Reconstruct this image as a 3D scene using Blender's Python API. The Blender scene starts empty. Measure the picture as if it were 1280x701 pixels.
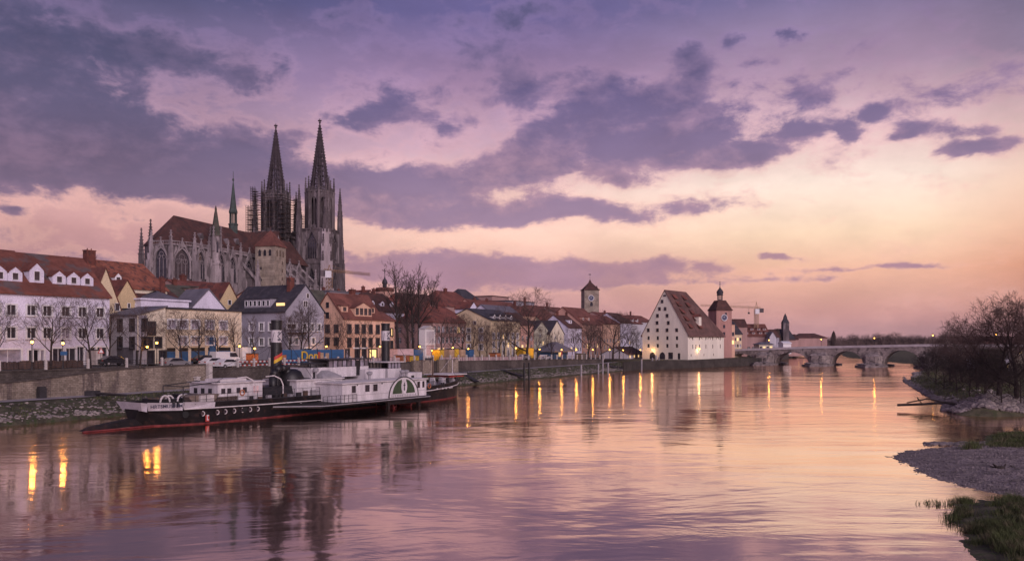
import bpy, math, random
import numpy as np
from mathutils import Vector, Matrix
R = math.radians
scene = bpy.context.scene
col = scene.collection
FPX = 1000.0; HC = 9.0; UH = 640.0; VH = 425.0      # focal length in photo pixels, camera height (m), horizon row

# ---------------- camera ----------------
cam_d = bpy.data.cameras.new('camera'); cam = bpy.data.objects.new('camera', cam_d); col.objects.link(cam)
cam.location = (0, 0, HC); cam.rotation_euler = (R(90), 0, 0)
cam_d.sensor_width = 36; cam_d.lens = 36 * FPX / 1280; cam_d.shift_y = (VH - 350.5) / 1280
cam_d.clip_start = 0.5; cam_d.clip_end = 9000
scene.camera = cam
scene.view_settings.view_transform = 'Standard'; scene.view_settings.look = 'None'
scene.view_settings.exposure = 0.0; scene.view_settings.gamma = 1

def lin(c):
    r = []
    for x in c[:3]:
        x = x / 255.0
        r.append(x / 12.92 if x <= 0.04045 else ((x + 0.055) / 1.055) ** 2.4)
    return (*r, 1.0)

# ---------------- world sky ----------------
world = bpy.data.worlds.new("World"); scene.world = world; world.use_nodes = True
wt = world.node_tree; wt.nodes.clear()
class N:                       # tiny operator wrapper round Math nodes
    T = wt
    def __init__(s, o): s.o = o
    @staticmethod
    def m(op, *a, clamp=False):
        n = N.T.nodes.new('ShaderNodeMath'); n.operation = op; n.use_clamp = clamp
        for i, x in enumerate(a):
            if isinstance(x, N): N.T.links.new(x.o, n.inputs[i])
            else: n.inputs[i].default_value = x
        return N(n.outputs[0])
    def __add__(s, b): return N.m('ADD', s, b)
    __radd__ = __add__
    def __sub__(s, b): return N.m('SUBTRACT', s, b)
    def __rsub__(s, b): return N.m('SUBTRACT', b, s)
    def __mul__(s, b): return N.m('MULTIPLY', s, b)
    __rmul__ = __mul__
    def __truediv__(s, b): return N.m('DIVIDE', s, b)
def smooth(x, a, b, lo=0.0, hi=1.0):
    n = N.T.nodes.new('ShaderNodeMapRange'); n.interpolation_type = 'SMOOTHSTEP'
    N.T.links.new(x.o, n.inputs[0])
    n.inputs[1].default_value = a; n.inputs[2].default_value = b; n.inputs[3].default_value = lo; n.inputs[4].default_value = hi
    return N(n.outputs[0])
def ramp(x, stops):
    n = N.T.nodes.new('ShaderNodeValToRGB'); N.T.links.new(x.o, n.inputs[0])
    e = n.color_ramp.elements
    while len(e) < len(stops): e.new(0.5)
    for i, (p, c) in enumerate(stops): e[i].position = p; e[i].color = lin(c)
    return n.outputs[0]
def mixc(f, a, b):
    n = N.T.nodes.new('ShaderNodeMix'); n.data_type = 'RGBA'
    if isinstance(f, N): N.T.links.new(f.o, n.inputs[0])
    else: n.inputs[0].default_value = f
    for k, x in ((6, a), (7, b)):
        if isinstance(x, tuple): n.inputs[k].default_value = x
        else: N.T.links.new(x, n.inputs[k])
    return n.outputs[2]
def noise(vec, scale, detail=4, rough=0.55, dist=0.0):
    n = N.T.nodes.new('ShaderNodeTexNoise'); N.T.links.new(vec, n.inputs['Vector'])
    n.inputs['Scale'].default_value = scale; n.inputs['Detail'].default_value = detail
    n.inputs['Roughness'].default_value = rough; n.inputs['Distortion'].default_value = dist
    return N(n.outputs[0])
def combine(x, y, z):
    n = N.T.nodes.new('ShaderNodeCombineXYZ')
    for i, a in enumerate((x, y, z)):
        if isinstance(a, N): N.T.links.new(a.o, n.inputs[i])
        else: n.inputs[i].default_value = a
    return n.outputs[0]
tc = wt.nodes.new('ShaderNodeTexCoord'); sp = wt.nodes.new('ShaderNodeSeparateXYZ')
wt.links.new(tc.outputs['Generated'], sp.inputs[0])
dx, dy, dz = (N(sp.outputs[i]) for i in range(3))
az = N.m('ARCTAN2', dx, dy); el = N.m('ARCSINE', dz)
def ae(u, v):
    a = math.atan((u - UH) / FPX); return a, math.atan((VH - v) / FPX * math.cos(a))
elz = N.m('MAXIMUM', dz, 0.0)
cvec = combine(dx / (elz + 0.16), dy / (elz + 0.16), 0.0)
avec = combine(az, el * 1.7, 0.0)
wn1 = noise(avec, 7.0, 6, 0.6); wn2 = noise(combine(az, el * 1.7, 7.3), 7.0, 6, 0.6)
azw = az + (wn1 - 0.5) * 0.085; elw = el + (wn2 - 0.5) * 0.045
BL = [(1080,140,150,55,.34),(570,110,110,60,.30),(880,120,120,60,.22),(20,140,150,60,1.0),(170,190,100,36,1.05),(-170,150,150,80,1.0),(100,50,160,26,.85),(290,92,80,18,.6),(60,212,120,18,.75),(250,222,70,20,.9),
 (310,205,44,30,1.0),(400,232,60,22,.9),(480,245,70,26,1.05),(570,222,60,20,.9),(600,268,70,13,.95),(520,275,60,10,.8),(350,170,40,14,.6),
 (652,112,30,19,1.1),(722,92,20,9,.6),(690,176,38,20,1.15),(785,168,62,32,1.3),(740,125,26,18,.9),(820,125,40,20,.95),(870,165,42,24,1.05),(920,192,54,10,1.25),(867,66,18,20,.95),(882,92,12,12,.7),
 (675,212,48,20,1.0),(770,222,40,9,.7),(865,254,46,7,1.0),(750,268,56,10,.95),(680,262,50,12,.9),
 (485,135,42,20,.95),(455,150,22,12,.6),(442,26,34,10,.7),(600,62,34,16,.62),(690,14,50,10,.65),(640,30,30,12,.5),(560,160,40,10,.5),
 (520,334,110,15,1.15),(640,345,120,16,1.05),(790,338,120,9,.9),(972,317,24,4,1.1),(1120,332,90,3.5,1.0),(900,352,120,4,.6),
 (919,46,11,7,.85),(982,48,13,9,1.0),(945,82,14,6,.6),(1003,130,26,9,.85),(997,168,26,8,.85),(1058,160,10,5,.8),(1062,172,14,5,.7),(1091,142,14,7,.85),(1143,158,22,7,.8),(1125,168,14,5,.65),(1198,184,26,7,1.05),(1245,176,30,8,1.15),(1215,158,30,5,.6),(1160,120,60,10,.45),(1080,60,60,8,.35),(1250,90,60,20,.4),
 (6,268,16,4,.8),(120,324,60,6,.7),(740,395,400,8,.35)]
M = None
for (u, v, su, sv, A) in BL:
    a0, e0 = ae(u, v)
    ca = math.cos(a0) ** 2
    gx = (azw - a0) * (FPX / su / ca * 1.0 * (1 if ca else 1)); gy = (elw - e0) * (FPX / sv)
    g = N.m('EXPONENT', (gx * gx + gy * gy) * -0.62) * A
    M = g if M is None else M + g
fine = noise(avec, 19.0, 10, 0.64, 0.2)
wisp = noise(combine(az, el * 2.6, 9.1), 9.0, 10, 0.66, 0.6)
M = N.m('MINIMUM', M, 1.25)
dens = M + (fine - 0.5) * 2.3 + (wisp - 0.5) * 0.7
den = smooth(dens, 0.36, 0.92)
edge = smooth(dens, 0.10, 0.50)
tex = noise(combine(az, el * 2.2, 3.1), 6.0, 8, 0.62); tex2 = noise(combine(az, el * 1.8, 5.7), 22.0, 8, 0.62)
core = smooth(dens + (tex - 0.5) * 2.4 + (tex2 - 0.5) * 1.4, 0.35, 1.5)
eln = N.m('MULTIPLY', el, 1 / R(45), clamp=True)       # 0 at the horizon, 1 at 45 degrees
def q(v): return math.degrees(math.atan((VH - v) / FPX)) / 45
mid = ramp(eln, [(0,(190,144,152)),(q(395),(204,152,156)),(q(345),(226,174,166)),(q(300),(253,208,190)),(q(240),(250,212,203)),(q(190),(212,174,190)),(q(110),(166,136,172)),(q(20),(106,98,146)),(0.75,(84,80,124)),(1,(66,66,108))])
rgt = ramp(eln, [(0,(198,150,154)),(q(395),(212,156,150)),(q(345),(244,188,162)),(q(300),(255,220,190)),(q(240),(255,232,218)),(q(190),(234,198,198)),(q(110),(176,148,174)),(q(15),(116,108,148)),(0.75,(90,86,124)),(1,(70,70,110))])
lft = ramp(eln, [(0,(172,130,142)),(q(395),(184,140,150)),(q(345),(190,142,148)),(q(300),(206,156,156)),(q(250),(224,176,172)),(q(190),(170,140,164)),(q(110),(130,114,150)),(q(10),(70,76,112)),(0.75,(62,66,100)),(1,(54,58,94))])
fr = smooth(az, ae(640,0)[0], ae(1010,0)[0]); fl = smooth(az, ae(600,0)[0], ae(150,0)[0])
frr = smooth(az, ae(1120,0)[0], ae(1330,0)[0])
base = mixc(fl, mixc(fr, mid, rgt), lft)
base = mixc(frr * 0.85, base, ramp(eln, [(0,(178,130,134)),(q(345),(224,156,128)),(q(260),(234,194,172)),(q(200),(214,180,178)),(q(120),(138,124,150)),(q(20),(84,86,116)),(1,(62,64,100))]))
aza = N.m('ABSOLUTE', az - 0.35)
back = smooth(aza, 0.75, 2.2)
base = mixc(back, base, ramp(eln, [(0,(150,124,150)),(0.3,(168,140,170)),(1,(128,120,160))]))
cl = ramp(eln, [(0,(160,122,142)),(q(340),(172,134,154)),(q(290),(152,126,154)),(q(200),(124,108,144)),(q(120),(100,92,134)),(q(20),(80,80,116)),(1,(74,74,108))])
cl_lit = ramp(eln, [(0,(180,138,152)),(q(340),(190,146,158)),(q(260),(190,150,168)),(q(150),(160,132,166)),(q(40),(112,102,144)),(1,(88,86,124))])
cl = mixc(fl, cl, ramp(eln, [(0,(150,116,138)),(q(260),(104,92,122)),(q(150),(86,84,116)),(q(20),(62,70,102)),(1,(60,66,98))]))
cl_lit = mixc(fl, cl_lit, ramp(eln, [(0,(170,130,146)),(q(250),(138,114,142)),(q(150),(124,108,142)),(q(20),(86,86,122)),(1,(76,78,112))]))
ccol = mixc(core, cl_lit, cl)
tex = noise(combine(az, el * 2.2, 3.1), 6.0, 8, 0.62)
edgec = ramp(eln, [(0,(226,170,164)),(q(300),(250,196,178)),(q(200),(232,180,186)),(q(60),(150,126,170)),(1,(110,100,140))])
skyc = mixc(edge * 0.35, base, edgec)
skyc = mixc(den * 0.93, skyc, ccol)
hs = wt.nodes.new('ShaderNodeMix'); hs.data_type = 'RGBA'; hs.blend_type = 'MULTIPLY'; hs.inputs[0].default_value = 1
wt.links.new(skyc, hs.inputs[6])
tn = smooth(tex, 0.28, 0.72, 0.90, 1.12); wt.links.new(combine(tn, tn, tn), hs.inputs[7])
nish = wt.nodes.new('ShaderNodeTexSky'); nish.sky_type = 'NISHITA'; nish.sun_disc = False
SUN_EL = R(3.0); SUN_AZ = R(72)                         # the afterglow, low on the right
nish.sun_elevation = SUN_EL; nish.sun_rotation = SUN_AZ; nish.air_density = 1.5; nish.dust_density = 2.0
b1 = wt.nodes.new('ShaderNodeBackground'); b2 = wt.nodes.new('ShaderNodeBackground')
wt.links.new(nish.outputs[0], b1.inputs[0]); b1.inputs[1].default_value = 0.0012
wt.links.new(hs.outputs[2], b2.inputs[0]); b2.inputs[1].default_value = 1.0
ad = wt.nodes.new('ShaderNodeAddShader'); wo = wt.nodes.new('ShaderNodeOutputWorld')
wt.links.new(b1.outputs[0], ad.inputs[0]); wt.links.new(b2.outputs[0], ad.inputs[1]); wt.links.new(ad.outputs[0], wo.inputs[0])
world.cycles.sampling_method = 'MANUAL'; world.cycles.sample_map_resolution = 512

facade_fill_d = bpy.data.lights.new('facade_fill', 'SUN'); facade_fill = bpy.data.objects.new('facade_fill', facade_fill_d); col.objects.link(facade_fill)  # fill lamp added from behind the camera to brighten the facades after sunset
facade_fill_d.energy = 2.3; facade_fill_d.angle = R(40); facade_fill_d.color = (1.0, 0.83, 0.87)
sdir = Vector((math.sin(R(150)) * math.cos(R(24)), math.cos(R(150)) * math.cos(R(24)), math.sin(R(24))))
facade_fill.rotation_euler = sdir.to_track_quat('Z', 'Y').to_euler()

# ---------------- frames ----------------
P0 = (-53.5, 83.0); AX = (0.498, 0.867); TA = math.atan2(AX[1], AX[0])
def st(s, t, z=0.0): return Vector((P0[0] + AX[0]*s - AX[1]*t, P0[1] + AX[1]*s + AX[0]*t, z))
def S(u, t):
    r = (u - UH) / FPX; px, py = P0[0] - AX[1]*t, P0[1] + AX[0]*t
    return (r*py - px) / (AX[0] - AX[1]*r)
def zpx(v, s, t): return HC + (VH - v) / FPX * st(s, t).y
def at(u, v, z=0.0):
    Y = (HC - z) / (v - VH) * FPX; return Vector(((u - UH) / FPX * Y, Y, z))
def atY(u, v, Y): return Vector(((u - UH) / FPX * Y, Y, HC + (VH - v) / FPX * Y))
def zs(s, t):
    return float(np.interp(s, [-60, 60, 110, 200], [4.9, 4.5, 4.1, 2.62]) + 0.7 * min(1, max(0, (t - 9.5) / 10)) * np.interp(s, [150, 200], [1, 0.1]))

# ---------------- mesh building ----------------
class MB:
    def __init__(s): s.v = []; s.f = []; s.m = []; s.mi = 0
    def add(s, vs, fs):
        b = len(s.v); s.v += [tuple(p) for p in vs]
        for f in fs: s.f.append([b + i for i in f]); s.m.append(s.mi)
        return s
    def box(s, x0, x1, y0, y1, z0, z1):
        return s.add([(x0,y0,z0),(x1,y0,z0),(x1,y1,z0),(x0,y1,z0),(x0,y0,z1),(x1,y0,z1),(x1,y1,z1),(x0,y1,z1)],
              [(0,3,2,1),(4,5,6,7),(0,1,5,4),(1,2,6,5),(2,3,7,6),(3,0,4,7)])
    def frus(s, cx, cy, z0, z1, a0, b0, a1, b1):
        return s.add([(cx-a0,cy-b0,z0),(cx+a0,cy-b0,z0),(cx+a0,cy+b0,z0),(cx-a0,cy+b0,z0),(cx-a1,cy-b1,z1),(cx+a1,cy-b1,z1),(cx+a1,cy+b1,z1),(cx-a1,cy+b1,z1)],
              [(0,3,2,1),(4,5,6,7),(0,1,5,4),(1,2,6,5),(2,3,7,6),(3,0,4,7)])
    def quad(s, *p): return s.add(p, [tuple(range(len(p)))])
    def prism(s, pts, z0, z1):            # pts ccw in xy
        n = len(pts); s.add([(x,y,z0) for x,y in pts] + [(x,y,z1) for x,y in pts],
              [tuple(range(n))[::-1], tuple(range(n, 2*n))] + [(i,(i+1)%n,n+(i+1)%n,n+i) for i in range(n)]); return s
    def prism_y(s, pts, y0, y1):          # pts (x,z)
        n = len(pts); s.add([(x,y0,z) for x,z in pts] + [(x,y1,z) for x,z in pts],
              [tuple(range(n)), tuple(range(n, 2*n))[::-1]] + [(i,n+i,n+(i+1)%n,(i+1)%n) for i in range(n)]); return s
    def prism_x(s, pts, x0, x1):          # pts (y,z)
        n = len(pts); s.add([(x0,y,z) for y,z in pts] + [(x1,y,z) for y,z in pts],
              [tuple(range(n))[::-1], tuple(range(n, 2*n))] + [(i,(i+1)%n,n+(i+1)%n,n+i) for i in range(n)]); return s
    def tube(s, a, b, r0, r1=None, n=6, caps=True):
        if r1 is None: r1 = r0
        a = Vector(a); b = Vector(b); d = b - a
        if d.length < 1e-6: return s
        d.normalize(); u = d.orthogonal().normalized(); w = d.cross(u)
        vs = []
        for p, r in ((a, r0), (b, r1)):
            for i in range(n):
                an = 2*math.pi*i/n; vs.append(p + (u*math.cos(an) + w*math.sin(an))*r)
        fs = [(i,(i+1)%n,n+(i+1)%n,n+i) for i in range(n)]
        if caps: fs += [tuple(range(n))[::-1], tuple(range(n, 2*n))]
        return s.add(vs, fs)
    def path(s, pts, r, n=6):
        for a, b in zip(pts, pts[1:]): s.tube(a, b, r, r, n)
        return s
    def lathe(s, prof, n=12, c=(0,0), a0=0.0):     # prof (r,z)
        vs = []
        for r, z in prof:
            for i in range(n):
                an = 2*math.pi*i/n + a0; vs.append((c[0]+r*math.cos(an), c[1]+r*math.sin(an), z))
        k = len(prof); fs = []
        for j in range(k-1):
            for i in range(n): fs.append((j*n+i, j*n+(i+1)%n, (j+1)*n+(i+1)%n, (j+1)*n+i))
        fs += [tuple(range(n))[::-1], tuple(range((k-1)*n, k*n))]
        return s.add(vs, fs)
    def ball(s, c, r, n=8, sz=1.0):
        return s.lathe([(r*math.sin(math.pi*(j+.02)/ (n//2+1.04-1)) if 0 < j < n//2 else r*0.02, c[2] - r*sz*math.cos(math.pi*j/(n//2))) for j in range(n//2+1)], n, (c[0], c[1]))
def mesh_of(name, mb, mats, smooth_=False):
    me = bpy.data.meshes.new(name); me.from_pydata(mb.v, [], mb.f)
    for m in (mats if isinstance(mats, (list, tuple)) else [mats]): me.materials.append(m)
    if any(mb.m): me.polygons.foreach_set('material_index', mb.m)
    if smooth_: me.polygons.foreach_set('use_smooth', [True]*len(mb.f))
    me.update(); return me
def obj(name, mb, mats, parent=None, loc=None, rz=None, smooth_=False, kind=None):
    me = mb if isinstance(mb, bpy.types.Mesh) else mesh_of(name, mb, mats, smooth_)
    o = bpy.data.objects.new(name, me); col.objects.link(o)
    if parent: o.parent = parent
    if loc is not None: o.location = loc
    if rz is not None: o.rotation_euler = (0, 0, rz)
    if kind: o['kind'] = kind
    return o
def tag(o, label, cat, group=None):
    o['label'] = label; o['category'] = cat
    if group: o['group'] = group
    return o
def thing(name, label, cat, loc=(0,0,0), rz=0.0, group=None):
    o = bpy.data.objects.new(name, None); col.objects.link(o); o.location = loc; o.rotation_euler = (0,0,rz); o.empty_display_size = 0.5
    return tag(o, label, cat, group)
def dup(root, loc, rz=0.0, label=None, scale=None):
    r = root.copy(); col.objects.link(r); r.location = loc; r.rotation_euler = (0,0,rz)
    if scale: r.scale = scale if isinstance(scale, (tuple, list)) else (scale,)*3
    if label: r['label'] = label
    for ch in list(root.children):
        c = ch.copy(); col.objects.link(c); c.parent = r
        for g in list(ch.children):
            d = g.copy(); col.objects.link(d); d.parent = c
    return r

# ---------------- materials ----------------
def mat(name, c, rough=0.85, var=0.25, scale=0.6, c2=None, bump=0.0, bscale=8, metal=0.0, streak=False, spec=0.3, brick=None, tiles=None, coat=0):
    m = bpy.data.materials.new(name); m.use_nodes = True; t = m.node_tree; N.T = t
    bs = t.nodes['Principled BSDF']; bs.inputs['Roughness'].default_value = rough; bs.inputs['Metallic'].default_value = metal
    bs.inputs['Specular IOR Level'].default_value = spec
    if coat: bs.inputs['Coat Weight'].default_value = coat
    tcn = t.nodes.new('ShaderNodeTexCoord'); vec = tcn.outputs['Object']
    if var or c2:
        v2 = vec
        if streak:
            mp = t.nodes.new('ShaderNodeMapping'); mp.inputs['Scale'].default_value = (1, 1, 0.22); t.links.new(vec, mp.inputs[0]); v2 = mp.outputs[0]
        n1 = noise(v2, scale, 6, 0.65)
        dark = tuple(x*(1-var) for x in c[:3]) + (1,); lite = tuple(min(1, x*(1+var*0.7)) for x in c[:3]) + (1,)
        cc = mixc(smooth(n1, 0.3, 0.7), dark, lite)
        if c2: cc = mixc(smooth(noise(v2, scale*2.3, 5, 0.6), 0.52, 0.62), cc, (*c2[:3], 1))
        n3 = noise(vec, scale*14, 4, 0.6); f = smooth(n3, 0.3, 0.7, 0.82, 1.14)
        mm = t.nodes.new('ShaderNodeMix'); mm.data_type = 'RGBA'; mm.blend_type = 'MULTIPLY'; mm.inputs[0].default_value = 1
        t.links.new(cc, mm.inputs[6]); t.links.new(combine(f, f, f), mm.inputs[7]); cc = mm.outputs[2]
        if brick:
            br = t.nodes.new('ShaderNodeTexBrick')
            mp = t.nodes.new('ShaderNodeMapping'); mp.inputs['Rotation'].default_value = (R(90), 0, 0); t.links.new(vec, mp.inputs[0]); t.links.new(mp.outputs[0], br.inputs[0])
            br.inputs['Scale'].default_value = brick; br.inputs['Mortar Size'].default_value = 0.03
            br.inputs['Color1'].default_value = (1,1,1,1); br.inputs['Color2'].default_value = (0.55,0.52,0.5,1); br.inputs['Mortar'].default_value = (0.45,0.43,0.42,1)
            mm = t.nodes.new('ShaderNodeMix'); mm.data_type = 'RGBA'; mm.blend_type = 'MULTIPLY'; mm.inputs[0].default_value = 0.75
            t.links.new(cc, mm.inputs[6]); t.links.new(br.outputs[0], mm.inputs[7]); cc = mm.outputs[2]
        t.links.new(cc, bs.inputs['Base Color'])
    else: bs.inputs['Base Color'].default_value = (*c[:3], 1)
    if bump:
        b = t.nodes.new('ShaderNodeBump'); b.inputs['Strength'].default_value = bump; b.inputs['Distance'].default_value = 0.1
        h = noise(vec, bscale, 5, 0.6)
        if tiles:
            w = t.nodes.new('ShaderNodeTexWave'); w.bands_direction = 'Z'; w.inputs['Scale'].default_value = tiles; t.links.new(vec, w.inputs[0])
            h = h * 0.5 + N(w.outputs[1])
        t.links.new(h.o, b.inputs['Height']); t.links.new(b.outputs[0], bs.inputs['Normal'])
    return m
def emat(name, c, s):
    m = bpy.data.materials.new(name); m.use_nodes = True; bs = m.node_tree.nodes['Principled BSDF']
    bs.inputs['Base Color'].default_value = (0.1,0.08,0.05,1); bs.inputs['Emission Color'].default_value = (*c, 1); bs.inputs['Emission Strength'].default_value = s
    return m
def plaster(name, c, var=0.16): return mat(name, c, 0.9, var, 0.35, bump=0.15, bscale=6, streak=True)
W_white = plaster('plaster_white', (0.66,0.62,0.74)); W_cream = plaster('plaster_cream', (0.66,0.58,0.46)); W_yellow = plaster('plaster_yellow', (0.64,0.52,0.35))
W_buff = plaster('plaster_buff', (0.68,0.57,0.43))
W_grey = plaster('plaster_grey', (0.33,0.31,0.36)); W_ltgrey = plaster('plaster_pale_grey', (0.52,0.49,0.53)); W_pink = plaster('plaster_pink', (0.64,0.40,0.29)); W_salmon = plaster('plaster_salmon', (0.52,0.30,0.24))
W_brown = plaster('plaster_red_brown', (0.38,0.235,0.215)); W_ochre = plaster('plaster_ochre', (0.55,0.42,0.25)); W_stone = mat('stone_beige', (0.40,0.33,0.27), 0.9, 0.35, 0.5, bump=0.4, bscale=3, brick=1.2)
M_choir = mat('limestone_choir', (0.13,0.105,0.11), 0.9, 0.45, 0.35, c2=(0.30,0.25,0.26), bump=0.5, bscale=2.5, streak=True)  # choir walls darker than the buttresses, to raise the contrast
W_salz = plaster('plaster_salt_house', (0.70,0.64,0.55), 0.10)
W_olive = plaster('plaster_olive', (0.36,0.34,0.27))
R_red = mat('roof_tiles_red', (0.185,0.072,0.056), 0.85, 0.35, 0.25, c2=(0.13,0.05,0.04), bump=0.5, bscale=10, tiles=3.0)
R_brick = mat('roof_tiles_brick', (0.19,0.065,0.05), 0.85, 0.35, 0.3, c2=(0.10,0.045,0.04), bump=0.5, bscale=10, tiles=3.0)
R_orange = mat('roof_tiles_orange', (0.27,0.095,0.06), 0.85, 0.4, 0.55, c2=(0.09,0.045,0.04), bump=0.5, bscale=10, tiles=3.0, streak=True)
R_left = mat('roof_tiles_patched', (0.19,0.068,0.050), 0.85, 0.35, 0.10, c2=(0.115,0.085,0.085), bump=0.5, bscale=10, tiles=3.0)
R_brown = mat('roof_tiles_brown', (0.10,0.045,0.038), 0.85, 0.35, 0.3, c2=(0.06,0.035,0.032), bump=0.5, bscale=10, tiles=3.0)
R_dark = mat('roof_slate_dark', (0.045,0.042,0.052), 0.7, 0.3, 0.4, c2=(0.07,0.06,0.07), bump=0.4, bscale=10, tiles=3.0)
R_green = mat('roof_mossy', (0.085,0.085,0.065), 0.85, 0.35, 0.5, c2=(0.12,0.08,0.07), bump=0.5, bscale=10, tiles=3.0)
R_grey = mat('roof_sheet_grey', (0.13,0.12,0.14), 0.5, 0.25, 0.5, bump=0.2)
M_copper = mat('copper_patina', (0.05,0.068,0.062), 0.6, 0.3, 1.0)
def glassm(name, c, r=0.08):
    return mat(name, c, r, 0.5, 0.7, spec=0.8)
G_win = glassm('window_glass', (0.035,0.032,0.042)); G_pale = glassm('curtained_glass', (0.30,0.27,0.33), 0.3)
G_lit = emat('lit_window', (1.0,0.62,0.25), 1.6)
F_white = mat('frame_white', (0.72,0.70,0.72), 0.5, 0.08, 2); F_dark = mat('shutter_dark', (0.05,0.045,0.05), 0.6, 0.2, 2); F_brown = mat('wood_brown', (0.10,0.06,0.045), 0.7, 0.3, 2)
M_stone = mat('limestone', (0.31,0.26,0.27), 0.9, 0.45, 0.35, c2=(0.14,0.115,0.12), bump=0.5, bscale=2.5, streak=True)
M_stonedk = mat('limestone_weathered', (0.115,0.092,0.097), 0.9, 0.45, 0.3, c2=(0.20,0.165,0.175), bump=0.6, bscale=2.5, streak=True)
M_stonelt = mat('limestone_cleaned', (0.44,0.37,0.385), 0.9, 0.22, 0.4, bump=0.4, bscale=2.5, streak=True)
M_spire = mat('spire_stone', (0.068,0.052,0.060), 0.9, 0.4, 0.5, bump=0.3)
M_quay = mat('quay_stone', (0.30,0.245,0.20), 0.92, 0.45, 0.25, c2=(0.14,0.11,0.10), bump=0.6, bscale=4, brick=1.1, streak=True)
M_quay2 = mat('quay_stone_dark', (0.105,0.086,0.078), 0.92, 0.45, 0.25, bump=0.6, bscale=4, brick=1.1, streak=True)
M_bridge = mat('bridge_stone', (0.36,0.30,0.285), 0.92, 0.4, 0.3, c2=(0.12,0.10,0.10), bump=0.6, bscale=3, brick=0.9)
M_asph = mat('asphalt', (0.075,0.07,0.072), 0.85, 0.25, 0.4, bump=0.1); M_path = mat('path_gravel', (0.27,0.24,0.25), 0.9, 0.2, 0.6, bump=0.2)
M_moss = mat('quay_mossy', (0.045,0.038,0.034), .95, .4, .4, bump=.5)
R_salz = mat('roof_salt_house', (0.15,0.080,0.070), 0.85, 0.35, 0.25, c2=(0.10,0.06,0.055), bump=0.5, bscale=10, tiles=3.0)
M_pale = mat('pale_stone', (0.50,0.45,0.43), 0.85, 0.25, 1.0, bump=0.3)
M_earth = mat('bank_earth', (0.065,0.058,0.038), 0.95, 0.5, 0.8, c2=(0.04,0.055,0.02), bump=1.0, bscale=3)
M_grass = mat('grass', (0.045,0.062,0.02), 0.9, 0.5, 0.6, c2=(0.09,0.07,0.04), bump=0.6, bscale=6)
M_blade = mat('grass_blade', (0.068,0.082,0.030), 0.8, 0.5, 0.5, c2=(0.13,0.11,0.065))
M_dry = mat('dry_bank_grass', (0.10,0.088,0.052), 0.95, 0.45, 0.5, c2=(0.06,0.066,0.03), bump=1.0, bscale=3)
M_rock = mat('rock', (0.18,0.15,0.15), 0.9, 0.5, 0.8, bump=0.6, bscale=4); M_rocklt = mat('rock_pale', (0.26,0.22,0.205), 0.9, 0.4, 0.5, bump=0.6, bscale=4)
M_gravel = mat('gravel', (0.20,0.165,0.170), 0.95, 0.35, 0.5, c2=(0.10,0.082,0.084), bump=0.8, bscale=14)
M_bark = mat('bark', (0.040,0.030,0.028), 0.95, 0.35, 2.0); M_twig = mat('twig', (0.085,0.056,0.050), 0.95, 0.35, 1.0); M_twig2 = mat('twig_buds', (0.21,0.145,0.12), 0.95, 0.4, 1.0)
M_black = mat('black_paint', (0.010,0.009,0.011), 0.5, 0.3, 1.0, spec=0.5); M_iron = mat('iron_dark', (0.035,0.032,0.035), 0.5, 0.3, 1.0)
M_steel = mat('steel_grey', (0.30,0.28,0.30), 0.45, 0.2, 1.0, metal=0.3)
M_ship = mat('ship_white', (0.56,0.52,0.54), 0.5, 0.22, 0.8, bump=0.05, streak=True); M_shipgrey = mat('ship_grey', (0.30,0.28,0.30), 0.6, 0.2, 1.0)
M_hull = mat('hull_black', (0.011,0.009,0.010), 0.55, 0.5, 0.6, spec=0.2, c2=(0.030,0.018,0.016), bump=0.05); M_red = mat('waterline_red', (0.15,0.028,0.03), 0.7, 0.45, 1.5); M_wood = mat('deck_planks', (0.22,0.17,0.14), 0.8, 0.3, 1.5)
M_green = mat('paddle_green', (0.045,0.065,0.035), 0.6, 0.2, 2); M_canvas = mat('canvas_pale', (0.55,0.50,0.50), 0.8, 0.2, 1)
M_bred = mat('paint_red', (0.42,0.05,0.04), 0.5, 0.2, 2); M_blue = mat('paint_blue', (0.035,0.105,0.23), 0.5, 0.2, 1); M_yel = mat('paint_yellow', (0.60,0.38,0.04), 0.5, 0.15, 1); M_orange = mat('paint_orange', (0.40,0.14,0.06), 0.5, 0.2, 1)
M_cloth = mat('barrier_white_red', (0.60,0.42,0.42), 0.8, 0.25, 2.0); M_tan = mat('panel_tan', (0.45,0.30,0.20), 0.8, 0.3, 1)
M_carw = mat('car_white', (0.62,0.60,0.62), 0.25, 0.03, 1, coat=0.5); M_cars = mat('car_silver', (0.35,0.34,0.36), 0.25, 0.05, 1, metal=0.5, coat=0.5); M_carb = mat('car_black', (0.02,0.02,0.025), 0.2, 0.05, 1, coat=0.6); M_tyre = mat('tyre', (0.02,0.02,0.02), 0.9, 0.1, 1)
E_lamp = emat('lamp_glow', (1.0,0.46,0.07), 14.0)
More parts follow.
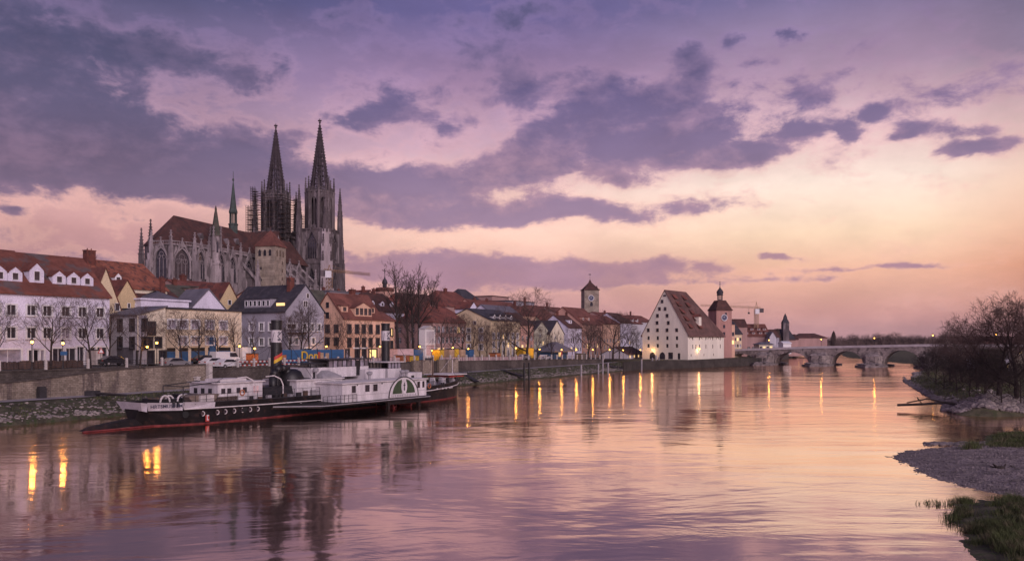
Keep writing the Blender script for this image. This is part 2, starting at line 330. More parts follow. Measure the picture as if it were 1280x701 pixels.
# ---------------- water ----------------
def water_mat():
    m = bpy.data.materials.new('river_water'); m.use_nodes = True; t = m.node_tree; t.nodes.clear(); N.T = t
    out = t.nodes.new('ShaderNodeOutputMaterial'); g = t.nodes.new('ShaderNodeBsdfGlossy'); d = t.nodes.new('ShaderNodeBsdfDiffuse'); mx = t.nodes.new('ShaderNodeMixShader')
    tcn = t.nodes.new('ShaderNodeTexCoord'); v = tcn.outputs['Object']
    mp = t.nodes.new('ShaderNodeMapping'); mp.inputs['Rotation'].default_value = (0,0,R(-18)); mp.inputs['Scale'].default_value = (0.45,1.0,1.0); t.links.new(v, mp.inputs[0])
    big = noise(mp.outputs[0], 0.10, 4, 0.55, 0.6); mid_ = noise(mp.outputs[0], 0.42, 4, 0.6, 0.8); rip = noise(v, 2.2, 4, 0.6, 0.3)
    patch = smooth(noise(mp.outputs[0], 0.03, 4, 0.6, 1.4), 0.40, 0.60, 0.15, 1.1)
    h = big * 0.42 + mid_ * patch * 0.22 + rip * patch * 0.018
    b = t.nodes.new('ShaderNodeBump'); b.inputs['Strength'].default_value = 0.62; b.inputs['Distance'].default_value = 0.36
    t.links.new(h.o, b.inputs['Height']); t.links.new(b.outputs[0], g.inputs['Normal'])
    rr = smooth(patch, 0.2, 1.0, 0.07, 0.115); t.links.new(rr.o, g.inputs['Roughness'])
    g.inputs['Color'].default_value = (1.0,0.81,0.70,1); d.inputs['Color'].default_value = (0.020,0.017,0.019,1)
    fr_ = t.nodes.new('ShaderNodeFresnel'); fr_.inputs['IOR'].default_value = 2.6; t.links.new(b.outputs[0], fr_.inputs['Normal'])
    f = smooth(N(fr_.outputs[0]), 0.0, 0.62, 0.16, 1.0)
    t.links.new(f.o, mx.inputs[0]); t.links.new(d.outputs[0], mx.inputs[1]); t.links.new(g.outputs[0], mx.inputs[2]); t.links.new(mx.outputs[0], out.inputs[0])
    return m
obj('water', MB().quad((-4000,-400,0),(4000,-400,0),(4000,6000,0),(-4000,6000,0)), water_mat(), kind='structure')
obj('river_bed', MB().quad((-4000,-400,-2.5),(4000,-400,-2.5),(4000,6000,-2.5),(-4000,6000,-2.5)), M_earth, kind='structure')

rng = random.Random(5); npr = np.random.RandomState(3)
def vnoise(x, y, sc, seed=0):            # cheap value noise for terrain
    x = np.asarray(x)*sc + seed*17.3; y = np.asarray(y)*sc + seed*9.1
    xi = np.floor(x); yi = np.floor(y); fx = x-xi; fy = y-yi; fx = fx*fx*(3-2*fx); fy = fy*fy*(3-2*fy)
    def h(a, b): v = np.sin(a*127.1 + b*311.7 + seed*74.7)*43758.5453; return v - np.floor(v)
    return (h(xi,yi)*(1-fx)+h(xi+1,yi)*fx)*(1-fy) + (h(xi,yi+1)*(1-fx)+h(xi+1,yi+1)*fx)*fy
def fbm(x, y, sc, n=4, seed=0):
    r = 0; a = 0.5
    for i in range(n): r = r + a*vnoise(x, y, sc*2**i, seed+i); a *= 0.5
    return r
def grid_obj(name, X, Y, Z, m, kind='structure', keep=None, smooth_=True, parent=None):
    ny, nx = X.shape; mb = MB(); mb.v = list(zip(X.ravel().tolist(), Y.ravel().tolist(), Z.ravel().tolist()))
    for j in range(ny-1):
        for i in range(nx-1):
            a = j*nx+i
            if keep is None or keep[j,i] or keep[j+1,i+1] or keep[j,i+1] or keep[j+1,i]:
                mb.f.append((a,a+1,a+nx+1,a+nx)); mb.m.append(0)
    o = obj(name, mb, m, smooth_=smooth_, parent=parent)
    if kind: o['kind'] = kind
    return o
def st_grid(name, ss, ts, zf, m, **k):
    SS, TT = np.meshgrid(ss, ts); X = P0[0]+AX[0]*SS-AX[1]*TT; Y = P0[1]+AX[1]*SS+AX[0]*TT
    return grid_obj(name, X, Y, zf(SS, TT), m, **k)
# riverbank embankment
def z_emb(s, t):
    base = np.interp(t, [-3,-0.3,0.0,6.0,6.4], [-1.2,-0.3,0.30,1.95,2.0])
    return base + (fbm(s, t, 0.7, 4, 2)-0.47)*0.55*np.clip(np.minimum(t+0.6, 6.2-t), 0, 1)
st_grid('riverbank', np.arange(-90, 190, 0.55), np.linspace(-3, 6.4, 19), z_emb, M_earth)
def z_path(s, t): return np.interp(s, [-90, 175, 200], [2.06, 2.06, 2.45]) + 0*t
st_grid('riverside_path', np.arange(-92, 190, 3.0), np.array([6.2, 9.7]), z_path, M_path)
# street surface and the city ground behind
def zs_arr(s, t): return np.interp(s, [-60,60,110,200], [4.9,4.5,4.1,2.62]) + 0.7*np.clip((t-9.5)/10, 0, 1)*np.interp(s, [150,200], [1,0.1])
st_grid('street', np.concatenate([np.arange(33, 210, 4.0), [212]]), np.array([9.9,12,14,19.5,40,120]), zs_arr, M_asph)
st_grid('street_upper', np.arange(-120, 34, 6.0), np.array([14.2,19.5,40,120]), zs_arr, M_asph)
def z_ramp(s, t): return np.interp(s, [-90,0,10,33], [2.2,3.2,3.7,4.6]) + 0*t
st_grid('ramp', np.arange(-90, 36, 3.0), np.array([9.9,14.1]), z_ramp, M_asph)
# city ground: polygon to the horizon on the left; quay edge bends out after s=185
def wpoly(name, pts, z, m, z0=-1.0, **k):
    return obj(name, MB().prism(pts, z0, z), m, **k)
A1 = st(185, 0.2); A2 = Vector((57, 256.5, 0)); A3 = Vector((72, 272, 0)); A4 = Vector((90, 289, 0)); A5 = Vector((108, 330, 0)); A6 = Vector((190, 520, 0)); A7 = Vector((250, 655, 0)); A8 = Vector((900, 720, 0))
quayline = [A1, A2, A3, A4, A5, A6, A7, A8]
wpoly('city_ground', [(p.x, p.y) for p in quayline] + [(4000, 1200), (4000, 5800), (-4000, 5800), (-4000, 400)] + [tuple(st(60,118))[:2], tuple(st(185,118))[:2]], 2.55, M_earth, z0=-1, kind='structure')
wpoly('city_ground_left', [tuple(st(-300,110))[:2], tuple(st(70,110))[:2], tuple(st(70,400))[:2], (-1500,400), (-1500,-100)], 4.6, M_asph, kind='structure')
# quay edge stone in front of the salt house
mb = MB()
qs = [st(172, -0.2)] + quayline[:6]
for a, b in zip(qs, qs[1:]):
    d = (b-a).normalized(); n = Vector((d.y, -d.x, 0))
    L = (b-a).length
    mb.add([a+n*0.25+Vector((0,0,-1)), b+n*0.25+Vector((0,0,-1)), b-n*0.3+Vector((0,0,-1)), a-n*0.3+Vector((0,0,-1)),
            a+n*0.15+Vector((0,0,2.62)), b+n*0.15+Vector((0,0,2.62)), b-n*0.3+Vector((0,0,2.62)), a-n*0.3+Vector((0,0,2.62))],
           [(0,3,2,1),(4,5,6,7),(0,1,5,4),(1,2,6,5),(2,3,7,6),(3,0,4,7)])
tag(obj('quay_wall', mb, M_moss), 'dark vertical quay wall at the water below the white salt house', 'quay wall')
# long stone wall between path and street: left sloping part and right lower part
def st_wall(s_list, top, bot, t0, t1, m, name, label, cat='stone wall'):
    root = thing(name, label, cat, st(s_list[0], t0, 0), TA)
    mb = MB(); cp = MB()
    for a, b in zip(s_list, s_list[1:]):
        xa, xb = a-s_list[0], b-s_list[0]; w = t1-t0
        mb.add([(xa,0,bot(a)),(xb,0,bot(b)),(xb,w,bot(b)),(xa,w,bot(a)),(xa,0.06,top(a)),(xb,0.06,top(b)),(xb,w,top(b)),(xa,w,top(a))],
               [(0,3,2,1),(4,5,6,7),(0,1,5,4),(1,2,6,5),(2,3,7,6),(3,0,4,7)])
        cp.add([(xa,-0.05,top(a)+.003),(xb,-0.05,top(b)+.003),(xb,w+.05,top(b)+.003),(xa,w+.05,top(a)+.003),(xa,-0.05,top(a)+.18),(xb,-0.05,top(b)+.18),(xb,w+.05,top(b)+.18),(xa,w+.05,top(a)+.18)],
               [(0,3,2,1),(4,5,6,7),(0,1,5,4),(1,2,6,5),(2,3,7,6),(3,0,4,7)])
    obj('wall_face', mb, m, root); obj('coping', cp, M_quay2, root); return root
W1TOP = lambda s: float(np.interp(s, [-90,-30,5.5,10.5,16.3,22.7,34], [2.5,3.2,4.1,4.4,5.0,5.45,5.55])) - 0.18
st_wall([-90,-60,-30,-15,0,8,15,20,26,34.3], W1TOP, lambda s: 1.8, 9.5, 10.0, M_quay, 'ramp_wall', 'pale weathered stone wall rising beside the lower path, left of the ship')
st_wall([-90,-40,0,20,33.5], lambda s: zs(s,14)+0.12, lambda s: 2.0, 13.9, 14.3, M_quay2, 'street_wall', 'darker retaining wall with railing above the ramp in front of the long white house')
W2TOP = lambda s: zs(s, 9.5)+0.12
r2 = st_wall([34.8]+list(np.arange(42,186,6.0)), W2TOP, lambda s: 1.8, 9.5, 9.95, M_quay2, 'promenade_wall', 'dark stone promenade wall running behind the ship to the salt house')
# railings (posts + rails)
def railing(name, label, s0, s1, t, ztop, dp, stone=True, posts=None):
    root = thing(name, label, 'railing', st(s0, t, 0), TA)
    ss = list(np.arange(s0, s1, dp)); rl = MB()
    for i, a in enumerate(ss):
        x = a-s0; z = ztop(a); w = 0.28 if stone else 0.05
        p = MB().box(-w/2,w/2,-w/2,w/2,0,1.15)
        if stone: p.frus(0,0,1.15,1.3,w*.62,w*.62,w*.3,w*.3)
        if i < 60: obj('post', p, M_pale if stone else M_iron, root, (x,0,z+.02))
        if i < len(ss)-1:
            z2 = ztop(ss[i+1])
            for h in (0.45, 0.75, 1.02): rl.tube((x,0,z+h),(x+dp,0,z2+h),0.03,0.03,5)
            for k in range(1, 4 if stone else 1): rl.tube((x+dp*k/4,0,z+(z2-z)*k/4),(x+dp*k/4,0,z+(z2-z)*k/4+1.02),0.02,0.02,4)
    obj('rail', rl, M_iron, root); return root
railing('stone_post_railing', 'iron railing with pale stone posts above the ramp, before the long white house', -26, 34, 14.1, lambda s: zs(s,14)+0.28, 5.6)
railing('stone_post_railing', 'iron railing with pale stone posts along the promenade wall toward the town', 40, 184, 9.72, lambda s: W2TOP(s)+0.18, 3.2)
# the tall pale pillar at the wall end
s_ = S(261, 9.3); p = MB().box(-.32,.32,-.32,.32,1.9,5.35); p.box(-.40,.40,-.40,.40,5.35,5.55); p.frus(0,0,5.55,5.75,.36,.36,.1,.1)
tag(obj('stone_pillar', p, M_pale, None, st(s_, 9.2), TA), 'tall pale stone pillar at the right end of the sloping wall', 'pillar')
p = MB().box(-.3,.3,-.3,.3,1.9,3.6); p.box(-.38,.38,-.38,.38,3.6,3.75)
tag(obj('stone_pillar', p, M_pale, None, st(S(246,9.2), 9.15), TA), 'short pale stone block standing left of the tall pillar', 'pillar')
p = MB().box(-.42,.42,-.35,.35,2.0,3.25); p.box(-.36,.36,-.29,.29,3.25,3.45)
tag(obj('litter_bin', p, M_iron, None, st(S(52,8.9), 8.9), TA), 'dark litter bin on the path against the sloping stone wall', 'bin')

# stones, tufts on the embankment (uncountable)
def rock_mb(mb, c, r, rr, flat=0.6):
    ico = [(-.526,0,.851),(.526,0,.851),(-.526,0,-.851),(.526,0,-.851),(0,.851,.526),(0,.851,-.526),(0,-.851,.526),(0,-.851,-.526),(.851,.526,0),(-.851,.526,0),(.851,-.526,0),(-.851,-.526,0)]
    fs = [(0,1,4),(0,4,9),(9,4,5),(4,8,5),(4,1,8),(8,1,10),(8,10,3),(5,8,3),(5,3,2),(2,3,7),(7,3,10),(7,10,6),(7,6,11),(11,6,0),(0,6,1),(6,10,1),(9,11,0),(9,2,11),(9,5,2),(7,11,2)]
    a = rr.random()*6.28; ca, sa = math.cos(a), math.sin(a); sx, sy = 0.7+rr.random()*.7, 0.7+rr.random()*.5
    vs = []
    for x, y, z in ico:
        k = r*(0.8+rr.random()*.45); x, y, z = x*k*sx, y*k*sy, z*k*flat
        vs.append((c[0]+x*ca-y*sa, c[1]+x*sa+y*ca, c[2]+z))
    mb.add(vs, fs)
mb = MB(); mb2 = MB()
for i in range(5200):
    s = rng.uniform(-45, 186); t = abs(rng.gauss(0, 1))*1.5 + 0.1 if rng.random() < .62 else rng.uniform(0.3, 6)
    if t > 5.8: continue
    if s > 70 and rng.random() < .3: continue
    z = float(z_emb(np.array(s), np.array(t))); p = st(s, t, z + .02)
    rock_mb(mb if rng.random() < (0.85 if t < 2.3 else .35) else mb2, p, rng.uniform(.07, .25), rng)
obj('bank_stones_pale', mb, M_rocklt, kind='stuff'); obj('bank_stones_dark', mb2, M_rock, kind='stuff')
def blades(mb, c, h, n, rr, spread=.35, w=.035):
    for k in range(n):
        a = rr.random()*6.28; x = c[0]+rr.gauss(0, spread); y = c[1]+rr.gauss(0, spread); hh = h*rr.uniform(.5,1.2); lx, ly = math.cos(a)*hh*.45, math.sin(a)*hh*.45
        px, py = -math.sin(a)*w, math.cos(a)*w; ca = rr.random()*6.28; wx, wy = math.cos(ca)*w, math.sin(ca)*w
        mb.add([(x-wx,y-wy,c[2]),(x+wx,y+wy,c[2]),(x+wx*.7+lx*.35,y+wy*.7+ly*.35,c[2]+hh*.6),(x-wx*.7+lx*.35,y-wy*.7+ly*.35,c[2]+hh*.6),(x+lx,y+ly,c[2]+hh)],
               [(0,1,2,3),(3,2,4)])
mb = MB()
for i in range(2600):
    s = rng.uniform(-45, 186); t = rng.uniform(1.6, 6.3)
    if fbm(np.array(s), np.array(t), .35, 3, 8) < .40: continue
    p = st(s, t, float(z_emb(np.array(s), np.array(t)))-.02); blades(mb, p, rng.uniform(.15,.4), 7, rng, .3, .04)
obj('bank_grass', mb, M_blade, kind='stuff')

# ---------------- right bank: headland, gravel bar, grass ----------------
def sdist(X, Y, poly):                   # positive inside
    d = np.full(X.shape, 1e9); ins = np.zeros(X.shape, bool); n = len(poly)
    for i in range(n):
        x0, y0 = poly[i]; x1, y1 = poly[(i+1)%n]; ex, ey = x1-x0, y1-y0
        t = np.clip(((X-x0)*ex+(Y-y0)*ey)/(ex*ex+ey*ey+1e-9), 0, 1); d = np.minimum(d, np.hypot(X-x0-t*ex, Y-y0-t*ey))
        c = ((y0 > Y) != (y1 > Y)) & (X < (x1-x0)*(Y-y0)/(y1-y0+1e-12)+x0); ins ^= c
    return np.where(ins, d, -d)
def px_poly(l): return [tuple(at(u, v))[:2] for u, v in l]
HEAD = px_poly([(1420,524),(1290,520),(1240,521),(1200,519),(1183,514),(1192,507),(1170,500),(1152,491),(1146,485),(1131,477),(1150,473),(1146,466),(1156,461)]) + [(150,300),(175,420),(260,640),(700,640),(700,80)]
def z_head(X, Y):
    d = sdist(X, Y, HEAD); n = fbm(X, Y, .12, 4, 3)
    return np.clip(d*0.42, -1.5, 1.7) + (n-.45)*1.3*np.clip(d/3, 0, 1) + (fbm(X,Y,.9,3,5)-.45)*.3*np.clip(d+.5,0,1)
gx, gy = np.meshgrid(np.arange(44, 150, .8), np.arange(84, 300, .8)); gz = z_head(gx, gy)
grid_obj('headland_bank', gx, gy, gz, M_dry, keep=gz > -1.0)
gx, gy = np.meshgrid(np.arange(110, 720, 10.), np.arange(80, 680, 10.)); gz = z_head(gx, gy) - .25
gz = np.where((gx < 146) & (gy < 296), -1.2, gz)
grid_obj('far_right_bank', gx, gy, gz, M_earth, keep=gz > -1.0)
GBAR = px_poly([(1118,571),(1126,566),(1150,561),(1200,557.5),(1235,556),(1240,548),(1300,545),(1420,545),(1420,640),(1330,625),(1260,619),(1220,611),(1185,603),(1168,596),(1145,590),(1141,583),(1128,578)])
def z_bar(X, Y):
    d = sdist(X, Y, GBAR) + (fbm(X, Y, .9, 3, 6)-.45)*1.2
    return np.clip(d*0.10, -.5, .40) + (fbm(X, Y, 1.6, 4, 9)-.45)*.14
gx, gy = np.meshgrid(np.arange(27, 62, .22), np.arange(42, 78, .22)); gz = z_bar(gx, gy)
grid_obj('gravel_bar', gx, gy, gz, M_gravel, keep=gz > -.25)
mb = MB(); mb2 = MB()
for i in range(16000):
    y = 44+ (76-44)*rng.random()**1.2; x = rng.uniform(.46, .70)*y
    d = float(sdist(np.array(x), np.array(y), GBAR))
    if d < -.9 or (d < 0 and rng.random() < .75): continue
    z = float(z_bar(np.array(x), np.array(y)))
    if z < -.06: continue
    rock_mb(mb if rng.random() < .7 else mb2, (x, y, z), rng.uniform(.03, .085) * (1.7 if rng.random() < .05 else 1), rng, .55)
obj('gravel_pebbles', mb, M_rock, kind='stuff'); obj('gravel_pebbles_dark', mb2, M_gravel, kind='stuff')
# shoal of stones off the bar's upper edge
mb = MB()
for i in range(420):
    p = at(rng.uniform(1155,1232), rng.gauss(554.5, 1.0)); rock_mb(mb, (p.x,p.y,rng.uniform(-.03,.05)), rng.uniform(.08,.22), rng, .5)
for i in range(160):
    p = at(rng.uniform(1120,1260), 0+float(np.interp(rng.uniform(1120,1260), [1120,1260], [580,622]))); 
obj('stone_shoal', mb, M_rock, kind='stuff')
# headland rip-rap
mb = MB(); mb2 = MB()
for i in range(2600):
    u = rng.uniform(1180, 1330); v = float(np.interp(u, [1180,1200,1240,1330],[513,517.5,519,520])) - abs(rng.gauss(0, 1))*5.0
    p = at(u, v+0); 
    d = float(sdist(np.array(p.x), np.array(p.y), HEAD)); z = max(0, float(z_head(np.array(p.x), np.array(p.y))))
    if d < -.8 or d > 7: continue
    rock_mb(mb if rng.random() < .6 else mb2, (p.x, p.y, z+.05), rng.uniform(.2,.5), rng, .7)
for i in range(1200):
    u = rng.uniform(1130, 1185); v = float(np.interp(u, [1130,1150,1185],[477,489,509])) - abs(rng.gauss(0, 1))*2
    p = at(u, v); z = max(0, float(z_head(np.array(p.x), np.array(p.y))))
    rock_mb(mb2, (p.x, p.y, z), rng.uniform(.12,.4), rng, .6)
for i in range(260):
    p = at(rng.uniform(1143,1160), rng.uniform(466,474)); rock_mb(mb, (p.x,p.y,.1), rng.uniform(.3,.8), rng, .5)
obj('riprap_stones_pale', mb, M_rocklt, kind='stuff'); obj('riprap_stones_dark', mb2, M_rock, kind='stuff')
# grass patches
G1 = px_poly([(1197,641),(1200,628),(1230,624),(1290,625),(1420,640),(1420,800),(1300,770),(1215,690),(1200,676),(1212,668),(1199,658)])
G2 = px_poly([(1236,563),(1238,556),(1246,551),(1243,546),(1262,543),(1300,543),(1420,545),(1420,572),(1270,569)])
def z_g(X, Y, P): 
    d = sdist(X, Y, P) + (fbm(X, Y, 1.2, 3, 4)-.45)*.9
    return np.clip(d*.12, -.4, .22) + (fbm(X,Y,2,3,1)-.45)*.1
gx, gy = np.meshgrid(np.arange(17, 40, .2), np.arange(24, 48, .2)); gz = z_g(gx, gy, G1); grid_obj('grass_flat', gx, gy, gz, M_earth, keep=gz > -.2)
gx, gy = np.meshgrid(np.arange(38, 62, .25), np.arange(58, 80, .25)); gz = z_g(gx, gy, G2)+.12; grid_obj('grass_mound', gx, gy, gz, M_grass, keep=gz > 0)
mb = MB()
for i in range(15000):
    y = rng.uniform(31, 46.5); x = rng.uniform(.53,.69)*y
    d = float(sdist(np.array(x), np.array(y), G1))
    if d < -.5 or (d < 0 and rng.random() < .75): continue
    if fbm(np.array(x), np.array(y), .9, 3, 12) < .36 + .1*(d < 1): continue
    u_, v_ = 640+x/y*1000, 425+9000/y
    if (abs(u_-1237)/18)**2 + (abs(v_-654)/5)**2 < 1 or (abs(u_-1240)/24)**2 + (abs(v_-642)/5)**2 < 1 : continue
    blades(mb, (x, y, max(-.02, float(z_g(np.array(x), np.array(y), G1)))), rng.uniform(.16,.50), 9, rng, .17, .011)
for i in range(1700):
    y = rng.uniform(62, 77); x = rng.uniform(.59,.70)*y
    if float(sdist(np.array(x), np.array(y), G2)) < -.1: continue
    blades(mb, (x, y, float(z_g(np.array(x), np.array(y), G2))+.1), rng.uniform(.15,.4), 8, rng, .28, .02)
for i in range(34):
    p = at(1174+rng.gauss(0,12), 630+rng.gauss(0,1.2)); blades(mb, p, .28, 5, rng, .06, .012)
for i in range(50):
    p = at(1215+rng.gauss(0,4), 565+rng.gauss(0,1)); blades(mb, (p.x,p.y,.15), .8, 8, rng, .2, .02)
obj('reeds_and_grass', mb, M_blade, kind='stuff')
mb = MB()
for i in range(9000):
    x = rng.uniform(50, 112); y = rng.uniform(97, 205)
    if not .49 < x/y < .70: continue
    d = float(sdist(np.array(x), np.array(y), HEAD))
    if d < 1.0 or rng.random() > .9: continue
    blades(mb, (x, y, float(z_head(np.array(x), np.array(y)))-.03), rng.uniform(.2,.55), 5, rng, .45, .045)
obj('headland_grass', mb, M_blade, kind='stuff')
# driftwood snags
for u, v, z, lab in ((1250,587,.3,'dark tangled piece of driftwood lying on the gravel bar'), (1268,585.5,.3,'small dark stub of driftwood right of the tangled one on the gravel')):
    p = at(u, v, z); mb = MB(); k = 1.0 if u < 1260 else .5
    for i in range(int(9*k)+2):
        a = rng.random()*3.14; q1 = Vector((math.cos(a)*rng.uniform(.2,.7), math.sin(a)*.4, rng.uniform(.05,.45)))*k; mb.tube((rng.gauss(0,.15)*k,rng.gauss(0,.15)*k,0), q1, .09*k, .03*k, 6)
    rock_mb(mb, (0,0,.15*k), .28*k, rng); tag(obj('driftwood', mb, M_bark, None, p), lab, 'driftwood')
mb = MB(); mb.path([(0,0,.1),(2,-1,.5),(4.5,-2.2,.25),(7,-3.8,.1)], .16, 6); mb.path([(2,-1,.5),(3.2,-2.6,.9),(5,-4.2,.3)], .09, 5); mb.path([(4.5,-2.2,.25),(6,-1.6,1.2)], .07, 5)
pt = at(1204, 503, 1.0); tag(obj('fallen_trunk', mb, M_bark, None, (pt.x, pt.y, .5), R(180+20)), 'fallen dark tree trunk reaching from the headland into the water', 'fallen tree')
# ---------------- houses ----------------
def wall_holes(mb, L, H, holes, depth=0.18, mi=0):
    """front wall in the xz plane (y=0, facing -y), rectangles cut out with reveals"""
    xs = sorted({0, L} | {h[0] for h in holes} | {h[1] for h in holes}); zz = sorted({0, H} | {h[2] for h in holes} | {h[3] for h in holes})
    for i in range(len(xs)-1):
        for j in range(len(zz)-1):
            cx, cz = (xs[i]+xs[i+1])/2, (zz[j]+zz[j+1])/2
            if any(h[0] < cx < h[1] and h[2] < cz < h[3] for h in holes): continue
            mb.quad((xs[i],0,zz[j]),(xs[i+1],0,zz[j]),(xs[i+1],0,zz[j+1]),(xs[i],0,zz[j+1]))
    for a, b, c, d in holes:
        mb.quad((a,0,c),(a,0,d),(a,depth,d),(a,depth,c)); mb.quad((b,0,c),(b,depth,c),(b,depth,d),(b,0,d))
        mb.quad((a,0,d),(b,0,d),(b,depth,d),(a,depth,d)); mb.quad((a,0,c),(a,depth,c),(b,depth,c),(b,0,c))
_wc = {}
def window(parent, w, h, loc, rz, fm, gm, detail, bars=True):
    key = (round(w,2), round(h,2), fm.name, gm.name, detail, bars)
    if key not in _wc:
        g = mesh_of('window', MB().quad((-w/2,0,-h/2),(w/2,0,-h/2),(w/2,0,h/2),(-w/2,0,h/2)), gm)
        f = MB(); t = 0.09 if detail else 0.05
        e = .17 if detail else t*.6
        for a, b, c, d in ((-w/2-e,-w/2+t*.7,-h/2-e,h/2+e),(w/2-t*.7,w/2+e,-h/2-e,h/2+e),(-w/2+t*.7,w/2-t*.7,h/2-t*.7,h/2+e),(-w/2+t*.7,w/2-t*.7,-h/2-e,-h/2+t*.7)): f.box(a,b,-.26 if detail else -.08,-.03 if detail else .02,c,d)
        if not detail and w < 1.0: bars = False
        if bars: f.box(-.035,.035,-.07,-.02,-h/2+t*.7,h/2-t*.7)
        if bars and h > 1.2 and not detail: f.box(-w/2+t,-.04,-.065,-.02,h*.12,h*.12+.07); f.box(.04,w/2-t,-.065,-.02,h*.12,h*.12+.07)
        f = mesh_of('frame', f, fm)
        s = mesh_of('sill', MB().box(-w/2-.12,w/2+.12,-.34,-.02,-h/2-.16,-h/2-.06), fm)
        _wc[key] = (g, f, s)
    g, f, s = _wc[key]
    o = obj('window', g, None, parent, loc, rz)
    obj('frame', f, None, o)
    if detail: obj('sill', s, None, o)
    return o
def roof_gable(mb, w, d, h, rise, axis, hip=0.0, hip2=None, ov=0.35, th=0.22, ov_g=0.2):
    if hip2 is None: hip2 = hip
    if axis == 'y':    # swap roles
        sub = MB(); roof_gable(sub, d, w, h, rise, 'x', hip, hip2, ov, th, ov_g)
        mb.add([(y, x, z) for x, y, z in sub.v], [tuple(reversed(f)) for f in sub.f]); return
    k = rise/(d/2); z0 = h-ov*k; g1 = ov_g if not hip else ov; g2 = ov_g if not hip2 else ov
    a = [(-g1,-ov,z0),(w+g2,-ov,z0),(w+g2,d+ov,z0),(-g1,d+ov,z0)]
    r = [(-g1+(hip+g1 if hip else 0),d/2,h+rise),(w+g2-(hip2+g2 if hip2 else 0),d/2,h+rise)]
    up = [(x,y,z+th) for x,y,z in a+r]; lo = a+r
    b = lo+up
    fs = [(6,7,11,10),(8,9,10,11),(0,4,5,1),(2,5,4,3),(6,0,1,7),(8,2,3,9)]
    fs += [(9,3,0,6),(9,6,10),(0,3,4)] if hip else [(0,6,10,4),(4,10,9,3)]
    fs += [(7,1,2,8),(7,8,11),(1,5,2)] if hip2 else [(1,5,11,7),(5,2,8,11)]
    mb.add(b, fs)
HN = [0]
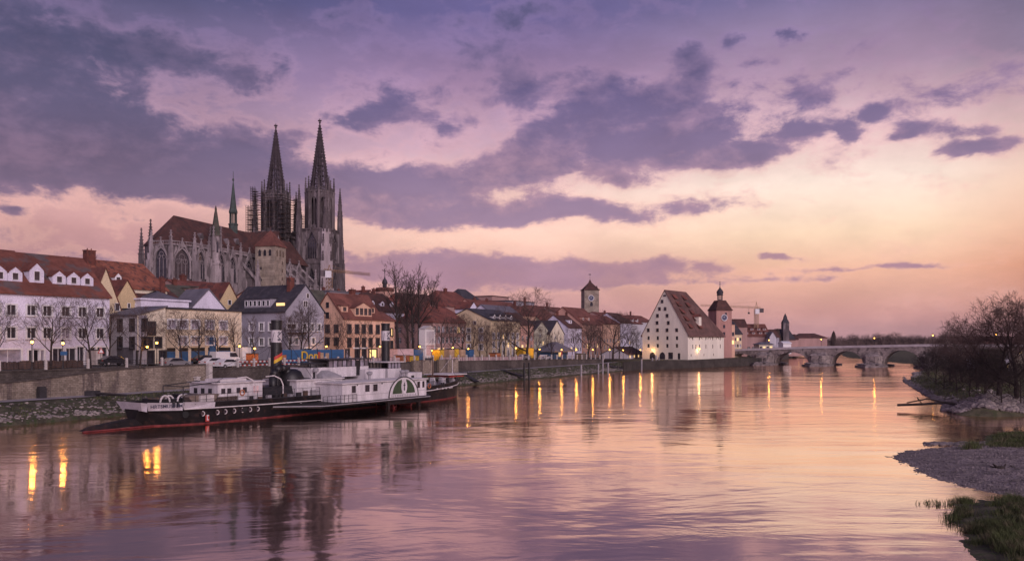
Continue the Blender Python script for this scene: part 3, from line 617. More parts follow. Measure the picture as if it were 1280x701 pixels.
def house(label, s=None, t=None, w=10, d=10, h=8, rise=4, axis='x', wm=None, rm=None, z0=None, loc=None, rz=None, front=None, left=None, gable_w=None, hip=0, hip2=None,
          dorm=None, chim=None, detail=False, fm=None, flat=False, name='town_house', lit=0.10, group=None, cat='house', skew=None, pale=0.12, dmat=None, gm=None):
    """front/left = (columns [x..] or count, rows [(z0,z1)..], width)"""
    if loc is None: loc = st(s, t, zs(s, t) if z0 is None else z0); rz = TA
    root = thing(name, label, cat, loc, rz, group); rr = random.Random(int(abs(loc[0]*7+loc[1]*13))+HN[0]); HN[0] += 1
    fm = fm or F_white; base = -2.0
    def cols(c, L, ww):
        if isinstance(c, int): return [L*(i+.5)/c for i in range(c)]
        return c
    W = MB(); W.mi = 0; wins = []
    for side, spec, L, rot, org in (('front', front, w, 0, (0,0)), ('left', left, d, -math.pi/2, (0,d))):
        holes = []
        if spec:
            for row in spec[1]:
                za, zb = row[0], row[1]; cc = row[2] if len(row) > 2 else spec[0]; ww = row[3] if len(row) > 3 else spec[2]
                n_ = len(cols(cc, L, ww))
                if not detail: ww = min(ww*1.25, L/max(2, n_)*.7)
                for x in cols(cc, L, ww):
                    if x-ww/2 < .15 or x+ww/2 > L-.15: continue
                    holes.append((x-ww/2, x+ww/2, za, zb))
        sub = MB(); wall_holes(sub, L, h, holes)
        c_, s_ = math.cos(rot), math.sin(rot)
        W.add([(x*c_-y*s_+org[0], x*s_+y*c_+org[1], z) for x,y,z in sub.v], sub.f)
        for a, b, c, dd in holes:
            x = (a+b)/2; y = .14; wins.append(((x*c_-y*s_+org[0], x*s_+y*c_+org[1], (c+dd)/2), rot, b-a, dd-c))
    W.quad((w,0,base),(w,d,base),(w,d,h),(w,0,h)); W.quad((w,d,base),(0,d,base),(0,d,h),(w,d,h))
    W.quad((0,0,base),(w,0,base),(w,0,0),(0,0,0)); W.quad((0,d,base),(0,0,base),(0,0,0),(0,d,0))
    if not flat:
        if axis == 'x':
            if not hip: W.quad((0,d,h),(0,0,h),(0,d/2,h+rise))
            if not (hip if hip2 is None else hip2): W.quad((w,0,h),(w,d,h),(w,d/2,h+rise))
        else:
            if not hip: W.quad((0,0,h),(w,0,h),(w/2,0,h+rise))
            W.quad((w,d,h),(0,d,h),(w/2,d,h+rise))
    obj('wall', W, wm, root)
    for i, (l, rot, a, b) in enumerate(wins[:96]):
        r_ = rr.random(); g = gm or (G_lit if r_ < lit else (G_pale if r_ < lit+pale else G_win)); window(root, a, b, l, rot, fm, g, detail)
    rf = MB()
    if flat:
        rf.box(-.3, w+.3, -.3, d+.3, h+.004, h+.30)
    else: roof_gable(rf, w, d, h+.01, rise, axis, hip, hip2)
    roof = obj('roof', rf, rm, root)
    if gable_w:          # small windows in the gable triangle: list of (along, z, w, h, side)
        for a, z, ww, hh in gable_w:
            if axis == 'y': window(root, ww, hh, (a, -.03, z), 0, fm, G_win, False, ww > .5)
            else: window(root, ww, hh, (-.03, a, z), -math.pi/2, fm, G_win, False, ww > .5)
    k = rise/((d if axis == 'x' else w)/2) if not flat else 0
    for q_ in (dorm or []):     # (x along, y up-slope from the eave, width, height, kind)
        x, y, dw, dh, kind = q_; zb = h+.22+y*k; dep = dh/k + .2
        if axis == 'x': m_ = Matrix.Translation((x, y, zb))
        else: m_ = Matrix.Translation((y, x, zb)) @ Matrix.Rotation(-math.pi/2, 4, 'Z')
        db = MB()
        if kind == 'gable':
            db.box(-dw/2, dw/2, 0, dep, -.3, dh*.66); db.prism_y([(-dw/2,dh*.66),(dw/2,dh*.66),(0,dh*1.05)], 0, dep)
            dr = MB(); zt = dh*1.05
            for sg in (-1,1): dr.add([(0,-.12,zt+.12),(sg*(dw/2+.15),-.12,dh*.66-.05),(sg*(dw/2+.15),dep+1.2,dh*.66-.05),(0,dep+1.6,zt+.12),(0,-.12,zt-.0),(sg*(dw/2+.15),-.12,dh*.66-.17),(sg*(dw/2+.15),dep+1.2,dh*.66-.17),(0,dep+1.6,zt)],[(0,1,2,3),(4,7,6,5),(0,4,5,1),(1,5,6,2)])
        else:      # shed
            db.box(-dw/2, dw/2, 0, dep, -.3, dh); dr = MB(); dr.add([(-dw/2-.15,-.15,dh+.005),(dw/2+.15,-.15,dh+.005),(dw/2+.15,dep*2,dh+.35),(-dw/2-.15,dep*2,dh+.35),(-dw/2-.15,-.15,dh+.12),(dw/2+.15,-.15,dh+.12),(dw/2+.15,dep*2,dh+.47),(-dw/2-.15,dep*2,dh+.47)],[(0,3,2,1),(4,5,6,7),(0,1,5,4),(1,2,6,5),(3,0,4,7)])
        dm = obj('dormer', db, dmat or wm, root); dm.matrix_local = m_
        obj('dormer_roof', dr, rm, dm); nw = max(1, int(dw/1.15)); 
        for i in range(nw):
            ww = min(.8, dw/nw*.62); window(dm, ww, dh*.5 if kind == 'gable' else dh*.62, ((i-(nw-1)/2)*dw/nw, -.02, dh*.36 if kind == 'gable' else dh*.5), 0, fm, G_win, False, ww > .6).name = 'window'
    for x, y, cw, ch in (chim or []):
        if flat: zz_ = h
        else:
            e = y if axis == 'x' else x; L = d if axis == 'x' else w; zz_ = h + k*min(e, L-e)
        cb = MB().box(x-cw/2, x+cw/2, y-cw*.35, y+cw*.35, zz_-.6, zz_+ch); cb.box(x-cw/2-.08, x+cw/2+.08, y-cw*.35-.08, y+cw*.35+.08, zz_+ch+.002, zz_+ch+.15)
        for i in (-1,1): cb.tube((x+i*cw*.22,y,zz_+ch+.15),(x+i*cw*.22,y,zz_+ch+.5),.1,.09,6)
        obj('chimney', cb, R_brick, roof)
    return root
def HP(label, u0, u1, t, ve, d, rise=None, vr=None, z0=None, **k):
    """house whose river front runs between photo columns u0..u1 at depth t, eave at photo row ve"""
    s0, s1 = S(u0, t), S(u1, t); zz = zs(s0, t) if z0 is None else z0
    h = zpx(ve, s0, t) - zz; w = s1-s0
    if vr is not None:
        if k.get('axis', 'x') == 'x': rise = zpx(vr, s0+(k.get('hip') or 0), t+d/2) - zz - h
        else: rise = zpx(vr, s0+w/2, t) - zz - h
    return house(label, s0, t, w, d, h, rise or 0, z0=zz, **k), w, h
def rows(n, h, g=1.0, wh=1.4, top=.7):      # n rows of windows evenly up to the eave
    st_ = (h-g-top)/n; return [(g+i*st_+(st_-wh)/2, g+i*st_+(st_+wh)/2) for i in range(n)]

# --- front row, left to right ---
t=23; s0 = S(-75,t); s1 = S(137,t); wA = s1-s0; xs = [S(u,t)-s0 for u in (-62,-40,-22,-6,14,39,59,82,103,125)]; wdw = 1.3
hA = 9.9
gr = [S(u,t)-s0 for u in (-40,-12)]
house('long white house with red tiled roof and many dormers at the left edge', s0, t, wA, 14, hA, 5.9, 'x', W_white, R_left, z0=zs(5,t)+.1,
      front=(xs, [(3.75,5.25),(6.85,8.25),(.35,2.3,[S(u,t)-s0 for u in (10,)],3.4),(.3,2.4,[S(u,t)-s0 for u in (73,87)],1.8),(.15,2.6,[S(100,t)-s0],1.1),(.15,2.5,[S(119,t)-s0,S(127,t)-s0],1.6),(.3,2.2,[S(48,t)-s0, S(42,t)-s0],1.5)],1.25),
      dorm=[(S(u,t+1.6)-s0,1.6,wd,hd,'gable') for u,wd,hd in ((-35,1.9,1.8),(0,1.9,1.9),(19,1.9,1.9),(46,2.0,2.6),(74,1.9,1.8),(92,1.9,1.8),(109,1.9,1.8))],
      detail=True, dmat=W_white, lit=0, chim=[(6,7,1.0,1.2)], pale=.05, hip2=0.0)
HP('tall red roofed house rising behind the long white house', -70, 50, 38, 345, 15, vr=304, axis='x', wm=W_cream, rm=R_left, chim=[(20,4,1.6,1.6)], dorm=[(S(14,39)-S(-70,38),2.5,1.6,1.0,'shed'),(S(27,39)-S(-70,38),3.4,2.6,1.8,'shed'),(S(41,39)-S(-70,38),2.0,1.2,.9,'shed')], dmat=R_grey)
HP('yellow gabled house half hidden behind the white house corner', 112, 151, 31, 386, 10, rise=6.5, axis='y', wm=W_yellow, rm=R_red, gable_w=[(4.6,9,.8,1.2)])
HP('house with a big streaked orange tile roof left below the cathedral', 118, 209, 44, 357, 15, vr=323, axis='x', wm=W_cream, rm=R_orange, chim=[(3.0,6.2,1.7,2.4)], dorm=[(S(143,46)-S(118,44),.9,1.3,1.7,'gable')], dmat=F_white)
HP('small cream gabled house with red roof under the orange roof', 146, 171, 37, 371, 9, vr=350.5, axis='y', wm=W_ochre, rm=R_brick, gable_w=[(2.2,9.6,.5,.8),(3.6,9.6,.5,.8)])
HP('low house with dark red roof between the orange roof and white gables', 152, 232, 41, 377, 11, vr=357, axis='x', wm=W_brown, rm=R_brown, chim=[(4,5,.9,1.3),(9,5.5,.9,1.2)])
# monopitch house with cream river face
s0, s1 = S(173,23), S(207,23); g0 = zs(s0,23)
x0 = st(s0,23); rr_ = -0.502; dC = (x0.x - rr_*x0.y)/(AX[1]+rr_*AX[0]) ; dC = abs(dC)
w = s1-s0; h0 = zpx(394,s0,23)-g0; h1 = zpx(384,s1,23)-g0
rt = thing('town_house', 'grey and cream house with a sloping sheet roof beside the yellow building', 'house', st(s0,23,g0), TA)
cc = [S(u,23)-s0 for u in (180,190)]
hol = [(a-.5,a+.5,z,z+1.9) for a in cc for z in (4.6,)] + [(a-.5,a+.5,z,z+1.5) for a in (cc[0]+.9,cc[1]+1.1) for z in (2.6,)] + [(a-.55,a+.55,.1,2.0) for a in (cc[0]-.6,cc[1]-.3,cc[1]+1.9)]
W = MB(); wall_holes(W, w, h0, hol); W.quad((0,0,h0),(w,0,h0),(w,0,h1)); W.quad((w,0,-2),(w,dC,-2),(w,dC,h1),(w,0,h1)); W.quad((w,dC,-2),(0,dC,-2),(0,dC,h0),(w,dC,h1)); W.quad((0,0,-2),(w,0,-2),(w,0,0),(0,0,0))
obj('wall', W, W_cream, rt)
for a,b,c,d_ in hol: window(rt, b-a, d_-c, ((a+b)/2,.14,(c+d_)/2), 0, F_dark, G_win, True)
sb = MB(); hol = [(2+i*3.0,3+i*3.0,z,z+1.7) for i in range(3) for z in (2.4,5.2)]; wall_holes(sb, dC, h0, hol)
L_ = MB(); L_.add([(y+0, dC-x, z) for x,y,z in sb.v], sb.f); L_.quad((0,dC,-2),(0,0,-2),(0,0,0),(0,dC,0)); obj('side_wall', L_, W_ltgrey, rt)
for a,b,c,d_ in hol: window(rt, b-a, d_-c, (.14, dC-(a+b)/2,(c+d_)/2), -math.pi/2, F_dark, G_win, True)
obj('roof', MB().add([(-.5,-.3,h0),(w+.2,-.3,h1+.06),(w+.2,dC+.3,h1+.06),(-.5,dC+.3,h0),(-.5,-.3,h0+.2),(w+.2,-.3,h1+.26),(w+.2,dC+.3,h1+.26),(-.5,dC+.3,h0+.2)],[(0,3,2,1),(4,5,6,7),(0,1,5,4),(1,2,6,5),(2,3,7,6),(3,0,4,7)]), R_grey, rt)
obj('garage_door', MB().box(-.06,.05,1.2,5.2,0,2.6), R_grey, rt)
# yellow building with blue doors
s0 = S(208,23.5); hY = zpx(386,s0,23.5)-zs(s0,23.5); wY = S(302,23.5)-s0
X = lambda us: [S(u,23.5)-s0 for u in us]
yel, _, _ = HP('yellow plastered building with a flat roof and blue garage doors', 208, 302, 23.5, 386, 11, flat=True, wm=W_buff, rm=R_dark, detail=True, gm=G_pale,
   front=(X((215,229,244,262,279)), [(5.6,7.0),(2.95,4.3,X((229,244,262,279)))],1.6))
for i, (a, b) in enumerate(((206.5,219),(224,235),(239,256),(260,269),(273,288))):
    xa, xb = max(.1,S(a,23.5)-s0), S(b,23.5)-s0; dd = obj('garage_door', MB().box(xa,xb,-.06,.02,.02,1.9), M_blue, yel); obj('opening', MB().box(xa,xb,-.04,.02,1.92,2.5), M_black, yel)
obj('tarpaulin', MB().box(S(262,23.4)-s0,S(270,23.4)-s0,-.12,-.07,1.2,4.2), M_blue, yel)
# white parapet and gables behind
HP('white windowless gable wall behind the yellow building', 236, 284, 35, 388, 6, vr=362, axis='y', wm=W_white, rm=R_grey)
HP('low white parapet block with a small pyramid roof behind', 176, 236, 35.5, 374.5, 8, flat=True, wm=W_white, rm=W_white)
HP('small white attic block with grey pyramid roof and chimney', 196, 222, 38, 373, 6, vr=365, axis='x', hip=2.4, wm=W_white, rm=R_grey, chim=[(3.5,3.2,.8,2.6)])
HP('wide mossy dark roofed house under the cathedral choir', 210, 282, 50, 370, 12, vr=355, axis='x', wm=W_brown, rm=R_green, chim=[(2,5,1,1.5),(6,6,.9,1.2)], dorm=[(7,2,1.2,.8,'shed'),(10,3,1.2,.8,'shed')])
HP('brown roofed house with skylights just below the choir wall', 232, 292, 58, 364, 12, vr=350, axis='x', wm=W_brown, rm=R_brick, chim=[(4,6,1.2,1.2)])
HP('small gabled house with red awning roof left of the grey house', 274, 298, 40, 376, 8, vr=354, axis='y', wm=W_ochre, rm=R_brick, gable_w=[(2.5,11.3,.8,.9)], left=([2,4,6],[(7,8.6)],1.1))
# grey gable house
s0 = S(357,23); g0 = zs(s0,23); hG = zpx(388,s0,23)-g0; wG = S(405,23)-s0
XG = lambda us: [S(u,23)-s0 for u in us]
gh = house('grey house with dark slate roof and a white river gable', s0, 23, wG, 15.6, hG, 5.0, 'y', W_grey, R_dark, front=([wG*.48,wG*.68,wG*.86],[(5.6,7.0),(3.0,4.3,[wG*.12,wG*.27,wG*.7]),(.2,2.3,[wG*.55],2.2),(6.0,6.9,[wG*.15],2.4)],.95),
      left=([3.2,6.6,9.3,11.8],[(5.6,7.1),(2.8,4.2)],1.2), detail=True, gable_w=[(wG*.5,hG+1.4,1.1,1.2),(wG*.56,hG+3.0,.7,.9)], chim=[(4.2,3,1.2,2.2)], lit=.05,
      dorm=[(8,.5,7.0,1.6,'shed')])
obj('gable_face', MB().prism_y([(0.02,hG*.0+.02),(wG-.02,.02),(wG-.02,hG),(wG/2,hG+4.95),(0.02,hG)], -.012, -.008), W_ltgrey, gh) if False else None
obj('awning', MB().box(.4,5.0,-.5,-.02,5.0,5.25), F_brown, gh)
obj('dormer_light', MB().box(.75,.78,1.0,3.2,hG+.6,hG+1.5), G_lit, gh)
HP('long red roof peeking over the slate roofed grey house', 338, 405, 46, 372, 12, vr=359, axis='x', wm=W_pink, rm=R_red)
HP('steep grey roofed house between the grey and the pink house', 392, 420, 40, 380, 9, vr=362, axis='x', wm=W_ltgrey, rm=R_green)
HP('flat grey roofed building behind the pink house gable', 412, 462, 62, 364, 14, flat=True, wm=W_grey, rm=R_grey, chim=[(3,5,.8,1.2),(9,5,.8,1)])
# pink house
s0 = S(429,23); g0 = zs(s0,23); hP = zpx(396.7,s0,23)-g0; wP = S(478,23)-s0; XP = lambda us: [S(u,23)-s0 for u in us]
ph = house('salmon pink house with red roof and a round gabled dormer', s0, 23, wP, 8.4, hP, 5.0, 'x', W_pink, R_red, front=(XP((436.5,446,454.5,463,472)),[(5.4,7.1),(2.6,4.3),(.1,2.0,XP((434,446,455)),1.1),(.1,2.0,XP((466,)),2.6)],.95),
      left=([2,4.2,6.6],[(5.6,7.0),(3,4.4)],.9), detail=True, fm=F_dark, gable_w=[(4.2,hP+.5,.8,1.2),(4.2,hP+2.6,.7,1.1)], dorm=[(XP((455,))[0],.15,5.4,2.7,'gable'),(XP((434.5,))[0],.8,2.0,1.2,'shed'),(XP((469,))[0],.8,1.6,1.2,'shed')], chim=[(XP((461,))[0],4.6,1.2,1.6)], lit=0, pale=.1)
obj('lit_doorway', MB().box(XP((462,))[0],XP((470,))[0],-.05,-.03,.1,1.9), G_lit, ph); obj('sign_board', MB().box(XP((441,))[0],XP((459,))[0],-.12,-.04,2.18,2.5), F_white, ph)
HP('narrow pink wing joined to the right of the pink house', 478.5, 493, 24, 400, 7, vr=390, axis='x', hip=0, wm=W_pink, rm=R_red, front=(2,[(5,6.6),(2.2,3.8)],.8), fm=F_dark, detail=True)
HP('house with grey dormers and white wall below the domed chapel', 461, 505, 48, 388, 10, vr=366, axis='x', hip=3.0, wm=W_white, rm=R_brown, dorm=[(3,1.2,1.6,1.4,'gable'),(7,1.2,1.6,1.4,'gable'),(11,1.2,1.6,1.4,'gable')], chim=[(8,5,.9,1.2)])
HP('small steep gable with chimney left of the domed chapel', 455, 470, 60, 374, 8, vr=363, axis='y', wm=W_salmon, rm=R_brick, chim=[(2,2,.9,1.6)])
# domed chapel
zb = zpx(372,S(481,90),90); rt = thing('domed_chapel', 'domed chapel with dark lantern and cross left of the tall bare trees', 'chapel', st(S(481,90),90,zb), TA); kk = st(S(481,90),90).y/1000
obj('drum', MB().lathe([(11*kk,-14),(11*kk,2.0),(11.4*kk,2.2)],16), W_salmon, rt)
obj('dome', MB().lathe([(12*kk,2.2),(11.2*kk,3.4),(9*kk,5*kk+1.6),(6.2*kk,8.4*kk+1.2),(3.0*kk,12.6*kk)],16), R_red, rt, smooth_=True)
obj('lantern', MB().lathe([(2.6*kk,13*kk-.3),(2.6*kk,17*kk),(3.4*kk,17.2*kk),(3.6*kk,19*kk),(2.8*kk,21.5*kk),(1.0*kk,24*kk),(.4*kk,27*kk),(.3*kk,30*kk)],10), R_dark, rt)
cb = MB().box(-.1,.1,-.1,.1,30*kk,36*kk); cb.box(-.75,.75,-.09,.09,33*kk,33.6*kk); obj('cross', cb, M_iron, rt)
# houses behind the tall trees and beyond
HP('brown roofed house behind the tallest bare trees', 500, 548, 50, 389, 12, vr=372, axis='x', wm=W_brown, rm=R_brick, front=(6,[(6,7.4),(3,4.4)],.9), chim=[(3,5,1,1.4)])
HP('dark roofed house between the tall bare trees, further back', 506, 556, 80, 378, 12, vr=366, axis='x', hip=3, wm=W_brown, rm=R_brown)
HP('red brown house with green edged hipped roof behind the promenade', 541, 590, 34, 402, 13, vr=383, axis='x', hip=5, hip2=4, wm=W_brown, rm=R_brick, front=(10,[(6.4,8.1),(3.6,5.3),(.8,2.4)],1.0), fm=F_white, left=(3,[(6.4,7.9),(3.6,5.1)],.9), chim=[(6,6,.9,1.4)])
HP('wide red hall roof with chimney on the skyline left of the pyramid roof', 556, 596, 76, 382, 14, vr=363.5, axis='x', hip=4, wm=W_brown, rm=R_brick, chim=[(9,6,1.3,1.8)])
HP('pale tower house with dark pyramid roof on the skyline', 580, 604, 92, 376, 12, vr=361.5, axis='x', hip=4.5, hip2=4.5, wm=W_ltgrey, rm=R_dark, front=(3,[(9,10.4)],.8))
HP('tiny white pointed gable below the pyramid roofed tower house', 587, 597, 60, 385, 6, vr=377.5, axis='y', wm=W_white, rm=R_brick)
s0=S(613,26); XL = lambda us: [S(u,26)-s0 for u in us]
HP('cream yellow house with dark roof and white dormers behind the barrier', 613, 650, 26, 400, 15, vr=386, axis='x', wm=W_yellow, rm=R_dark, front=(XL((617,623,629,635,641,646.5)),[(5.0,6.7),(2.6,4.3),(.3,2.0)],1.05), left=([3,8,12],[(4.6,6.2),(2.0,3.6),(6.9,8.0)],1.2), gable_w=[(5,9.5,.9,1.0),(9.5,9.5,.9,1.0)], dorm=[(x,.5,1.1,1.3,'gable') for x in XL((620,627,634,641))], dmat=F_white, detail=True, lit=.08)
HP('pale blue gabled house behind the dark roof with white dormers', 616, 652, 46, 393, 9, vr=381, axis='x', wm=W_white, rm=R_grey)
HP('long red roof below the flat block on the skyline', 598, 655, 72, 385, 12, vr=374, axis='x', wm=W_salmon, rm=R_red, front=(9,[(8,9.2)],.8), chim=[(5,5,1,1.2),(14,5,1,1.2)])
HP('flat topped block with brown upper storey on the skyline', 614, 638, 100, 376, 12, flat=True, wm=W_ltgrey, rm=R_brick, front=(5,[(9.5,11)],1.2))
HP('brown attic storey set on the skyline beside the flat block', 615, 636, 102, 370, 10, flat=True, wm=W_brown, rm=R_brown)
HP('dark flat roofed building right of the flat block', 640, 668, 84, 376, 12, flat=True, wm=W_grey, rm=R_dark, front=(6,[(8,9.4)],1.1))
HP('rosy plastered house behind the big tree and lamp', 650.5, 667, 28, 406, 12, vr=391, axis='x', wm=W_salmon, rm=R_brown, front=(3,[(5,6.4),(2.4,3.8),(.2,1.9)],1.0), lit=.2)
HP('large brown roof behind the gabled houses', 652, 676, 46, 394, 12, vr=382, axis='x', wm=W_pink, rm=R_brick, chim=[(4,5,1,2)])
HP('olive house with broad side gable and tall chimney', 676, 699, 44, 400, 14, vr=383, axis='x', wm=W_olive, rm=R_red, chim=[(1,7,.8,3)], front=(5,[(5,6)],.8))
HP('grey green gabled house with dark steep roof', 667.5, 686, 30, 414, 12, vr=402, axis='y', wm=W_olive, rm=R_dark, front=(4,[(4,5.2),(1.6,2.8)],.8), gable_w=[(4,7,.7,.9)], lit=.1)
HP('cream pointed gable house beside the pavilion', 687, 705, 29, 417, 12, vr=401, axis='y', wm=W_cream, rm=R_dark, front=(4,[(3.6,4.8),(.6,2.0)],.8), gable_w=[(4,6.6,.7,1.0)], lit=.15)
HP('small yellow house with three tall windows left of the white house', 700, 709.5, 38, 408, 8, vr=402, axis='x', wm=W_yellow, rm=R_red, front=(3,[(6,7.6)],.8))
HP('white house with a row of tall attic windows', 710, 727, 30, 409, 11, vr=394, axis='x', wm=W_white, rm=R_brown, front=(6,[(5.2,6.9),(2.4,3.8)],.75), chim=[(2,5,.8,1.5),(9,5,.8,1.5)], dorm=[(5,1.5,2.2,1.2,'shed')])
HP('red roofed house in front of the clock tower, left part', 672, 714, 66, 389, 12, vr=381.5, axis='x', wm=W_brown, rm=R_brick, dorm=[(9,1.5,1.6,1.2,'gable'),(14,1.5,1.6,1.2,'gable')], chim=[(18,5,.9,2)])
HP('long low red roof left of the clock tower', 700, 729, 54, 393, 10, vr=386, axis='x', wm=W_brown, rm=R_red)
HP('big steep brick red roofed house under the clock tower', 728, 753, 34, 405, 16, vr=384, axis='x', wm=W_salmon, rm=R_red, front=(6,[(6.2,7.6),(3.4,4.8),(.5,2.2)],.9), dorm=[(4,1.5,1.4,1.2,'shed'),(9,1.5,1.4,1.2,'shed')], lit=.1)
HP('pinkish house between the steep red roof and the long hall', 754, 775, 34, 404, 12, vr=394, axis='x', wm=W_pink, rm=R_brick, front=(6,[(5.4,6.8),(2.8,4.2),(.3,2.0)],.9), lit=.1)
HP('grey flat attic house behind right of the clock tower', 753, 768, 62, 391, 10, flat=True, wm=W_grey, rm=R_dark)
HP('white four storey house left of the salt house', 776, 789, 34, 403, 12, vr=391, axis='x', wm=W_white, rm=R_brown, front=(4,[(6.9,8.3),(4.6,6.0),(2.4,3.8),(.3,1.8)],.9), lit=.08)
HP('long brown hall roof between the clock tower and salt house', 758, 792, 52, 398, 14, vr=390, axis='x', wm=W_brown, rm=R_brick, chim=[(12,6,1,1.2)])
HP('grey house with white dormers left of the salt house gable', 789.5, 803, 35, 404, 12, vr=394, axis='x', wm=W_ltgrey, rm=R_brick, front=(4,[(5.2,6.6),(2.8,4.2)],.9), dorm=[(4,.8,1.3,1.5,'gable'),(9,.8,1.3,1.5,'gable')], dmat=F_white)
HP('brown roofed house against the salt house gable', 799, 816, 44, 402, 12, vr=394, axis='x', wm=W_ltgrey, rm=R_brick, chim=[(2,5,.8,2)])
HP('low shed with sloping roof at the foot of the salt house', 785, 806, 14, 443, 10, vr=434, axis='x', wm=W_ltgrey, rm=R_brown, lit=.3, front=(4,[(.3,1.6)],.9))
# further roofs closing the skyline
rr_ = random.Random(11); cols_ = ['brown','dull red','dark','reddish']; rms = [R_brick, R_red, R_dark, R_brown]
k_ = 0
where = ['behind the tall bare trees','above the brown hipped roof','behind the cream yellow house','left of the clock tower','right of the clock tower','behind the long hall roof']
for u in range(470, 800, 22):
    a = u + rr_.uniform(-3,3); b = a + rr_.uniform(20,30); tt = rr_.uniform(115, 160); v = float(np.interp(u,[470,560,640,720,800],[380,383,384,390,397])) + rr_.uniform(-1,3); i = rr_.randrange(4)
    HP('distant %s roof on the skyline near photo column %d of the old town' % (cols_[i], k_+1) if False else '%s roofed house far back in the old town, %s' % (cols_[i], ['first','second','third','fourth','fifth','sixth','seventh','eighth','ninth','tenth','eleventh','twelfth','thirteenth','fourteenth','fifteenth'][k_]+' from the left'), a, b, tt, v+6, 12, vr=v, axis='x', wm=[W_brown,W_ltgrey,W_salmon,W_cream][rr_.randrange(4)], rm=rms[i], chim=[(4,5,1,1.4)], front=(6,[(9,10.2)],.8), group='roofs far back in the old town')
    k_ += 1
# thin narrow white structure
zb = zs(S(537,22),22); s0 = S(531.5,22); w = S(544,22)-s0; hh = zpx(411,s0,22)-zb
rt = thing('kiosk_tower', 'tall narrow white panelled kiosk with small pointed top by the trees', 'kiosk', st(s0,22,zb), TA)
obj('body', MB().box(0,w,0,1.8,0,hh), F_white, rt); obj('gable_top', MB().prism_y([(-.15,hh+.005),(w+.15,hh+.005),(w/2,hh+.8)],-.15,1.95), M_pale, rt)
obj('panel', MB().box(w*.12,w*.88,-.05,-.005,hh*.1,hh*.45), M_cloth, rt); obj('panel', MB().box(w*.12,w*.88,-.05,-.005,hh*.52,hh*.92), W_ltgrey, rt)
# pavilion / marquee
s0 = S(692,15); w = S(716,15)-s0; zb = zs(s0,15); h = zpx(438,s0,15)-zb; rise = zpx(428,s0+w/2,18)-zb-h
rt = thing('pavilion', 'blue grey pavilion with a flat pyramid roof on the promenade', 'pavilion', st(s0,15,zb), TA)
rf = MB(); roof_gable(rf, w, 6, h, rise, 'x', w*.36, w*.36, ov=.6); obj('roof', rf, R_grey, rt)
for x in (0.1, w*.33, w*.66, w-.1): obj('post', MB().tube((x,0.1,0),(x,.1,h-.2),.09,.09,6), M_iron, rt)
obj('counter', MB().box(.3,w-.3,1.5,5.5,0,h-.3), M_blue, rt); obj('lit_opening', MB().box(w*.5,w*.62,1.46,1.49,.5,1.8), G_lit, rt)
# clock tower
uc = 737.5; tT = 70; s_ = S(uc,tT); kk = st(s_,tT).y/1000; zb = zs(s_, tT); rt = thing('clock_tower', 'square stone clock tower with dark pyramid roof above the old town', 'tower', st(s_,tT,0), R(8))
z1 = HC+62*kk; hw = 9.2*kk
obj('shaft', MB().box(-hw,hw,-hw*.0-hw,hw,zb,z1), W_stone, rt)
rf = MB(); rf.frus(0,0,z1,z1+1.2*kk,hw*1.12,hw*1.12,hw*1.08,hw*1.08); rf.frus(0,0,z1+1.2*kk,HC+72*kk,hw*1.0,hw*1.0,hw*.16,hw*.16); rf.frus(0,0,HC+72*kk,HC+76*kk,hw*.18,hw*.18,.05,.05)
for sg in (-1,1): rf.frus(sg*hw*.75,-hw*.75,z1+1.2*kk,z1+6*kk,hw*.16,hw*.16,.02,.02)
obj('roof', rf, R_brown, rt); obj('weather_vane', MB().tube((0,0,HC+75*kk),(0,0,HC+83*kk),.07,.04,5).box(-.7,.5,-.04,.04,HC+81.5*kk,HC+82.5*kk), M_iron, rt)
def clock(parent, c, r, rot, fm, ring):
    b = MB().lathe([(r,0),(r,.12),(r*.98,.14)],20); d_ = mesh_of('clock_face', b, fm); o = bpy.data.objects.new('clock_face', d_); col.objects.link(o); o.parent = parent
    o.matrix_local = Matrix.Translation(c) @ Matrix.Rotation(rot,4,'Z') @ Matrix.Rotation(R(90),4,'X')
    rg = MB()
    for i in range(24):
        a, b_ = 2*math.pi*i/24, 2*math.pi*(i+1)/24; rg.tube((r*math.cos(a),r*math.sin(a),.15),(r*math.cos(b_),r*math.sin(b_),.15),r*.10,r*.10,5,False)
    for i in range(12): a = 2*math.pi*i/12; rg.tube((r*.68*math.cos(a),r*.68*math.sin(a),.16),(r*.86*math.cos(a),r*.86*math.sin(a),.16),r*.05,r*.05,4)
    obj('dial', rg, ring, o); hd = MB().tube((0,0,.2),(-r*.35,r*.30,.2),r*.06,r*.03,4); hd.tube((0,0,.22),(r*.2,r*.62,.22),r*.05,r*.02,4); obj('hand', hd, ring, o)
M_dial = mat('clock_blue', (0.05,0.055,0.11), 0.5, .1, 1)
clock(rt, (-.3,-hw-.02,HC+52*kk), hw*.38, 0, M_dial, F_white); clock(rt, (hw+.02,0,HC+52*kk), hw*.38, math.pi/2, M_dial, F_white)
obj('window', MB().box(-.8,.5,-hw-.06,-hw+.01,HC+42*kk,HC+46*kk), G_win, rt); obj('window', MB().lathe([(.5,HC+45.5*kk),(.3,HC+47*kk)],8,(-.15,-hw+.1)), G_win, rt)
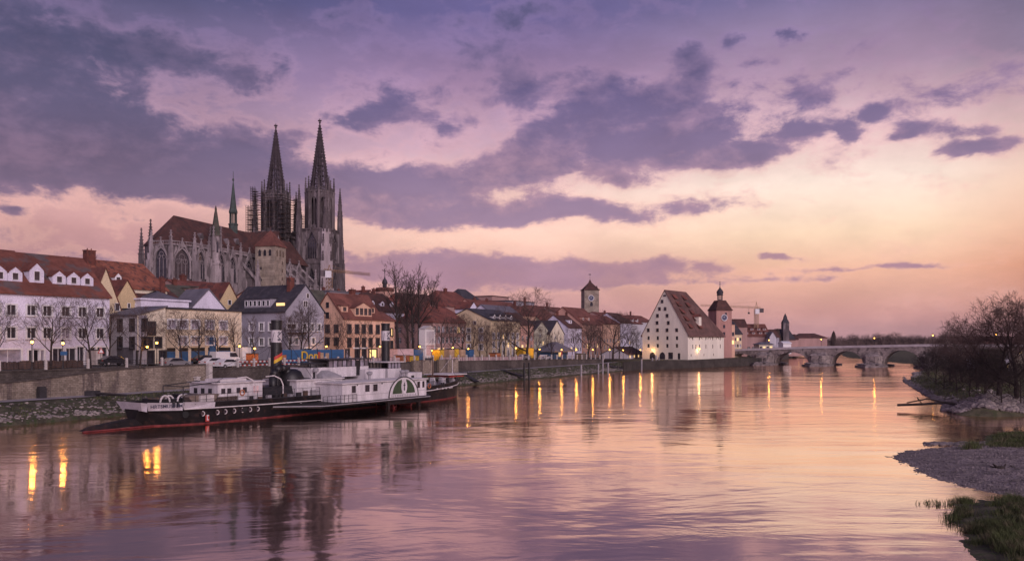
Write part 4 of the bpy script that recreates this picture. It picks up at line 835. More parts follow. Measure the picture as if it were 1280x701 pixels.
# ---------------- salt house ----------------
ang = math.atan2(.788,.616); SC = Vector((57.6, 262, 2.62)); W_, D_, Hs, Rs = 29.0, 16.8, 8.3, 14.6
rt = thing('salt_house', 'huge cream salt warehouse with very steep red roof beside the bridge', 'warehouse', SC, ang)
def XF(us):   # photo column -> x along the long side
    o_ = []
    for u in us: r=(u-640)/1000; o_.append((r*SC.y-SC.x)/(.616-.788*r))
    return o_
def YF(us):   # photo column -> depth along the gable wall
    o_ = []
    for u in us: r=(u-640)/1000; o_.append((SC.x-r*SC.y)/(.788+.616*r))
    return o_
def zv(v, Y): return HC+(VH-v)/1000*Y-2.62
W = MB(); hol = []
for u in XF((866,874.5,882.5,891,900.5)): hol += [(u-.35,u+.35,zv(425,270),zv(421,270)),]
for u in XF((866,870,874.5,882.5,891,900.5)): hol += [(u-.35,u+.35,zv(435.5,270),zv(430.5,270))]
for u in XF((864,880,892)): hol += [(u-.3,u+.3,zv(445,270),zv(442,270))]
hol = [h for h in hol if h[0] > 0.1 and h[1] < W_-.1]
wall_holes(W, W_, Hs, hol, .3)
obj('wall', W, W_salz, rt)
for a,b,c,d_ in hol: window(rt, b-a, d_-c, ((a+b)/2,.25,(c+d_)/2), 0, F_brown, G_win, False, False)
G = MB(); hol = []
Yg = 267
for vv, us in ((423,(810.5,822,834,846)),(413+0,(810.5,822,834,846))):
    pass
gw = []
for v, us in ((432,(810.5,822,834,846)),(422.5,(810.5,822,834,846)),(412.5,(810.5,822,834,846)),(403.5,(821.5,835.5)),(394.5,(822,834)),(386,(824.5,831.5)),(376.8,(827.7,))):
    for y in YF(us): gw.append((y, zv(v, 262+.616*y)))
low = [(a,b) for a,b in gw if b < Hs-1 and .6 < a < D_-.6]
hol = [(D_-a-.45, D_-a+.45, b-.62, b+.62) for a,b in low]
hol += [(D_-y-w2, D_-y+w2, .05, z2) for y, w2, z2 in ((YF((838,))[0],.9,2.3),(YF((848.5,))[0],.5,2.1))]
sb = MB(); wall_holes(sb, D_, Hs, hol, .3); G.add([(y, D_-x, z) for x,y,z in sb.v], sb.f)
ch = 0.0; G.quad((0,D_,Hs),(0,0,Hs),(0,D_/2,Hs+Rs))
G.quad((0,D_,-3),(0,0,-3),(0,0,0),(0,D_,0)); G.quad((0,0,-3),(W_,0,-3),(W_,0,0),(0,0,0)); G.quad((W_,0,-3),(W_,D_,-3),(W_,D_,Hs),(W_,0,Hs)); G.quad((W_,D_,-3),(0,D_,-3),(0,D_,Hs),(W_,D_,Hs))
obj('gable_wall', G, W_salz, rt)
for a,b,c,d_ in hol: window(rt, b-a, d_-c, (.25, D_-(a+b)/2,(c+d_)/2), -math.pi/2, F_brown, G_win, False, False)
for a,b in gw:
    if b >= Hs-1: window(rt, .85, 1.15, (-.03, a, b), -math.pi/2, F_brown, G_win, False, False)
window(rt, .9, .5, (-.03, D_/2, zv(369.5,267)), -math.pi/2, F_brown, G_win, False, False)
for y in YF((815.5,828)): obj('door_arch', MB().prism_y([(-1.0,0),(1.0,0),(1.0,1.3),(.7,2.0),(0,2.4),(-.7,2.0),(-1.0,1.3)],-.04,.02), G_win if y < 8 else G_win, rt, (0,y,.02), -math.pi/2)
rf = MB(); roof_gable(rf, W_, D_, Hs+.01, Rs, 'x', 0, 13.0, ov=.5, th=.3)
roof = obj('roof', rf, R_salz, rt)
kS = Rs/(D_/2)
for c, (xx, n) in enumerate(((4.4,5),(11.5,5))):
    for i in range(n):
        y = 1.0+i*1.42; x = xx - i*.28*0 + 0; zb = Hs+y*kS
        db = MB().prism_x([(y-.05,zb-.1),(y-.05,zb+.62),(y+.55,zb+1.0+.35),(y+.4,zb+.1)], x-1.0, x+1.0); dm = obj('dormer', db, F_brown, rt)
        dr = MB(); dr.add([(x-1.3,y-.6,zb+.42),(x+1.3,y-.6,zb+.42),(x+1.3,y+.75,zb+1.75),(x-1.3,y+.75,zb+1.75),(x-1.3,y-.6,zb+.56),(x+1.3,y-.6,zb+.56),(x+1.3,y+.75,zb+1.9),(x-1.3,y+.75,zb+1.9)],[(0,3,2,1),(4,5,6,7),(0,1,5,4),(1,2,6,5),(2,3,7,6),(3,0,4,7)]); obj('dormer_roof', dr, R_brick, dm)
xd = XF((880.5,))[0]-1.0; y = 1.6; zb = Hs+y*kS
dm = obj('hoist_dormer', MB().box(xd-1.0,xd+1.0,y-.5,y+2.2,zb-1.6,zb+3.2), W_salz, rt); obj('dormer_roof', MB().prism_y([(xd-1.3,zb+3.2),(xd+1.3,zb+3.2),(xd,zb+4.2)],y-.7,y+3.5), R_brick, dm)
for x in (2.2,9.5,16.5,23.5): 
    lm = obj('wall_arch', MB().path([(x-1.2,-.06,Hs-1.6),(x-.7,-.06,Hs-1.1),(x,-.06,Hs-.9),(x+.7,-.06,Hs-1.1),(x+1.2,-.06,Hs-1.6)],.08,5), F_brown, rt)
# ---------------- bridge tower and neighbours ----------------
BT = atY(898.5, 440, 292); kk = .292; rt = thing('bridge_tower', 'reddish bridge gate tower with blue clock and onion lantern', 'tower', (BT.x+1.2, BT.y+3, 0), R(14))
hw = 10.6*kk; z1 = HC+37*kk
W_bt = plaster('plaster_bridge_tower', (0.40,0.22,0.19))
obj('shaft', MB().box(-hw,hw,-hw,hw,2.5,z1), W_bt, rt)
rf = MB(); rf.frus(0,0,z1,z1+.5,hw*1.1,hw*1.1,hw*1.06,hw*1.06); rf.frus(0,0,z1+.5,z1+13*kk,hw*1.02,hw*1.02,hw*.5,hw*.5); obj('roof', rf, R_brown, rt)
zl = z1+12*kk; obj('lantern', MB().lathe([(1.0,zl),(1.0,zl+.4),(.75,zl+.5),(.75,zl+.6)],8), M_stonedk, rt); ln = obj('lantern_columns', MB(), M_stonedk, rt)
lb = MB()
for i in range(8): a = math.pi*2*i/8+.39; lb.tube((.85*math.cos(a),.85*math.sin(a),zl+.5),(.85*math.cos(a),.85*math.sin(a),zl+2.2),.12,.12,5)
ln.data = mesh_of('lantern_columns', lb, M_stonedk)
obj('onion_dome', MB().lathe([(1.15,zl+2.2),(1.2,zl+2.4),(1.0,zl+2.6),(1.25,zl+3.1),(1.15,zl+3.7),(.7,zl+4.3),(.3,zl+4.8),(.12,zl+5.4),(.05,zl+7.2)],12), R_dark, rt, smooth_=True)
obj('finial', MB().ball((0,0,zl+6.4),.22,8).box(-.35,.35,-.04,.04,zl+7.1,zl+7.25), M_iron, rt)
clock(rt, (0,-hw-.02,HC+28*kk), 1.15, 0, M_dial, F_white)
for z in (HC+36*kk-1.0,): obj('window', MB().box(.3,1.1,-hw-.05,-hw+.01,z-.5,z+.5), G_win, rt)
for z in (HC+17*kk, HC+8*kk): obj('window', MB().box(-.4,.4,-hw-.05,-hw+.01,z-.6,z+.6), G_win, rt)
def HW(label, u0, u1, Y, ve, vb, d, vr, rz=0, **k):
    a = atY(u0, vb, Y); b = atY(u1, vb, Y); w = (b.x-a.x)/math.cos(rz); zb = a.z; h = (vb-ve)/1000*Y; rise = (ve-vr)/1000*Y
    return house(label, w=w, d=d, h=h, rise=rise, loc=a, rz=rz, **k)
HW('pink arcaded house joined to the right of the bridge tower', 910, 919, 296, 405, 442, 10, 398, axis='x', wm=W_pink, rm=R_dark, front=(2,[(6.5,8),(3.5,5)],.8), lit=.2, rz=R(10))
HW('cream lit house with dark roof at the bridge head', 917.5, 927.5, 300, 417, 440, 10, 402, axis='x', hip=1, wm=W_yellow, rm=R_dark, front=(3,[(4.2,5.4),(1.8,3.0)],.8), lit=.3, rz=R(8))
HW('dark house behind the bridge head house with a flat top', 919, 934, 312, 408, 440, 8, 399, axis='x', wm=W_brown, rm=R_brown)
rb = HW('broad brick red building with rows of attic windows under the crane', 927, 963, 345, 420, 445, 16, 405, axis='x', wm=W_brown, rm=R_red, front=(6,[(2.5,4)],1.0), dorm=[(x,yy,1.5,.8,'shed') for x in (2.5,5.5,8.5,11) for yy in (1.0,3.6)])
HW('small dark roofed house right of the brick red building', 962, 974, 350, 421, 445, 10, 412, axis='x', wm=W_grey, rm=R_brown)
HW('pale blue gabled house among dark trees beyond the bridge', 962, 970, 340, 421, 436, 8, 415, axis='y', wm=W_ltgrey, rm=R_grey)
HW('long low dark roofed house beyond the bridge, right of the church', 996, 1030, 420, 422, 440, 10, 417, axis='x', hip=3, wm=W_brown, rm=R_brown, front=(9,[(1,2.2)],1))
HW('small brownish house left of the long low house beyond the bridge', 984, 998, 400, 424, 440, 10, 418, axis='x', wm=W_brown, rm=R_brown, lit=.2)
HW('far house with broad red brown roof at the riverside park', 1016, 1034, 470, 422, 436, 10, 418, axis='x', hip=4, wm=W_brown, rm=R_brick)
HW('low pale boathouse at the far bank above the bridge road', 979, 989, 330, 429, 436, 6, 427, axis='x', wm=F_white, rm=F_white)
HW('small lit kiosk building at the foot of the bridge ramp', 949, 966, 318, 430.5, 438, 7, 428, axis='x', hip=1.5, wm=W_cream, rm=R_grey, lit=.5, front=(4,[(.4,1.6)],.9))
# far church
p = atY(981.5, 430, 400); rt = thing('church', 'small dark church with tower and pointed cap on the far skyline', 'church', (p.x,p.y,3), 0)
obj('tower', MB().box(-1.5,1.5,-1.5,1.5,0,14.6), M_stonedk, rt); obj('spire', MB().frus(0,0,14.6,16.2,1.6,1.6,1.0,1.0).frus(0,0,16.2,17.2,.9,.9,.7,.7).frus(0,0,17.2,19.5,.8,.8,.02,.02), R_dark, rt)
nb = MB(); roof_gable(nb, 11, 8, 6.5, 5.0, 'x', 2, 2); obj('nave_roof', nb, R_dark, rt, (-6,0,0)); obj('nave', MB().box(-5.9,4.9,.1,7.9,0,6.6), W_grey, rt)
# ---------------- cathedral ----------------
CE = (.25, .968); CK = Vector((-108.3, 256, 0)); CA = math.atan2(CE[1], CE[0])
CR = thing('cathedral', 'gothic cathedral with two tall openwork spires and a steep brown roof', 'cathedral', (CK.x, CK.y, 0), CA)
GZ = 4.0
def arch_pts(w, h, n=5):     # pointed arch outline, springing at h - .87w, x centred, from bottom-left ccw
    sp_ = h - .9*w; pts = [(-w/2,0),(w/2,0)]
    for i in range(n+1):
        a = math.acos(.5)*i/n; pts.append((-w/2+w*math.cos(a), sp_+w*math.sin(a)*1.04))
    for i in range(n-1, -1, -1):
        a = math.acos(.5)*i/n; pts.append((w/2-w*math.cos(a), sp_+w*math.sin(a)*1.04))
    return pts
def ring(mb, inner, outer, y0, y1):
    n = len(inner)
    vs = [(x,y0,z) for x,z in inner]+[(x,y0,z) for x,z in outer]+[(x,y1,z) for x,z in inner]+[(x,y1,z) for x,z in outer]; fs = []
    for i in range(n):
        j = (i+1)%n
        if i == 0: continue
        fs += [(n+i,n+j,j,i),(2*n+i,2*n+j,3*n+j,3*n+i),(i,j,2*n+j,2*n+i),(n+j,n+i,3*n+i,3*n+j)]
    mb.add(vs, fs)
def gothic_window(parent, w, h, c, rz, gable=0, lights=3, ms=None, frame=.45):
    ms = ms or M_stone
    g = obj('window', MB().prism_y(arch_pts(w, h), -.02, .05), G_win, parent, c, rz)
    f = MB(); ring(f, arch_pts(w, h), arch_pts(w+2*frame, h+frame*1.3), -.55, .03)
    for i in range(1, lights): x = -w/2+w*i/lights; f.box(x-.065,x+.065,-.22,-.04,0,h*.68)
    if w > 1.4:
        zr = h-.62*w; 
        for cx, cz, r in ((0, zr+.12*w, w*.19), (-w*.24, zr-.16*w, w*.15), (w*.24, zr-.16*w, w*.15)):
            for i in range(10): a, b = 2*math.pi*i/10, 2*math.pi*(i+1)/10; f.tube((cx+r*math.cos(a),-.14,cz+r*math.sin(a)),(cx+r*math.cos(b),-.14,cz+r*math.sin(b)),.07,.07,4,False)
    obj('tracery', f, ms, g)
    if gable:
        k = MB(); W2 = w/2+frame+.5; zt = h+gable
        for sg in (-1,1): k.add([(0,-.75,zt),(0,-.75,zt-.75),(sg*W2,-.75,h*.52),(sg*W2,-.75,h*.52+.6),(0,-.25,zt),(0,-.25,zt-.75),(sg*W2,-.25,h*.52),(sg*W2,-.25,h*.52+.6)],[(0,1,2,3),(4,7,6,5),(0,3,7,4),(1,5,6,2)])
        k.add([(-W2*.45,-.6,h+.55),(W2*.45,-.6,h+.55),(0,-.6,zt-.3)],[(0,1,2)])
        k.frus(0,-.5,zt-.1,zt+.9,.14,.14,.1,.1); k.frus(0,-.5,zt+.5,zt+.75,.3,.3,.3,.3); obj('window_gable', k, ms, g)
    return g
def pinn(mb, x, y, z0, zb, zt, r):     # square shaft then crocketed spirelet
    mb.frus(x,y,z0,zb,r,r,r*.92,r*.92); mb.frus(x,y,zb,zb+.25,r*1.25,r*1.25,r*1.1,r*1.1); mb.frus(x,y,zb+.25,zt,r*.85,r*.85,.05,.05)
    n = max(2, int((zt-zb)/.9))
    for i in range(1, n): f = i/n; rr_ = r*.85*(1-f)+.05; mb.frus(x,y,zb+.25+(zt-zb)*f,zb+.5+(zt-zb)*f,rr_+.16,rr_+.16,rr_+.1,rr_+.1)
    mb.frus(x,y,zt-.25,zt+.05,.22,.22,.18,.18)
HWN = 8.0; ZW = 38.6
apse = [(-7.5,2.5),(-9,.5),(-8,-5),(-1.5,-8)]
body = MB(); body.prism([(-1.5,-8),(66,-8),(66,8),(-1.5,8),(-6,6),(-9,.5),(-8,-5)], GZ, ZW)
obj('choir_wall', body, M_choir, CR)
aisle = MB(); aisle.box(24,72,-13,-8.01,GZ,30.5); aisle.add([(24,-13.3,30.5),(72,-13.3,30.5),(72,-8.02,34),(24,-8.02,34),(24,-13.3,30.2),(72,-13.3,30.2),(72,-8.02,30.2),(24,-8.02,30.2)],[(0,1,2,3),(4,7,6,5),(0,4,5,1),(0,3,7,4),(1,5,6,2)]); obj('aisle', aisle, M_choir, CR)
rf = MB(); A_ = [(-1.5,-8.5),(72,-8.5),(72,8.5),(-1.5,8.5),(-6.3,6.5),(-9.5,.5),(-8.4,-5.3)]
zr = 48.9; base_z = ZW+.1; V_ = [(x,y,base_z) for x,y in A_]+[(0,0,zr),(72,0,zr)]
rf.add(V_, [(0,1,8,7),(2,3,7,8),(3,4,7),(4,5,7),(5,6,7),(6,0,7),(1,2,8),(0,6,5,4,3,2,1)])
roof = obj('roof', rf, R_brown, CR)
# transept
tr = MB(); tr.box(35,45,-13.5,13.5,GZ,ZW-.5); tr.add([(35,-13.5,ZW-.5),(45,-13.5,ZW-.5),(40,-13.5,zr-.6),(35,13.5,ZW-.5),(45,13.5,ZW-.5),(40,13.5,zr-.6)],[(0,1,2),(3,5,4)]); obj('transept', tr, M_choir, CR)
rf = MB(); rf.add([(34.4,-14,ZW-1.0),(40,-14,zr-.3),(40,14,zr-.3),(34.4,14,ZW-1.0),(45.6,-14,ZW-1.0),(45.6,14,ZW-1.0),(34.4,-14,ZW-1.3),(40,-14,zr-.7),(40,14,zr-.7),(34.4,14,ZW-1.3),(45.6,-14,ZW-1.3),(45.6,14,ZW-1.3)],[(0,1,2,3),(1,4,5,2),(6,9,8,7),(7,8,11,10),(0,6,7,1),(1,7,10,4)]); obj('transept_roof', rf, R_brown, CR)
dm = MB()
for x, y in ((6,-5.5),(13,-4.8),(20,-5.5),(27,-4.8)): z = base_z+(8.5-abs(y))*(zr-base_z)/8.5; dm.prism_y([(x-.6,z-.6),(x+.6,z-.6),(x+.6,z+.5),(x,z+1.5),(x-.6,z+.5)],y-.9,y+1.2)
obj('roof_dormer', dm, M_stonedk, roof)
# balustrade
bl = MB(); P_ = [(-9.1,.5),(-8.2,-5.2),(-1.5,-8.35),(34,-8.35)]
for (x0,y0),(x1,y1) in zip(P_, P_[1:]):
    L = math.hypot(x1-x0,y1-y0); n = int(L/.55)
    bl.tube((x0,y0,ZW+1.1),(x1,y1,ZW+1.1),.14,.14,4); bl.tube((x0,y0,ZW+.05),(x1,y1,ZW+.05),.3,.3,4)
    for i in range(n): f = i/n; bl.tube((x0+(x1-x0)*f,y0+(y1-y0)*f,ZW),(x0+(x1-x0)*f,y0+(y1-y0)*f,ZW+1.1),.09,.09,4,False)
obj('balustrade', bl, M_stone, CR)
# windows on the apse and the north wall
def on_face(a, b, f): return (a[0]+(b[0]-a[0])*f, a[1]+(b[1]-a[1])*f), math.atan2(b[1]-a[1], b[0]-a[0])
for a, b, w, li in (((-9,.5),(-8,-5),3.5,3),((-8,-5),(-1.5,-8),5.0,4)):
    (x,y), r = on_face(a, b, .5); gothic_window(CR, w, 9.2, (x,y,28.2), r, 2.6, li)
for x, w, li, g in ((2.3,4.6,4,3.2),(13.0,4.4,3,2.6),(19.6,4.4,3,2.6),(29.5,5.0,4,3.4)): gothic_window(CR, w, 8.8, (x,-8.02,28.6), 0, g, li)
for x, w in ((50,2.8),(57,2.8),(64,2.8)): gothic_window(CR, w, 5, (x,-8.02,33), 0, 1.5, 2)
gothic_window(CR, 3.2, 9, (40,-13.52,27), 0, 3, 3)
for x in (50,57,64): gothic_window(CR, 2.6, 5, (x,-13.02,23.5), 0, 1.5, 2)
for (x,y), r in (((-9.2,.6),3.0),((-8.6,-5.6),2.5),((-1.9,-8.8),1.9)):
    bt = MB(); dx_, dy_ = (x+1.5, y) ; L = math.hypot(dx_,dy_); ux, uy = dx_/L, dy_/L
    for k in range(3): bt.frus(x+ux*(.3+k*.7),y+uy*(.3+k*.7),GZ,38.0-k*2.2,.55,.55,.5,.5)
    pinn(bt, x+ux*.4, y+uy*.4, 36, 39.3, 42.8, .42); obj('buttress', bt, M_stone, CR)
for x in (5.8,16.3,23.6,33.4):
    bt = MB()
    for k in range(3): bt.frus(x,-8.6-k*.8,GZ,37.6-k*2.3,.55,.5,.5,.45)
    pinn(bt, x, -8.9, 36, 39.3, 42.6, .40); obj('buttress', bt, M_stone, CR)
for x in (48,53.5,60.5,67.5):
    bt = MB()
    for k in range(3): bt.frus(x,-13.6-k*.8,GZ,31-k*2,.55,.5,.5,.45)
    pinn(bt, x, -13.9, 29, 33, 37, .45); obj('buttress', bt, M_stone, CR)
# flying buttresses
fb = MB()
def flyer(mb, p0, p1, th=.7, wd=.5):
    a = Vector(p0); b = Vector(p1); d = (b-a).normalized(); side = Vector((0,0,1)).cross(d).normalized()*wd/2; up = Vector((0,0,th))
    mb.add([a-side,a+side,b+side,b-side,a-side+up,a+side+up,b+side+up,b-side+up],[(0,3,2,1),(4,5,6,7),(0,1,5,4),(1,2,6,5),(2,3,7,6),(3,0,4,7)])
for x in (48,53.5,60.5,67.5): flyer(fb, (x,-13.6,31.5), (x,-8.0,36.6)); flyer(fb, (x,-13.6,29.2),(x,-8,33.8),.5)
flyer(fb, (23.5,-15.2,29), (23.6,-8.2,36.5), .9, .6); fb.frus(23.5,-15.6,GZ,31,.8,.8,.7,.7); pinn(fb, 23.5,-15.6,31,33,36.5,.5)
flyer(fb, (29,-17.5,25), (24.4,-9,35), .9, .6); fb.frus(29,-17.8,GZ,27.5,.7,.7,.6,.6)
obj('flying_buttress', fb, M_stone, CR)
# stair turret with spire in front of the choir roof
tt = MB().lathe([(1.9,GZ),(1.9,33.5),(2.1,33.6),(2.1,34),(1.55,34.2),(1.55,42.8),(1.9,43)],8,(8.4,-9.6))
tu = obj('stair_turret', tt, M_stone, CR)
sp_ = MB().lathe([(1.8,43),(1.5,43.6),(1.2,45.5),(.5,50.5),(.3,51.5),(.42,51.7),(.1,52.9)],8,(8.4,-9.6)); obj('turret_spire', sp_, M_green if False else R_green, tu)
for i in range(4): a = i*math.pi/2+.2; pinn(pb := MB(), 8.4+1.7*math.cos(a), -9.6+1.7*math.sin(a), 38, 43.2, 46, .25); obj('pinnacle', pb, M_stone, tu)
for a in (-2.2,-1.4): obj('window', MB().prism_y(arch_pts(.6,3.6),-1.62,-1.45), G_win, tu, (8.4,-9.6,37.5), a+math.pi/2)
# fleche on the crossing
fx = 32.5; fl_ = obj('ridge_turret', MB().lathe([(1.55,46.5),(1.55,50.2),(1.75,50.3),(1.75,50.7),(1.2,50.8),(1.2,50.9)],8,(fx,0)), M_copper, CR)
cb = MB()
for i in range(8): a = 2*math.pi*i/8; cb.tube((fx+1.2*math.cos(a),1.2*math.sin(a),50.7),(fx+1.15*math.cos(a),1.15*math.sin(a),54.6),.17,.17,4)
cb.lathe([(1.5,54.5),(1.5,55)],8,(fx,0)); obj('lantern', cb, M_copper, fl_)
obj('spire', MB().lathe([(1.55,55),(1.15,56.5),(.75,60),(.3,64.5),(.12,66),(.35,66.3),(.35,66.8),(.1,67.1),(.08,69.5)],8,(fx,0)), M_copper, fl_)
# left side pinnacles
lp = MB(); pinn(lp, -10.5, 3.5, GZ, 35.5, 43.5, .65); pinn(lp, -8.2,2.0, 30, 40, 46.5, .55)
flyer(lp, (-10.5,3.5,33),(-8,1,36),.6,.5); obj('pinnacle', lp, M_stonedk, CR)
# donkey tower: pale square tower with a red pyramid roof
ET = (30.5,-16.3); hw = 3.75; et = obj('side_tower', MB().box(ET[0]-hw,ET[0]+hw,ET[1]-hw,ET[1]+hw,GZ,41.8), W_stone, CR)
rf = MB().frus(ET[0],ET[1],41.6,41.9,hw+.35,hw+.35,hw+.3,hw+.3).frus(ET[0],ET[1],41.9,47.6,hw+.3,hw+.3,.05,.05); rf.tube((ET[0],ET[1],47.4),(ET[0],ET[1],49),.06,.04,4); obj('pyramid_roof', rf, R_red, et)
for x in (-2,0,2): obj('window', MB().prism_y(arch_pts(1.0,2.3),-.04,.02), G_win, et, (ET[0]+x,ET[1]-hw,38.2))
for y in (-2,0,2): obj('window', MB().prism_y(arch_pts(1.0,2.3),-.04,.02), G_win, et, (ET[0]-hw,ET[1]+y,38.2), -math.pi/2)
for z in (35.5,32.8,30,27.5): obj('window', MB().prism_y(arch_pts(.7,1.3),-.04,.02), G_win, et, (ET[0]+1.4,ET[1]-hw,z))
for z in (33.5,29.5): obj('window', MB().prism_y(arch_pts(.6,1.1),-.04,.02), G_win, et, (ET[0]-hw,ET[1]+1.5,z), -math.pi/2)
# the two west towers
def spire_mesh(z0, z1, r0, rb=.20, spi=M_spire):
    mb = MB(); n = 8; H = z1-z0; r1 = .28
    P = lambda i, f, k=1.0: Vector((math.cos(2*math.pi*(i+.5)/n)*(r0+(r1-r0)*f)*k, math.sin(2*math.pi*(i+.5)/n)*(r0+(r1-r0)*f)*k, z0+H*f))
    for i in range(n):
        mb.tube(P(i,0), P(i,1), .34, .13, 4)
        m = 22
        for j in range(1, m): f = j/m; q_ = P(i,f,1.0); o = Vector((q_.x,q_.y,0)).normalized(); c = q_+o*(.34*(1-f*.5)); mb.frus(c.x,c.y,c.z,c.z+.42,.20,.20,.13,.13)
        # pierced panels: mullion, rings and crossed bars
        lv = 14
        for j in range(lv+1):
            f = 1-(1-j/lv)**1.15; mb.tube(P(i,f,.95), P(i+1,f,.95), .19 if j % 3 == 0 else .13, None, 4, False)
            if j < lv:
                g_ = 1-(1-(j+1)/lv)**1.15; a, b, c, d_ = P(i,f,.95), P(i+1,f,.95), P(i,g_,.95), P(i+1,g_,.95)
                mb.tube((a+b)/2, (c+d_)/2, .17, None, 4, False)
                mb.tube((a+b)/2, c*.5+a*.5, .11, None, 4, False); mb.tube((a+b)/2, d_*.5+b*.5, .11, None, 4, False); mb.tube(c*.5+a*.5,(c+d_)/2, .11, None, 4, False); mb.tube(d_*.5+b*.5,(c+d_)/2, .11, None, 4, False)
                if j > 5: mb.add([a*.97,b*.97,d_*.97,c*.97] if j > 8 else [(a+b)/2*.97+(a-b)*.2,(a+b)/2*.97+(b-a)*.2,(c+d_)/2*.97+(d_-c)*.2,(c+d_)/2*.97+(c-d_)*.2],[(0,1,2,3)])
    mb.lathe([(.45,z1-.3),(.6,z1+.1),(.3,z1+.4),(.25,z1+1.3),(.5,z1+1.4),(.5,z1+1.6),(.15,z1+1.8),(.12,z1+3.1)],6)
    mb.box(-.75,.75,-.2,.2,z1+2.0,z1+2.45); mb.box(-.2,.2,-.75,.75,z1+2.0,z1+2.45)
    return mb
def west_tower(cx, cy, name, scaff=False, label=None):
    core = MB(); core.box(cx-6.2,cx+6.2,cy-6.2,cy+6.2,GZ,54.3)
    for z in (24,40.2,54.0): core.box(cx-6.5,cx+6.5,cy-6.5,cy+6.5,z,z+.6)
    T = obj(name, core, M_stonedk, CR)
    if label: T['label'] = label
    for sx in (-1,1):
        for sy in (-1,1):
            bs = MB(); wh = MB()
            for (ox, oy) in ((1,0),(0,1)):
                for k,(zt,e) in enumerate(((30,2.6),(41,2.1),(48,1.6),(54,1.2))):
                    x0 = cx+sx*(5.6 if ox == 0 else 6.2+e/2); y0 = cy+sy*(5.6 if oy == 0 else 6.2+e/2)
                    b = wh if (sx == -1 and sy == -1 and not scaff) else bs
                    b.frus(x0,y0,GZ if k == 0 else zt-12,zt,(e/2 if ox else .95-k*.04),(e/2 if oy else .95-k*.04),(e/2-.05 if ox else .9-k*.04),(e/2-.05 if oy else .9-k*.04))
                    pinn(bs, x0+sx*ox*e*.3, y0+sy*oy*e*.3, zt-1, zt+1.2, zt+4.0, .35)
            # corner turrets beside the octagon

            x, y = cx+sx*6.1, cy+sy*6.1
            bs.frus(x,y,53,60,.95,.95,.8,.8); pinn(bs, x, y, 60, 65.5, 72.5, .62)
            for ddx, ddy in ((.9,0),(0,.9),(-.9,0),(0,-.9)): pinn(bs, x+ddx, y+ddy, 54, 59.5, 63, .25)
            obj('buttress', bs, M_stonedk, T)
            if wh.v: obj('cleaned_buttress', wh, M_stonelt, T)
    # tall lancets in the square storey
    for rz, (ox, oy) in ((0,(0,-1)),(-math.pi/2,(-1,0))):
        for z, h, w in ((42.2,10.5,4.2),(26,12,3.6)):
            g = gothic_window(T, w, h, (cx+ox*6.22, cy+oy*6.22, z), rz, 1.3, 4, M_stonedk, .35)
    bl_ = MB()
    for z0_, z1_ in ((41,53),):
        for sx in (-1,1):
            for k in range(4): x = cx+sx*(2.9+k*.55); bl_.box(x-.1,x+.1,cy-6.4,cy-6.18,z0_,z1_); bl_.box(cx-6.4,cx-6.18,cy+sx*(2.9+k*.55)-.1,cy+sx*(2.9+k*.55)+.1,z0_,z1_)
    obj('blind_tracery', bl_, M_stone, T)
    # octagonal belfry, open between its eight piers
    r8 = 5.3; oc = MB()
    pts = [(cx+r8*math.cos(2*math.pi*(i+.5)/8), cy+r8*math.sin(2*math.pi*(i+.5)/8)) for i in range(8)]
    for (x,y) in pts: oc.lathe([(.85,54.3),(.8,69.5),(1.0,69.6),(1.0,70)],6,(x,y)); pinn(oc, x+(x-cx)*.08, y+(y-cy)*.08, 66, 71.5, 76, .32)
    inner = [(cx+(x-cx)*.9, cy+(y-cy)*.9) for x,y in pts]; oc.prism(inner, 68.0, 70.9); oc.prism(inner, 54.3, 56.2)
    for i in range(8):
        (x0,y0),(x1,y1) = pts[i], pts[(i+1)%8]
        for j in range(9): f = (j+.5)/9; px_, py_ = x0+(x1-x0)*f, y0+(y1-y0)*f; oc.tube((px_,py_,70),(px_,py_,71.6),.09,.09,4,False)
        oc.tube((x0,y0,71.6),(x1,y1,71.6),.16,.16,4,False); oc.tube((x0,y0,70),(x1,y1,70),.4,.4,4,False)
        f1 = .5; mx_, my_ = (x0+x1)/2, (y0+y1)/2; oc.tube((mx_,my_,56),(mx_,my_,68),.2,.2,4,False)
        rot = math.atan2(y1-y0, x1-x0)
        # arch head and gable over each opening
        L = math.hypot(x1-x0,y1-y0); hd = MB(); o_ = arch_pts(L*.62, 4.2); ring(hd, o_, [(-L/2,0),(L/2,0)]+[(L/2,2+.0*i_) if i_ == 0 else (L/2*(1-(i_)/5), 4.8+ i_*.35) for i_ in range(0,6)]+[(-L/2*(1-(4-i_)/5), 4.8+(4-i_)*.35) if i_ < 4 else (-L/2,2.0) for i_ in range(5)], -.2, .2)
        c_, s_ = math.cos(rot), math.sin(rot); oc.add([(mx_+x*c_-y*s_, my_+x*s_+y*c_, 63.6+z) for x,y,z in hd.v], hd.f)
        oc.prism_y([(0,0)]*0 or [(-.01,0),(.01,0),(0,.01)],0,.01) if False else None
    oc.lathe([(2.6,56),(2.4,68.2)],8,(cx,cy))
    obj('belfry', oc, M_stonedk, T)
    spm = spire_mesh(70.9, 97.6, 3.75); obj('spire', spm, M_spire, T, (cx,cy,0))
    return T
NT = west_tower(80.4, -8.8, 'north_tower')
STW = west_tower(82.6, 12.9, 'south_tower', True)
w_ = MB()
for i in range(7): w_.box(73,88,-1.2-i*.0,1.2,GZ,50)
obj('west_front', MB().box(75,87,-2.4,5,GZ,47), M_stonedk, CR)
